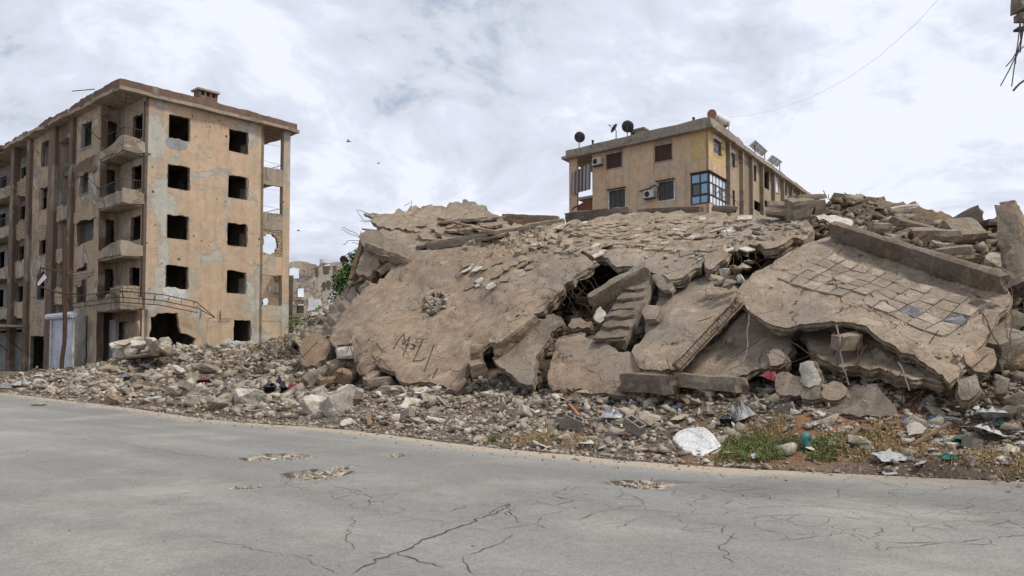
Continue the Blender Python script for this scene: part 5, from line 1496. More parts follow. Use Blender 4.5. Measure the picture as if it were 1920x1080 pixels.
for (a, b, c, d) in ((.08, .95, .05, .26), (.08, .95, .68, .95), (.08, .42, .34, .64)):
    m = MB(); m.box(X(.0, a * vb0, zb0 + c * H_), UR * .03, VR * ((b - a) * vb0), Z3 * ((d - c) * H_)); m.build('glass_pane', M_GLB, glz)
m = MB()
for q in (.0, .28, .66, .97): m.box(X(-.04, 0, zb0 + q * H_), UR * .09, VR * vb0, Z3 * .1)
for q in (0, .45, .96): m.box(X(-.035, q * vb0, zb0), UR * .08, VR * .1, Z3 * H_)
m.build('bay_frame', M_DKMETAL, glz)
m = MB(); m.box(X(.05, .05, zb0), UR * (ub - .1), VR * .04, Z3 * H_); gl2 = m.build('glazed_bay', M_GLD, RB)
for i in range(5):
    for (c, d) in ((.04, .26), (.32, .66), (.7, .95)):
        m = MB(); a = .06 + i * .185
        m.box(X(a * ub, .0, zb0 + c * H_), UR * (.15 * ub), VR * .03, Z3 * ((d - c) * H_)); m.build('glass_pane', M_GLW if not (c == .32 and i in (1, 3)) else M_GLD, gl2)
m = MB()
for q in (.0, .28, .66, .97): m.box(X(0, -.04, zb0 + q * H_), UR * ub, VR * .09, Z3 * .09)
for q in range(6): m.box(X((.03 + q * .185) * ub, -.035, zb0), UR * .07, VR * .08, Z3 * H_)
m.build('bay_frame', M_DKMETAL, gl2)
m = MB(); m.box(X(-.15, -.15, zb1), UR * (ub + .2), VR * .12, Z3 * .08); m.box(X(-.15, -.03, zb1), UR * .12, VR * (vb0 + .1), Z3 * .08); m.build('bay_flashing', M_RUST, RB)
# street face
plate('wall', rect(ub, 0, LU, RZ), [rect(ur_(a), zr(t1, D), ur_(b), zr(t0, D)) for a, b, t0, t1, D in
      ((1372, 1382, 283, 308, 64.5), (1377, 1381, 352, 382, 64.5), (1413, 1422, 307, 338, 70), (1417, 1429, 374, 392, 70), (1433, 1446, 312, 352, 73), (1436, 1448, 375, 388, 73), (1452, 1464, 336, 362, 76), (1472, 1479, 345, 370, 80), (1488, 1495, 358, 370, 84), (1502, 1508, 362, 372, 87))],
      X(0, 0, 0), UR, Z3, VR, .25, [M_RS, M_IN], RB)
for px_ in (1365, 1390, 1408, 1428, 1450, 1468, 1484, 1498):
    m = MB(); m.box(X(ur_(px_), -.35, 0), UR * .35, VR * .35, Z3 * (RZ - .02)); m.build('pilaster', M_RT, RB)
plate('wall_infill', rect(ur_(1394), 12.5, ur_(1407), zr(298, 67.5)), [], X(0, -.05, 0), UR, Z3, VR, .05, M_BRICK, RB, jag=.02)
m = MB(); m.box(X(ur_(1454), -.02, zr(360, 76)), UR * 1.6, VR * .04, Z3 * 1.9); m.build('window', M_GLW, RB)
m = MB(); m.box(X(ur_(1417), .1, 12.5), UR * 1.8, VR * .04, Z3 * 2.2); m.build('curtain', plain('orange_curtain', (.45, .2, .05)), RB)
for a, b, t0, t1, D in ((1341, 1356, 265, 292, 62.5), (1372, 1382, 283, 308, 64.5), (1413, 1422, 307, 338, 70)):
    m = MB(); u0, u1, c, d = ur_(a), ur_(b), zr(t1, D), zr(t0, D); m.box(X(u0, .1, c), UR * (u1 - u0), VR * .05, Z3 * (d - c)); wn = m.build('window', M_GLD, RB)
    m = MB(); m.box(X(u0 - .06, -.06, d), UR * (u1 - u0 + .12), VR * .1, Z3 * .3); m.box(X(u0 - .06, -.04, c), UR * .08, VR * .1, Z3 * (d - c)); m.build('window_frame', M_WHITE, wn)
    if a < 1380:
        m = MB()
        for k in range(5): m.tube([X(u0 + (u1 - u0) * k / 4, -.15, c), X(u0 + (u1 - u0) * k / 4, -.32, c + .35), X(u0 + (u1 - u0) * k / 4, -.15, c + .9)], .018, 4)
        for zq in (.1, .6, 1.0): m.tube([X(u0, -.2, c + zq), X(u1, -.2, c + zq)], .018, 4)
        m.build('window_grille', M_RUST, wn)
# roof and parapet
plate('roof', [(-.55, -.55), (LU + .3, -.55), (LU + .3, VEND + .5), (-.55, VEND + .5)], [], X(0, 0, RZ), UR, VR, Z3, .22, M_RT, RB, jag=.03, step=.8)
plate('roof_parapet', [(-.3, 0), (VEND + .2, 0), (VEND + .2, .55), (-.3, .62)], [], X(-.3, 0, RZ + .22), VR, Z3, UR, .2, M_RT, RB, jag=.03, step=.5)
plate('roof_parapet', [(-.3, 0), (LU, 0), (LU, .3), (8, .35), (7, .58), (-.3, .62)], [], X(0, -.3, RZ + .22), UR, Z3, VR, .2, M_RT, RB, jag=.04, step=.5)
# balcony end
m = MB(); m.box(X(0, VEND - .85, 0), UR * .3, VR * .85, Z3 * RZ); m.build('column', M_RR, RB)
for py_ in (372,):
    z = zr(py_, vD((VB + VEND) / 2)); m = MB(); m.box(X(.02, VB, z), UR * 3.2, VR * (VEND - VB - .85), Z3 * .22); m.build('balcony', M_RT, RB)
m = MB(); m.box(X(.02, VB, 12.3), UR * 3.2, VR * (VEND - VB - .85), Z3 * .22); m.build('balcony', M_RT, RB)
plate('wall', rect(.25, 0, LU, RZ), [], X(0, VB - .02, 0), UR, Z3, -VR, .2, M_RR, RB)
plate('wall', rect(0, 0, VB, RZ), [], X(LU - .2, 0, 0), VR, Z3, -UR, .2, M_IN, RB)
m = MB(); m.box(X(.4, .4, 15.9), UR * (LU - 1), VR * (VB - .8), Z3 * .25); m.box(X(.4, .4, 12.8), UR * (LU - 1), VR * (VB - .8), Z3 * .25); m.build('floor_slab', M_IN, RB)
plate('interior_partition', rect(.3, 0, LU - .5, RZ), [], X(0, 2.2, 0), UR, Z3, VR, .15, M_IN, RB)
m = MB(); u_, v_ = 1.0, vr_(1196); m.box(X(u_, v_ - .2, RZ + .2), UR * .9, VR * 1.3, Z3 * 1.35)
rc_ = m.build('chimney', M_CONC, RB); m = MB(); m.box(X(u_ - .1, v_ - .3, RZ + 1.55), UR * 1.1, VR * 1.5, Z3 * .14); m.build('chimney_cap', M_RT, rc_)
m = MB(); m.box(X(u_ - .005, v_ + .65, RZ + 1.15), UR * .02, VR * .3, Z3 * .3); m.box(X(u_ + .15, v_ - .205, RZ + 1.15), UR * .2, VR * .02, Z3 * .3); m.box(X(u_ + .5, v_ - .205, RZ + 1.15), UR * .2, VR * .02, Z3 * .3); m.build('flue', M_BLACK, rc_)

# striped cloth and thatched mat on its balconies
M_STR, _t, _b = new_mat('striped_cloth', .9)
_p = geo(_t).outputs['Position']; _c = _t.vmath('DOT_PRODUCT', _p, tuple(VR)); _s = _t.math('FRACT', _t.math('MULTIPLY', _c, 2.6))
_t.put(_b.inputs['Base Color'], _t.mix(_t.mapr(_s, .42, .5), (.33, .31, .32), (.13, .09, .085)))
zc0, zc1 = zr(362, 68), zr(318, 68)
vs = []; fs = []; nx_, ny_ = 40, 8
for i in range(nx_ + 1):
    for j in range(ny_ + 1):
        a = i / nx_; b = j / ny_
        v_ = VB + .05 + a * (VEND - VB - .4); zt = zc1 + .55 * (1 - a) - .0
        z_ = zt + (zc0 - zc1 + .35 * a - (.25 * a)) * b - .3 * b * (1 - a)
        vs.append(X(-.15 - .06 * math.sin(a * 42) - .1 * b, v_, z_))
for i in range(nx_):
    for j in range(ny_): a = i * (ny_ + 1) + j; fs.append((a, a + 1, a + ny_ + 2, a + ny_ + 1))
props(mesh_obj('striped_cloth', vs, fs, M_STR, smooth=True), label='brown and white striped cloth draped over the upper balcony of the inhabited block', cat='cloth')
M_THA = plain('brown_matting', (.16, .075, .045), .95, 0, .5, 30, .8)
vs = []; fs = []
zt0 = zr(402, 67)
for i in range(9):
    for j in range(13):
        a = i / 8; b = j / 12
        vs.append(X(-.1 + .25 * math.sin(a * 3.14), VB + .05 + b * 2.2, zt0 + a * 1.35 * (1 - .45 * max(0, b - .5) * 2) + .12 * math.sin(b * 9)))
for i in range(8):
    for j in range(12): a = i * 13 + j; fs.append((a, a + 1, a + 14, a + 13))
props(mesh_obj('reed_mat', vs, fs, M_THA, smooth=True), label='brown reed mat bundled on the lower balcony of the inhabited block', cat='reed mat')

# air conditioners
def ac(px, py, lab, pip):
    v_ = vr_(px); D = vD(v_); c = X(-.42, v_, zr(py, D))
    e = empty('air_conditioner', c, label=lab, cat='air conditioner', group='air conditioners on the ochre wall')
    m = MB(); m.box(c - VR * .45 - Z3 * .3, UR * .32, VR * .9, Z3 * .6); m.build('casing', M_LTMETAL if pip else M_WHITE, e)
    m = MB(); n = 20; fc = c + VR * .15 - UR * .012
    ring = [fc + (VR * math.cos(k * math.pi * 2 / n) + Z3 * math.sin(k * math.pi * 2 / n)) * .23 for k in range(n)]
    m.add(ring + [q + UR * .02 for q in ring], [tuple(range(n)), tuple(range(n))[::-1]] + [(k, (k + 1) % n, n + (k + 1) % n, n + k) for k in range(n)]); m.build('fan_grille', M_DKMETAL, e)
    m = MB(); m.box(c - VR * .5 - Z3 * .36, UR * .42, VR * 1.0, Z3 * .05); m.build('bracket', M_RUST, e)
    return e


ac(1124, 301, 'round grilled air conditioner beside the blinds of the upper storey', False)
ac(1222, 363, 'boxy air conditioner beside the lower curtained window, with a drooping pipe', True)
v_ = vr_(1222); m = MB(); z_ = zr(357, 63); m.tube([X(-.12, v_ + 1.0, z_ + .25), X(-.15, v_ + .5, z_ + .3), X(-.15, v_ + .0, z_ + .35), X(-.15, v_ - .4, z_ + .55), X(-.15, v_ - .75, z_ + .35), X(-.15, v_ - .72, z_ - .6)], .05, 6)
m.build('coolant_pipe', M_RUST, label='lagged pipe curving above the boxy air conditioner', cat='pipe')

# satellite dishes
def dish(px, py, v0, u0, r, face, lab, D=None, base=None):
    c = P(px, py, D) if D else P(px, py, (X(u0, vr_(px), 0)).y)
    f = Vector(face).normalized(); a = f.orthogonal().normalized(); b = f.cross(a)
    e = empty('satellite_dish', c, label=lab, cat='satellite dish', group='satellite dishes')
    vs = [c - f * r * .18]; fs = []; NR, NS = 4, 24
    for i in range(1, NR + 1):
        rr_ = r * i / NR
        for k in range(NS): th = 2 * math.pi * k / NS; vs.append(c + (a * math.cos(th) + b * math.sin(th)) * rr_ - f * r * .18 * (1 - (i / NR) ** 2))
    for k in range(NS): fs.append((0, 1 + k, 1 + (k + 1) % NS))
    for i in range(NR - 1):
        for k in range(NS): q = 1 + i * NS; fs.append((q + k, q + NS + k, q + NS + (k + 1) % NS, q + (k + 1) % NS))
    o = mesh_obj('dish', vs, fs, M_DKMETAL if True else M_LTMETAL, e, smooth=True)
    s_ = o.modifiers.new('s', 'SOLIDIFY'); s_.thickness = .02
    m = MB(); m.tube([c - f * r * .2, c - f * r * .55 - Z3 * r * .3, Vector((c.x - f.x * r * .55, c.y - f.y * r * .55, base if base else RZ + .3))], .04, 6); m.build('mast', M_DKMETAL, e)
    tip = c + f * r * .95 - b * r * .0
    m = MB()
    for th in (.5, 2.6, 4.7): m.tube([c + (a * math.cos(th) + b * math.sin(th)) * r * .92, tip], .012, 4)
    m.tube([tip, tip + f * .12], .05, 6); m.build('feed_arm', M_DKMETAL, e)


dish(1087, 257, 0, .3, .47, (.35, 1, .45), 'dark round satellite dish at the balcony end of the inhabited roof')
dish(1151, 240, 0, .5, .42, (-1, .35, .75), 'tilted satellite dish seen edge on in the middle of the inhabited roof')
dish(1177, 237, 0, .6, .5, (.3, 1, .5), 'dark round satellite dish beside the roof chimney')
# vent pipes on the roof
for px_, h_, u_, lab in ((1111, .9, .2, 'stub vent pipe between the satellite dishes'), (1302, .9, .3, 'dark vent pipe on the parapet near the water heater')):
    m = MB(); b_ = X(u_, vr_(px_), RZ + .3); m.tube([b_, b_ + Z3 * h_, b_ + Z3 * (h_ + .02)], .09, 8); m.tube([b_ + Z3 * h_, b_ + Z3 * (h_ + .1)], .12, 8); m.build('vent_pipe', M_DKMETAL, label=lab, cat='vent pipe', group='roof vent pipes')

# solar water heater tank
wt = empty('water_heater', X(1.6, .3, RZ + .2), label='white cylindrical water heater with an orange end cap on the roof corner', cat='water heater')
ta = P(1335, 214, 61.5); tb = P(1362, 229, 64.5); dd = (tb - ta).normalized()
M_TANK = plain('white_tank', (.68, .66, .66), .4); M_ORANGE = plain('orange_cap', (.30, .13, .085), .5)
m = MB(); m.tube([ta, tb], .34, 20); m.build('tank', M_TANK, wt, smooth=False)
m = MB(); m.tube([ta - dd * .1, ta - dd * .08, ta + dd * .03], .36, 20, r1=.365); m.build('end_cap', M_ORANGE, wt); m = MB(); m.tube([tb - dd * .3 - Z3 * .3, tb - dd * .2 - Z3 * .38], .2, 12); m.build('inlet_cap', M_ORANGE, wt)
m = MB()
for q in (.15, .85):
    c_ = ta.lerp(tb, q)
    for s_ in (-1, 1): m.tube([c_ + VR * .3 * s_, Vector((c_.x, c_.y, RZ + .2)) + VR * .45 * s_], .03, 4)
m.tube([ta - Z3 * .55 + VR * .5, tb - Z3 * .1 + UR * .8], .04, 4); m.build('stand', M_DKMETAL, wt)

# solar panels over the long side
def solar(q, lab):
    a, b, c = (P(*x) for x in q)
    e = empty('solar_panel', a, label=lab, cat='solar panel', group='solar panels on the inhabited roof')
    d_ = b - a; up_ = c - a; n_ = d_.cross(up_).normalized()
    m = MB(); m.box(a, d_, up_, n_ * .05); m.build('panel', plain('solar_glass', (.13, .125, .11), .5, 0, .4, 3), e)
    m = MB()
    for k in range(4): m.box(a + d_ * (k / 3) - n_ * .03, d_.normalized() * .08, up_, n_ * .1)
    for k in range(3): m.box(a + up_ * (k / 2) - n_ * .03, d_, up_.normalized() * .08, n_ * .1)
    m.build('panel_frame', M_LTMETAL, e)
    for k in (0.1, .9):
        q = a + d_ * k + up_ * .8; m = MB(); m.tube([q, Vector((q.x, q.y, RZ))], .05, 4); m.build('strut', M_DKMETAL, e)


solar(((1404, 273, 70), (1428, 293, 75.5), (1415, 263, 71.5)), 'larger solar panel tilted over the roof edge of the long facade')
solar(((1438, 301, 77), (1457, 313, 81), (1447, 291, 78.5)), 'smaller solar panel farther along the roof edge of the long facade')

# overhead cable
c0_ = X(1.8, .4, RZ + 1.2); cp = [P(1366, 219, 62), P(1400, 217, 58), P(1450, 207, 53), P(1520, 183, 47), P(1590, 147, 42), P(1650, 104, 38), P(1720, 42, 34), P(1830, -80, 29)]
m = MB(); m.tube(cp, .006, 4); m.build('overhead_cable', M_LTMETAL, label='thin cable sagging across the sky from the roof corner water heater', cat='cable')
m = MB(); vv_ = X(ub + 1.0, -.4, 14.2)
m.tube([P(1345, 362, 61.5), P(1352, 357, 61.5), P(1368, 365, 61), P(1388, 386, 60), P(1392, 400, 59)], .025, 4); m.tube([P(1339, 368, 61), P(1347, 358, 61), P(1354, 368, 61), P(1362, 372, 61)], .03, 4); m.build('loose_cable', M_WIRE, label='loose cable and bent bar hanging below the blue glazed bay', cat='cable')

# ------------------------------------------------------------------ far ruin and blocks seen in the gap
FR = empty('distant_ruined_block', P(585, 600, 146) * 1.0, label='distant shell damaged block with a torn top storey in the gap beyond the gutted block', cat='building')
M_FARP = facade_mat('far_pale_render', (.50, .445, .37), (.43, .37, .30), (.25, .2, .155), (.45, .44, .42), holes=True, gthr=.5, streak=.7)
M_FARW = plain('far_white_render', (.55, .56, .59), .9, 0, .2, .5)
oF = P(534, 700, 150); oF.z = 0; aF = Vector((1, -.12, 0)).normalized(); bF = Vector((.12, 1, 0)).normalized()
sF = 150 / FPX
xF = lambda px: (px - 534) * sF; zF = lambda py: CAMZ + (675 - py) * sF
hF = [rect(xF(539), zF(522), xF(560), zF(502)), rect(xF(540), zF(544), xF(548), zF(530)), rect(xF(540), zF(575), xF(548), zF(561)), rect(xF(540), zF(603), xF(548), zF(592)),
      rect(xF(556), zF(557), xF(569), zF(541)), rect(xF(556), zF(588), xF(569), zF(571)), rect(xF(591), zF(520), xF(597), zF(503)), rect(xF(607), zF(515), xF(618), zF(495)), rect(xF(605), zF(546), xF(611), zF(530)), rect(xF(614), zF(545), xF(620), zF(527)), rect(xF(626), zF(520), xF(632), zF(500))]
plate('wall', [(xF(534), 0), (xF(655), 0), (xF(655), zF(497)), (xF(636), zF(493)), (xF(618), zF(494)), (xF(604), zF(494)), (xF(595), zF(502)), (xF(588), zF(499)), (xF(576), zF(493)), (xF(562), zF(490)), (xF(534), zF(494))], hF, oF, aF, Z3, bF, .5, [M_FARP, M_IN], FR, jag=.2, step=1.2, hjag=.1)
plate('white_patch', [(xF(575), zF(584)), (xF(578), zF(560)), (xF(586), zF(556)), (xF(590), zF(562)), (xF(603), zF(561)), (xF(606), zF(575)), (xF(590), zF(583))], [], oF - bF * .1, aF, Z3, bF, .08, M_FARW, FR, jag=.3, step=1.0)
plate('white_patch', [(xF(622), zF(570)), (xF(612), zF(575)), (xF(630), zF(545)), (xF(634), zF(560))][::-1], [], oF - bF * .1, aF, Z3, bF, .08, M_FARW, FR, jag=.3, step=1.0)
m = MB(); m.box(oF + aF * xF(534) + bF * 9, aF * 12, bF * .4, Z3 * 20.4); m.box(oF + aF * xF(534) + bF * .5, aF * 11.6, bF * 9, Z3 * 12.0); m.build('inner_wall', M_IN, FR)
m = MB(); m.box(oF + aF * xF(556) - bF * .3, aF * 1.3, bF * .3, Z3 * 5) if 0 else m.box(oF + aF * xF(555) - bF * 1.2, aF * (xF(570) - xF(555)), bF * 1.2, Z3 * zF(588) - Z3 * 0)
m.build('stair_tower', M_FARP, FR)
for a, b in ((563, 557), (594, 588)):
    m = MB(); m.box(oF + aF * xF(555) - bF * 1.6 + Z3 * zF(a + 1), aF * (xF(570) - xF(555)), bF * 1.5, Z3 * (zF(b) - zF(a))); m.build('balcony', M_CONC, FR)
m = MB(); m.tube([oF + aF * xF(600) + bF * 2 + Z3 * zF(494), oF + aF * xF(600) + bF * 2 + Z3 * zF(484)], .75, 10); m.build('water_tank', M_FARW, FR)
plate('torn_roof', [(xF(567), zF(492)), (xF(595), zF(497)), (xF(594), zF(505)), (xF(585), zF(507)), (xF(576), zF(502))], [], oF - bF * 1.0, aF, Z3, bF, .5, M_INL, FR, jag=.3, step=.8)

FB = empty('distant_brick_block', P(505, 560, 105), label='distant plastered block seen through the open corner of the gutted block', cat='building')
oB = P(486, 700, 105); oB.z = 0; sB = 105 / FPX; xB = lambda px: (px - 486) * sB; zB = lambda py: CAMZ + (675 - py) * sB
plate('wall', [(0, 0), (xB(534), 0), (xB(534), zB(510)), (xB(512), zB(505)), (0, zB(512))], [rect(xB(501), zB(545), xB(506), zB(533)), rect(xB(516), zB(530), xB(524), zB(515)), rect(xB(490), zB(575), xB(500), zB(560))], oB, aF, Z3, bF, .4, [M_RR, M_IN], FB, hjag=.1)
m = MB(); m.box(oB + aF * xB(500.5) + bF * .1 + Z3 * zB(545), aF * .4, bF * .1, Z3 * .9); m.build('window', M_FARW, FB)
m = MB(); m.box(oB + bF * 3, aF * 3.2, bF * .3, Z3 * zB(512)); m.build('rear_wall', M_IN, FB)
for q, hq in ((550, .7), (520, .5)): m = MB(); m.box(oB + aF * xB(512) - bF * 1 + Z3 * zB(q), aF * 2.0, bF * 1, Z3 * hq); m.build('balcony', M_CONC, FB)
dish(645, 487, 0, 0, .42, (.2, 1, .4), 'small dark satellite dish on a mast beside the tree', D=78, base=3)

# ================================================================== LOOSE RUBBLE
def scatter(n, t0, t1, w0, w1, smin, smax, rel=True, wpow=1.0, cond=None, pw=2.6):
    pts = []; sz = []
    k = 0
    while k < n:
        k += 1
        t = rng.uniform(t0, t1); e = float(np.interp(t, et, ew)) if rel else 0
        w = (e + rng.uniform(0, 1) ** wpow * (w1 - e)) if rel else rng.uniform(w0, w1)
        p = TW(t, w)
        if t < .2 and w > .2: continue
        if mnoise.noise(Vector((p.x * .35, p.y * .35, 5))) + .9 * rng.uniform(-1, 1) < -.45: continue
        if cond and not cond(p): continue
        p.z = ground_z(p.x, p.y)
        s = smin + (smax - smin) * rng.uniform(0, 1) ** pw
        if rel and w < e + .7: s *= .6; p.z = max(p.z, .01)
        if p.z < -.02: p.z = 0.01
        pts.append((p.x, p.y, p.z + s * .12)); sz.append(s)
    return pts, sz


def cat2(*L):
    return [x for l in L for x in l[0]], [x for l in L for x in l[1]]


near = cat2(scatter(19000, 27, 50, 0, -3.2, .025, .17, pw=2.4), scatter(2400, 24, 48, 0, -3.0, .1, .36, pw=2.4))
stone_cloud('rubble_gravel', near[0], near[1], M_GRAV)
far_ = cat2(scatter(6500, -9, 27, 0, .6, .07, .42, pw=2.4), scatter(1400, 0, 26, 0, 4.5, .2, .65, pw=2.2), scatter(900, 1, 16, 1, 8, .15, .6, rel=False), scatter(500, -22, -6, 0, -3.5, .08, .3))
stone_cloud('rubble_stones', far_[0], far_[1], M_GRAV)
hl = cat2(scatter(12500, 33, 54, -1.5, 8.5, .08, .5, rel=False, pw=1.8), scatter(2600, 12, 34, -2, 2.5, .1, .5, rel=False, pw=1.8), scatter(3600, 10, 25, -1, 8, .1, .5, rel=False, pw=1.8), scatter(1800, 33, 56, -5, -1, .06, .4, rel=False, pw=2.5))
M_HILL = concrete('hill_rubble_stones', (.32, .265, .2), (.22, .18, .135), dirt=(.12, .09, .065), island=True, scale=2.0, pits=False)
stone_cloud('hill_rubble', hl[0], hl[1], M_HILL)
_ph = []; _ps = []
for c_, rx_, ry_, dp_ in HC:
    for k in range(int(260 * rx_)):
        x_, y_ = c_.x + rng.normal(0, rx_ * .4), c_.y + rng.normal(0, ry_ * .4)
        d_, a_ = hole_depth(x_, y_); q_ = .025 + .09 * rng.random() ** 2.5
        _ph.append((x_, y_, .012 - d_ + q_ * .2)); _ps.append(q_ * (1.0 if d_ > .03 else .5))
stone_cloud('pothole_gravel', _ph, _ps, M_GRAV)
_sp = []; _ss = []
for k in range(5200):
    t_ = rng.uniform(-6, 50); o_ = -.25 + 1.5 * rng.random() ** 3.0 if k % 9 else rng.uniform(0, 9)
    p_ = TW(t_, road_w(t_) - o_); q_ = .012 + .055 * rng.random() ** 4 if o_ > .1 else .02 + .1 * rng.random() ** 3
    if k % 9 == 0: q_ = .01 + .02 * rng.random()
    _sp.append((p_.x, p_.y, .014 + q_ * .15)); _ss.append(q_)
stone_cloud('road_grit', _sp, _ss, M_GRAV)
# crumbs of grout, plaster and mortar lying on the slabs themselves
def on_slab(S, n, poly, smin, smax, seed, pw=3):
    r_ = random.Random(seed); bv = bvh_of(S.obj); pts = []; sz = []
    xs = [p[0] for p in poly]; ys = [p[1] for p in poly]
    while len(pts) < n:
        x, y = r_.uniform(min(xs), max(xs)), r_.uniform(min(ys), max(ys))
        if not inpoly(x, y, poly): continue
        if mnoise.noise(Vector((x * .02, y * .04, seed))) < r_.uniform(-.7, .5): continue
        h = bv.ray_cast(Vector((0, 0, CAMZ)), ray(x, y).normalized())[0]
        if not h: continue
        s = smin + (smax - smin) * r_.random() ** pw
        pts.append(tuple(h + S.nn * s * .1)); sz.append(s)
    return pts, sz


cr = cat2(on_slab(deck, 420, [(850, 470), (1000, 430), (1170, 404), (1500, 410), (1500, 440), (1350, 480), (1270, 505), (1080, 470)], .03, .2, 1),
          on_slab(big, 140, [(760, 480), (1090, 480), (1000, 570), (860, 600), (700, 560)], .02, .13, 2),
          on_slab(big, 110, [(800, 552), (845, 550), (840, 575), (815, 590), (790, 600), (795, 575)], .08, .34, 3, 1.2),
          on_slab(rs, 160, [(1400, 560), (1550, 445), (1880, 550), (1780, 700), (1600, 600)], .02, .11, 4),
          on_slab(deck, 120, [(1330, 440), (1500, 412), (1515, 438), (1400, 455)], .05, .3, 5))
stone_cloud('slab_crumbs', cr[0], cr[1], M_GRAV)

# loose paving tiles, each a thing
rt = random.Random(31); bvd = bvh_of(deck.obj)
for i in range(46):
    for _ in range(30):
        x, y = rt.uniform(880, 1400), rt.uniform(408, 478)
        if y > 470 and x < 1100: continue
        h = bvd.ray_cast(Vector((0, 0, CAMZ)), ray(x, y).normalized())[0]
        if h: break
    a = deck.nn.orthogonal().normalized(); a = (Matrix.Rotation(rt.uniform(0, 6), 3, deck.nn) @ a); tn = (deck.nn + Vector((rt.uniform(-.2, .2), rt.uniform(-.2, .2), 0))).normalized()
    b = tn.cross(a).normalized(); a = b.cross(tn); s = rt.uniform(.34, .44)
    m = MB(); m.box(h + tn * .03, a * s, b * s * rt.choice((1, 1, .6)), tn * .035)
    m.build('paving_tile', M_PALE if rt.random() < .45 else M_SLAB, label='loose square paving tile lying on the sagging roof terrace', cat='paving tile', group='loose tiles on the roof terrace')

# individual lumps by zone: columns x0..x1, rows y0..y1, count, size range, label
ZN = [
    (560, 880, 722, 812, 34, (.22, .5), 'rubble chunk on the verge below the sprayed slab', 'rubble chunks below the sprayed slab', 'b'),
    (880, 1260, 722, 850, 40, (.16, .42), 'rubble chunk on the verge between the sprayed slab and the painted slab', 'rubble chunks in the middle of the verge', 'b'),
    (1260, 1560, 712, 800, 24, (.15, .4), 'rubble chunk on the verge behind the painted slab and weeds', 'rubble chunks behind the weeds', 'b'),
    (1560, 1920, 700, 870, 30, (.12, .4), 'rubble chunk among the rubbish under the tiled slab', 'rubble chunks among the rubbish', 'd'),
    (60, 560, 655, 775, 50, (.35, .95), 'rubble chunk in the low heap before the gutted block', 'rubble chunks before the gutted block', 'b'),
    (505, 700, 570, 720, 34, (.3, .85), 'rubble chunk on the flank of the heap beside the sprayed slab', 'rubble chunks on the flank', 'd'),
    (1530, 1880, 405, 540, 44, (.3, .8), 'rubble chunk on the hill above the tiled slab', 'rubble chunks on the hill', 'd'),
    (1010, 1130, 530, 640, 12, (.25, .6), 'rubble chunk inside the cavity under the roof terrace', 'rubble chunks in the middle cavity', 'd'),
    (1365, 1440, 475, 540, 10, (.2, .42), 'rubble chunk in the gap between terrace and tiled slab', 'rubble chunks in the upper gap', 'b'),
    (1430, 1560, 628, 720, 9, (.3, .6), 'rubble chunk packed under the lip of the tiled slab', 'rubble chunks under the tiled slab', 'b'),
    (1840, 1920, 560, 700, 8, (.3, .7), 'rubble chunk beyond the end of the tiled slab', 'rubble chunks beyond the tiled slab', 'd'),
]
rz = random.Random(77)
for (x0, x1, y0, y1, n, (s0, s1), lab, grp, tone) in ZN:
    for i in range(n):
        for _ in range(40):
            x, y = rz.uniform(x0, x1), rz.uniform(y0, y1); h = hit(x, y)
            if h and h.z > .03: break
        s = s0 + (s1 - s0) * rz.random() ** 1.8
        mat = M_CHUNK if rz.random() < (.7 if tone == 'b' else .85) else (M_PALE if rz.random() < .5 else (M_BROWN if tone == 'd' else M_TAN))
        chunk('rubble_chunk', h + Vector((0, 0, s * .15)), (s * rz.uniform(.9, 1.35), s * rz.uniform(.7, 1.0), s * rz.uniform(.5, .9)), mat, rnd=rz, label=lab, cat='rubble chunk', group=grp)
# a mound of larger lumps against the corner column of the gutted block
for i, (x, y, s) in enumerate(((222, 652, 1.0), (238, 648, 1.2), (250, 655, .9), (262, 645, .8), (300, 650, .9), (315, 655, .7), (285, 642, .6), (345, 668, .7), (270, 660, .9), (232, 662, .8), (310, 642, .6))):
    p = Pw(x, y, -1.6)
    chunk('rubble_chunk', p, (s * 1.2, s, s * .8), M_CHUNK if i % 3 else M_PALE, rnd=rz, label='lump in the pile against the corner of the gutted block', cat='rubble chunk', group='lumps against the gutted block')
rough_box('slab_fragment', Pw(240, 672, -2.2), Pw(305, 664, -1.8), 1.2, .16, Z3, M_DARK, .04, seed=90, label='flat dark slab lying on the low heap before the gutted block', cat='concrete slab')

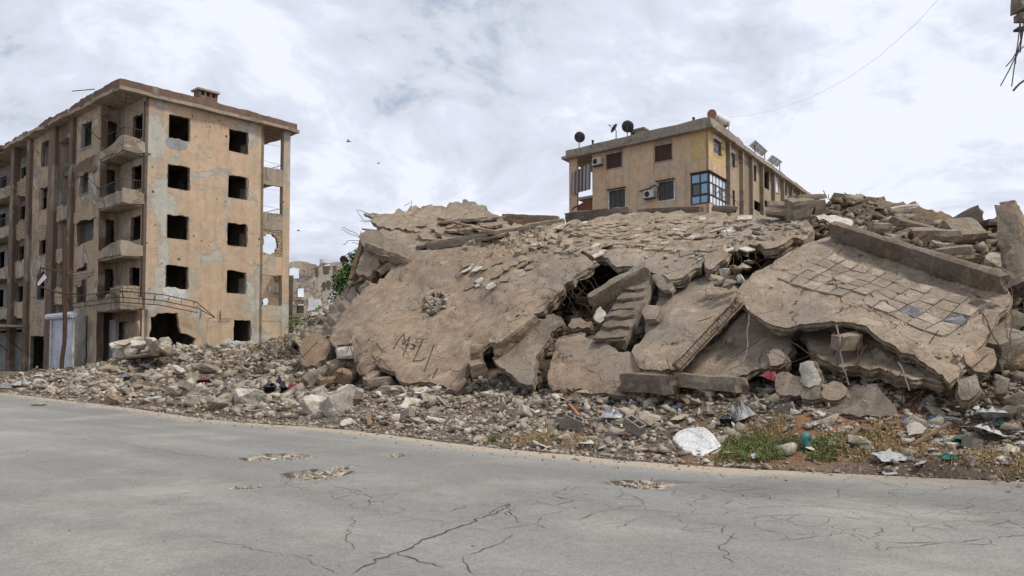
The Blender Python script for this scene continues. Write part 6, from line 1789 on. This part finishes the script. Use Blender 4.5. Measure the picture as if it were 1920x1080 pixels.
# hollow blocks, plank ends and pipe stubs mixed into the stones
M_WOOD = plain('old_wood', (.20, .13, .08), .85, 0, .4, 12, .4); M_PIPE = plain('clay_pipe', (.34, .17, .10), .8, 0, .25, 8)
M_HOLLOW = concrete('hollow_block_concrete', (.33, .30, .26), (.27, .245, .21), dirt=(.17, .14, .11), pits=False)
rh = random.Random(19)
for (x0, x1, y0, y1, n, sc, where) in ((620, 1300, 735, 830, 13, 1.0, 'on the verge below the fallen slabs'), (1540, 1860, 410, 520, 12, 1.25, 'on the hill above the tiled slab'), (150, 540, 670, 750, 10, 1.3, 'in the low heap before the gutted block'), (1380, 1880, 740, 850, 9, .8, 'on the red soil and rubbish')):
    for i in range(n):
        h = hit(rh.uniform(x0, x1), rh.uniform(y0, y1))
        if not h: continue
        e = Euler((rh.uniform(-.5, .5), rh.uniform(-.5, .5), rh.uniform(0, 6.28))).to_matrix(); a, b, c = (e @ Vector(v) for v in ((1, 0, 0), (0, 1, 0), (0, 0, 1)))
        o_ = h + Z3 * .06
        if i % 3 == 0:
            L_, W_, H_ = .4 * sc, .2 * sc, .2 * sc; t_ = .03 * sc; m = MB()
            m.box(o_, a * L_, b * t_, c * H_); m.box(o_ + b * (W_ - t_), a * L_, b * t_, c * H_)
            for q in (0, .48, .925): m.box(o_ + a * L_ * q + b * t_, a * t_, b * (W_ - 2 * t_), c * H_)
            m.build('hollow_block', M_HOLLOW, label='grey hollow block lying ' + where, cat='hollow block', group='hollow blocks ' + where)
        elif i % 3 == 1:
            m = MB(); L_ = rh.uniform(.5, 1.1) * sc; m.box(o_, a * L_, b * .1 * sc, c * .03); m.build('wood_plank', M_WOOD, label='brown plank end lying ' + where, cat='plank', group='planks ' + where)
        else:
            m = MB(); L_ = rh.uniform(.3, .7) * sc; m.tube([o_, o_ + a * L_ * .5 + c * .02, o_ + a * L_], .035 * sc, 8); m.build('pipe_stub', M_PIPE if i % 2 else M_LTMETAL, label='short broken pipe lying ' + where, cat='pipe', group='pipe stubs ' + where)

# ------------------------------------------------------------------ bent reinforcement
def rod(pts, r, mat, lab, grp='bent reinforcing bars'):
    P3 = [Pw(*q) for q in pts]; out = [P3[0]]
    for a, b in zip(P3, P3[1:]):
        for k in range(1, 5):
            q = a.lerp(b, k / 4); out.append(q + (Vector((mnoise.noise(q * 3), mnoise.noise(q * 3 + Vector((5, 5, 5))), mnoise.noise(q * 3 + Vector((9, 1, 5))))) * .05 if k < 4 else Vector()))
    m = MB(); m.tube(out, r, 5); return m.build('rebar', mat, label=lab, cat='rebar', group=grp)


M_GCOND = plain('grey_conduit', (.19, .18, .165), .6, 0, .3, 12)
SP = 'rusty bar spiking out of the broken stack against the sky'
for q in ([(697, 412, 3.2), (688, 414, 3), (680, 411, 3), (668, 392, 3)], [(697, 413, 3.2), (690, 400, 3.1), (672, 393, 3)], [(700, 410, 3.3), (693, 404, 3.3), (698, 401, 3.3), (706, 403, 3.3)], [(697, 415, 3.2), (690, 416, 3), (676, 414, 3)],
          [(678, 446, 2), (662, 435, 2), (641, 426, 2)], [(678, 448, 2), (660, 440, 2), (640, 430, 2)], [(678, 452, 2), (655, 451, 2), (643, 459, 2)], [(678, 458, 1.8), (672, 458, 1.8), (660, 455, 1.8)], [(676, 460, 1.8), (660, 472, 1.8), (644, 480, 1.8)],
          [(768, 380, 5), (758, 386, 5)], [(771, 376, 5), (772, 386, 5)], [(676, 434, 2), (675, 440, 2), (672, 445, 2)]):
    rod(q, .012, M_WIRE, SP, 'bars spiking from the broken stack')
for i in range(12):
    x = 1560 + i * 17 + rt.uniform(-6, 6); y = 630 + (x - 1560) * .39; L = rt.uniform(35, 75)
    rod([(x, y - 8, -4.35), (x - 10 + rt.uniform(-14, 10), y + L * .5, -4.8), (x - 20 + rt.uniform(-30, 14), y + L, -4.9)], .008, M_RUST, 'thin bar hanging from the lower edge of the tiled slab', 'bars under the tiled slab')
for q, lab in (([(1568, 610, -4.1), (1575, 640, -4.5), (1580, 690, -4.7), (1592, 722, -4.8)], 'thick grey conduit drooping under the middle of the tiled slab'),
               ([(1684, 680, -4.7), (1695, 700, -4.9), (1705, 732, -5.0)], 'pale bent conduit near the tip of the tiled slab'),
               ([(1404, 590, -3.7), (1402, 640, -3.9), (1397, 668, -4.1), (1386, 700, -4.4), (1372, 712, -4.5)], 'pale conduit hanging beside the stirrup beam')):
    rod(q, .013, M_GCOND, lab, None)
for q in ([(1460, 612, -3.9), (1420, 640, -4.2), (1370, 672, -4.5)], [(1480, 640, -3.9), (1530, 670, -4.5), (1500, 690, -4.6)], [(1560, 520, -2.3), (1574, 545, -2.7), (1580, 575, -3.3), (1596, 612, -4.0)], [(1545, 535, -2.4), (1560, 532, -2.3), (1568, 540, -2.5)],
          [(1450, 690, -4.3), (1480, 680, -4.4), (1530, 665, -4.4)], [(1300, 700, -4.5), (1256, 700, -4.4), (1240, 688, -4.4)], [(1250, 672, -4.2), (1256, 690, -4.4), (1254, 712, -4.5)], [(1222, 706, -4.6), (1260, 712, -4.6), (1268, 700, -4.6)],
          [(1308, 602, -3.2), (1334, 595, -3.1)], [(1740, 650, -4.3), (1760, 620, -4.0)], [(1820, 560, -2.4), (1850, 600, -3.3), (1880, 660, -3.9)], [(1892, 660, -3.9), (1900, 600, -3), (1896, 540, -2)], [(1900, 690, -4.2), (1860, 660, -4.0), (1820, 690, -4.6)], [(1700, 600, -3), (1702, 640, -4), (1708, 680, -4.6)]):
    rod(q, .010, M_RUST, 'bent rusty bar across the slabs at the foot of the heap', 'bent bars at the foot of the slabs')
for i in range(14):
    x, y = rt.uniform(1020, 1130), rt.uniform(535, 620)
    rod([(x, y, -1.9), (x + rt.uniform(-20, 25), y + rt.uniform(5, 20), -2.2), (x + rt.uniform(-40, 50), y + rt.uniform(8, 34), -2.5)], .009, M_RUST, 'thin bar inside the cavity beside the stair flight', 'bars in the middle cavity')
for i in range(10):
    x, y = 1100 + i * 6.5, 572 - i * 4.8
    rod([(x, y, -2.6), (x + rt.uniform(-4, 10), y + rt.uniform(6, 14), -2.65), (x + rt.uniform(-10, 10), y + rt.uniform(16, 30), -2.6)], .008, M_RUST, 'stirrup hanging off the rough beam above the stair flight', 'stirrups on the rough beam')
for i in range(22):
    f = i / 21; x = 1195 + f * 290; y = (505 + f * 60 * (1 if f < .3 else 0) - (max(0, f - .3)) * 60); y = min(y, 516)
    rod([(x, y - 4, -1.2 + f * .9), (x + rt.uniform(-6, 8), y + rt.uniform(6, 14), -1.5 + f), (x + rt.uniform(-16, 18), y + rt.uniform(12, 34), -1.5 + f)], .008, M_RUST, 'thin bar dangling from the front lip of the roof terrace', 'bars under the terrace lip')
for i in range(18):
    f = i / 17; x = 1000 + f * 110 if f > .4 else 905 + f * 190; y = 583 - (x - 1000) * .62 if x > 1000 else 655 - (x - 905) * .75
    rod([(x - 4, y - 2, -2.9 + f * 1.2), (x + rt.uniform(2, 12), y + rt.uniform(4, 16), -2.8 + f * 1.2), (x + rt.uniform(-8, 26), y + rt.uniform(14, 36), -2.8 + f * 1.2)], .008, M_RUST, 'bent bar torn out along the broken edge of the sprayed slab', 'bars along the sprayed slab edge')
for i in range(16):
    x, y = rt.uniform(545, 720), rt.uniform(630, 720)
    rod([(x, y, -4.1), (x + rt.uniform(-14, 14), y - rt.uniform(5, 22), -4.2), (x + rt.uniform(-26, 30), y + rt.uniform(-10, 26), -4.3)], .011, M_RUST, 'tangled bar at the brown left foot of the heap', 'bars at the brown foot')
for i in range(8):
    x, y = rt.uniform(470, 560), rt.uniform(625, 690)
    rod([(x, y, -1.2), (x + rt.uniform(-6, 6), y - rt.uniform(8, 26), -1.3), (x + rt.uniform(6, 26), y - rt.uniform(-10, 14), -1.4)], .016, M_RUST, 'curled bar on the low rubble before the gap', 'curled bars on the low rubble')
for q in ([(1544, 372, 5), (1544, 364, 5), (1543, 357, 5)], [(1552, 374, 5.3), (1553, 365, 5.3)], [(1586, 371, 7), (1587, 363, 7)]):
    rod(q, .012, M_WIRE, 'short bar standing up from the crest behind the leaning block', 'bars on the crest')

# ------------------------------------------------------------------ rubbish
def cloth_mat(name, c, rough=.6): return plain(name, c, rough, 0, .3, 8, .3)


BAGS = {k: cloth_mat('plastic_' + k, c) for k, c in dict(white=(.42, .42, .43), grey=(.24, .24, .24), teal=(.05, .16, .145), black=(.025, .025, .03), blue=(.13, .19, .29), red=(.16, .03, .04), pink=(.55, .4, .45), yellow=(.5, .42, .1), cream=(.5, .42, .32)).items()}
for m_ in BAGS.values(): m_.node_tree.nodes['Principled BSDF'].inputs['Roughness'].default_value = .42


def sheet(name, px, py, sx_, sy_, colr, lab, cat, grp=None, seed=0, lift=.05, puff=.35, w=None):
    c = Pw(px, py, w) if w is not None else on_heap(px, py, lift); r_ = random.Random(seed); n = 9; vs = []; fs = []
    a0 = r_.uniform(0, 6.28)
    for i in range(n):
        for j in range(n):
            a, b = (i / (n - 1) - .5), (j / (n - 1) - .5)
            a2 = a + .12 * mnoise.noise(Vector((i * .5, j * .5, seed))); b2 = b + .12 * mnoise.noise(Vector((i * .5, j * .5, seed + 4)))
            h = puff * min(sx_, sy_) * (.25 + mnoise.noise(Vector((i * .8, j * .8, seed + 8))) * 1.3 + .5 * mnoise.noise(Vector((i * 2.1, j * 2.1, seed)))) * (1 - (2 * a) ** 4) * (1 - (2 * b) ** 4)
            q = Vector((a2 * sx_, b2 * sy_, h)); q.rotate(Euler((-.35 + r_.uniform(-.02, .02), 0, 0))); q.rotate(Euler((0, 0, a0)))
            vs.append(c + q)
    for i in range(n - 1):
        for j in range(n - 1): a = i * n + j; fs.append((a, a + n, a + n + 1, a + 1))
    o = mesh_obj(name, vs, fs, BAGS[colr], smooth=r_.random() < .6)
    return props(o, label=lab, cat=cat, group=grp)


rl_ = random.Random(41)
for i in range(64):
    x, y = rl_.uniform(1740, 1918), rl_.uniform(752, 872)
    sheet('plastic_scrap', x, y, rl_.uniform(.07, .24), rl_.uniform(.06, .18), rl_.choice(['white', 'white', 'grey', 'grey', 'black', 'grey', 'cream', 'cream', 'blue', 'teal']), 'crumpled scrap in the rubbish strewn at the end of the verge beyond the weeds', 'plastic scrap', 'scraps strewn under the tiled slab', i)
for i in range(26):
    x, y = rl_.uniform(1330, 1770), rl_.uniform(745, 868)
    sheet('paper_scrap', x, y, rl_.uniform(.08, .26), rl_.uniform(.08, .18), rl_.choice(['white', 'cream', 'grey', 'white', 'blue']), 'pale paper scrap on the red soil around the weeds', 'paper scrap', 'paper scraps on the red soil', 50 + i)
for i in range(26):
    x, y = rl_.uniform(880, 1300), rl_.uniform(740, 845)
    sheet('litter_scrap', x, y, rl_.uniform(.07, .2), rl_.uniform(.07, .16), rl_.choice(['white', 'grey', 'white', 'black', 'red', 'cream', 'blue']), 'small scrap of litter between the stones in the middle of the verge', 'litter', 'litter in the middle of the verge', 90 + i)
for i in range(16):
    x, y = rl_.uniform(30, 560), rl_.uniform(670, 770)
    sheet('litter_scrap', x, y, rl_.uniform(.2, .5), rl_.uniform(.15, .4), rl_.choice(['white', 'grey', 'black', 'blue', 'red', 'cream']), 'scrap of litter on the low heap before the gutted block', 'litter', 'litter before the gutted block', 130 + i)
for (n_, x, y, sx_, sy_, c_, lab, pf) in (
        ('plastic_bag', 1392, 790, .42, .4, 'grey', 'cloudy grey bag stuffed between stones above the weeds', .9), ('plastic_bag', 1365, 798, .3, .3, 'black', 'black bag crushed beside the cloudy grey bag', .7),
        ('plastic_bag', 1576, 722, .4, .3, 'pink', 'white bag with pink print caught on bars under the tiled slab', .8), ('plastic_bag', 1540, 742, .35, .3, 'white', 'white bag with a knotted top beside the pink printed bag', .8),
        ('plastic_bag', 1805, 836, .28, .2, 'teal', 'teal plastic bag in the rubbish', .6), ('plastic_bag', 1780, 866, .24, .16, 'teal', 'flattened teal bag at the edge of the asphalt', .5),
        ('paper_sheet', 1850, 818, .6, .4, 'white', 'large crumpled white sheet in the rubbish', .3), ('paper_sheet', 1862, 790, .55, .45, 'white', 'folded white sheet behind the crumpled one', .3),
        ('plastic_sheet', 1672, 866, .5, .3, 'white', 'white sheet lying at the verge between dry grass and asphalt', .3), ('carton', 1726, 878, .4, .16, 'white', 'flat white carton at the asphalt edge', .2),
        ('plastic_bag', 1100, 842, .3, .2, 'white', 'white wisp of bag by the asphalt', .5), ('plastic_bag', 1148, 785, .45, .3, 'white', 'torn white bag below the foot of the sandy slab', .6),
        ('plastic_bag', 520, 735, .8, .5, 'black', 'black bag hanging between boulders at the roadside', .9), ('plastic_bag', 245, 712, .7, .5, 'blue', 'dark blue rag on the low heap', .5),
        ('paper_sheet', 275, 690, .6, .6, 'white', 'white scrap standing up on the low heap', .3), ('plastic_bag', 40, 722, 1.0, .5, 'white', 'white bag at the kerb near the shop steps', .5), ('plastic_bag', 12, 727, 1.0, .5, 'grey', 'grey bag at the kerb beyond the white bag', .5),
        ('rag', 285, 652, .6, .5, 'red', 'red rag on the pile against the gutted block', .8), ('rag', 382, 718, .5, .3, 'red', 'small red rag on the low heap', .5)):
    sheet(n_, x, y, sx_, sy_, c_, lab, n_.replace('_', ' '), None, x, .08, pf)
sheet('rag', 1451, 712, .25, .5, 'red', 'dark red cloth hanging among bars under the tiled slab', 'rag', None, 5, 0, .8, w=-4.7)
# green cloth standing in the weeds, and a paper on the asphalt
m = MB(); c = on_heap(1511, 845, .0); c.z = max(c.z, 0)
for k in range(1): m.tube([c + Vector((0, 0, -.02)), c + Vector((.02, 0, .12)), c + Vector((-.03, 0, .2)), c + Vector((.05, .0, .26))], .06, 7, r1=.075)
m.build('green_cloth', BAGS['teal'], smooth=True, label='bright green cloth standing in the weeds at the roadside', cat='cloth')
m = MB(); c = Pg(1668, 889, .03); m.add([c + Vector(v) for v in ((-.1, -.06, 0), (.09, -.07, .01), (.12, .05, .03), (-.02, .02, .015), (-.09, .06, .03))], [(0, 1, 3, 4), (1, 2, 3)])
m.build('paper_scrap', BAGS['white'], label='white paper scrap lying alone on the asphalt', cat='paper scrap')
M_RED = concrete('red_soil', (.30, .155, .085), (.24, .13, .075), dirt=(.16, .09, .055), bump=.9, scale=2)

# ------------------------------------------------------------------ weeds
def leaf_mat(name, c1, c2):
    m, t, b = new_mat(name, .7); g = geo(t)
    t.put(b.inputs['Base Color'], t.mix(g.outputs['Random Per Island'], c1, c2)); return m


M_GRASS = leaf_mat('weed_green', (.075, .10, .03), (.19, .20, .07)); M_DRY = leaf_mat('dry_grass', (.27, .18, .09), (.36, .27, .14)); M_LEAF = leaf_mat('leaf_green', (.035, .075, .022), (.10, .16, .045))


def grass(name, spots, mat, h0, h1, nb, lab=None):
    r_ = random.Random(len(spots)); vs = []; fs = []
    for (x, y, rad) in spots:
        c = hit(x, y) or Pg(x, y)
        for k in range(nb):
            a = r_.uniform(0, 6.28); rr_ = rad * math.sqrt(r_.random()); p = Vector((c.x + math.cos(a) * rr_, c.y + math.sin(a) * rr_, 0)); p.z = max(0.0, ground_z(p.x, p.y)) - .01
            h = r_.uniform(h0, h1); d = Vector((r_.uniform(-1, 1), r_.uniform(-1, 1), 0)) * h * .5; s = Vector((r_.uniform(-1, 1), r_.uniform(-1, 1), 0)).normalized() * r_.uniform(.003, .008)
            b = len(vs); vs += [p - s, p + s, p + d * .45 + Z3 * h * .6 + s * .8, p + d * .45 + Z3 * h * .6 - s * .8, p + d + Z3 * h]
            fs += [(b, b + 1, b + 2, b + 3), (b + 3, b + 2, b + 4)]
            if r_.random() < .4:
                q = p + d * .6 + Z3 * h * .7; l = Vector((r_.uniform(-1, 1), r_.uniform(-1, 1), r_.uniform(-.3, .6))) * .035; n_ = l.orthogonal().normalized() * .014
                b = len(vs); vs += [q, q + l * .5 + n_, q + l, q + l * .5 - n_]; fs.append((b, b + 1, b + 2, b + 3))
    o = mesh_obj(name, vs, fs, mat); o['kind'] = 'stuff'
    if lab: o['label'] = lab


rgs = random.Random(8)
grass('green_weeds', [(rgs.uniform(1350, 1560), rgs.uniform(828, 866), rgs.uniform(.06, .24)) for _ in range(40)] + [(912, 829, .2), (930, 826, .12), (1620, 822, .2), (1590, 835, .2)], M_GRASS, .03, .17, 130)
grass('dry_weeds', [(rgs.uniform(1560, 1770), rgs.uniform(800, 862), rgs.uniform(.1, .35)) for _ in range(36)] + [(rgs.uniform(960, 1120), rgs.uniform(815, 842), .25) for _ in range(14)] + [(rgs.uniform(1380, 1480), rgs.uniform(775, 815), .2) for _ in range(10)] + [(rgs.uniform(1780, 1920), rgs.uniform(850, 880), .2) for _ in range(12)] + [(rgs.uniform(350, 430), rgs.uniform(750, 768), .4) for _ in range(8)], M_DRY, .04, .17, 80)
grass('far_weeds', [(222, 684, .8), (205, 688, .7), (235, 682, .6), (190, 690, .5)], M_GRASS, .12, .4, 160)
grass('crest_weeds', [], M_DRY, .1, .2, 1) if 0 else None

# tree behind the heap and shrubs in the gap
def leafy(name, base, blobs, n, size, lab, cat, limbs, grp=None):
    e = empty(name, base, label=lab, cat=cat, group=grp); r_ = random.Random(n); vs = []; fs = []
    for k in range(n):
        c, rad = r_.choice(blobs); d = Vector((r_.gauss(0, 1), r_.gauss(0, 1), r_.gauss(0, 1))).normalized() * rad * r_.random() ** .45
        p = c + d
        if mnoise.noise(p * 1.9) < -.12: continue
        a = Vector((r_.uniform(-1, 1), r_.uniform(-1, 1), r_.uniform(-.7, .5))).normalized(); b = a.orthogonal().normalized() * size * .3; s = size * r_.uniform(.6, 1.3)
        i = len(vs); vs += [p, p + a * s * .5 + b, p + a * s, p + a * s * .5 - b]; fs.append((i, i + 1, i + 2, i + 3))
    mesh_obj('crown', vs, fs, M_LEAF, e)
    m = MB()
    m.tube(limbs[0], .16, 7, r1=.07)
    for L in limbs[1:]: m.tube(L, .05, 5, r1=.015)
    m.build('trunk', M_BROWN, e)


tb_ = P(652, 600, 46); tb_.z = 0; TP = lambda x, y: P(x, y, 46)
leafy('leafy_tree', tb_, [(TP(660, 525), .95), (TP(648, 545), .8), (TP(668, 500), .7), (TP(640, 528), .6), (TP(672, 482), .45), (TP(678, 540), .8), (TP(630, 560), .4), (TP(655, 508), .5), (TP(664, 478), .3)], 5200, .2,
      'bright green tree rising behind the upper left end of the heap', 'tree', [[tb_, TP(652, 570), TP(656, 530), TP(664, 495)], [TP(654, 550), TP(636, 530)], [TP(656, 530), TP(676, 500)], [TP(662, 500), TP(674, 478)], [TP(652, 560), TP(628, 556)]])
for (x, y, r_, n_, lab) in ((554, 606, 1.1, 900, 'low green shrub at the foot of the distant ruin'), (604, 590, .9, 500, 'sparse green shrub behind the left flank'), (548, 622, .9, 500, 'small shrub beside the corner of the gutted block')):
    D_ = 75; c = P(x, y, D_); b = Vector((c.x, c.y, 0))
    leafy('green_shrub', b, [(c, r_), (c + Vector((r_ * 1.2, 0, -.3)), r_ * .8), (c - Vector((r_, 0, .4)), r_ * .8)], n_, .28, lab, 'shrub', [[b, c], [c, c + Vector((r_, 0, .5))]], None)

# ------------------------------------------------------------------ torn beam hanging in from the right, close by
HB = empty('ruined_canopy', Vector((8.6, 9.5, 0)), label='torn beam end with dangling wires high at the right edge of the photo', cat='beam end')
DH = 8
h_ = lambda x, y, d=0: P(x, y, DH + d)
rough_box('stub', h_(1909, 4), h_(2300, -60, 1.5), .16, .2, Z3, M_DARK, .05, parent=HB, seed=3)
_pq = h_(2300, -60, 1.5)
rough_box('post', Vector((_pq.x + .15, _pq.y, -.1)), Vector((_pq.x + .15, _pq.y, _pq.z + .5)), .4, .4, Vector((0, 1, 0)), M_DARK, .04, parent=HB, seed=4)
m = MB(); m.box(h_(1914, 22), Vector((.12, 0, 0)), Vector((0, .12, 0)), Vector((0, 0, -.07))); m.build('brick_shard', M_BROWN, HB)
for q in ([(1918, 36), (1912, 45), (1911, 60), (1908, 85), (1905, 103), (1897, 162), (1893, 165)][:6], [(1915, 34), (1913, 50), (1914, 75), (1907, 100), (1893, 130), (1876, 161)], [(1930, 80), (1912, 93), (1906, 98), (1896, 114), (1886, 125)],
          [(1919, 40), (1918, 60), (1913, 90), (1905, 108), (1904, 120)], [(1960, 130), (1925, 148), (1912, 157), (1906, 163), (1900, 170)], [(1911, 52), (1918, 56), (1930, 56)], [(1905, 96), (1907, 98), (1913, 98), (1916, 60)], [(1912, 40), (1920, 38), (1930, 40)]):
    m = MB(); m.tube([h_(*a) for a in q], .011 if q[0][0] == 1960 else .006, 5); m.build('dangling_wire', M_WIRE, HB)
m = MB(); m.box(h_(1911, 53), Vector((.1, 0, 0)), Vector((0, .1, 0)), Vector((0, 0, .022))); m.build('bracket', M_WIRE, HB)

# birds
for (x, y, s, lab) in ((654, 266, .32, 'small dark bird in the sky between the two standing blocks'), (710, 307, .2, 'tiny bird low in the sky above the peak of the heap'), (560, 433, .22, 'tiny bird beside the open corner of the gutted block')):
    c = P(x, y, 55); m = MB()
    m.tube([c + Vector((-s * .5, 0, 0)), c + Vector((-s * .2, 0, .02)), c + Vector((s * .3, 0, .02)), c + Vector((s * .6, 0, -.01))], s * .12, 6, r1=s * .05)
    for s_ in (-1, 1): m.add([c + Vector((-.12 * s, 0, 0)), c + Vector((s * .2, 0, 0)), c + Vector((s * .0, s * .5 * s_, s * .45)), c + Vector((-s * .2, s * .9 * s_, s * .3))], [(0, 1, 2, 3), (3, 2, 1, 0)])
    m.build('bird', M_BLACK, label=lab, cat='bird')
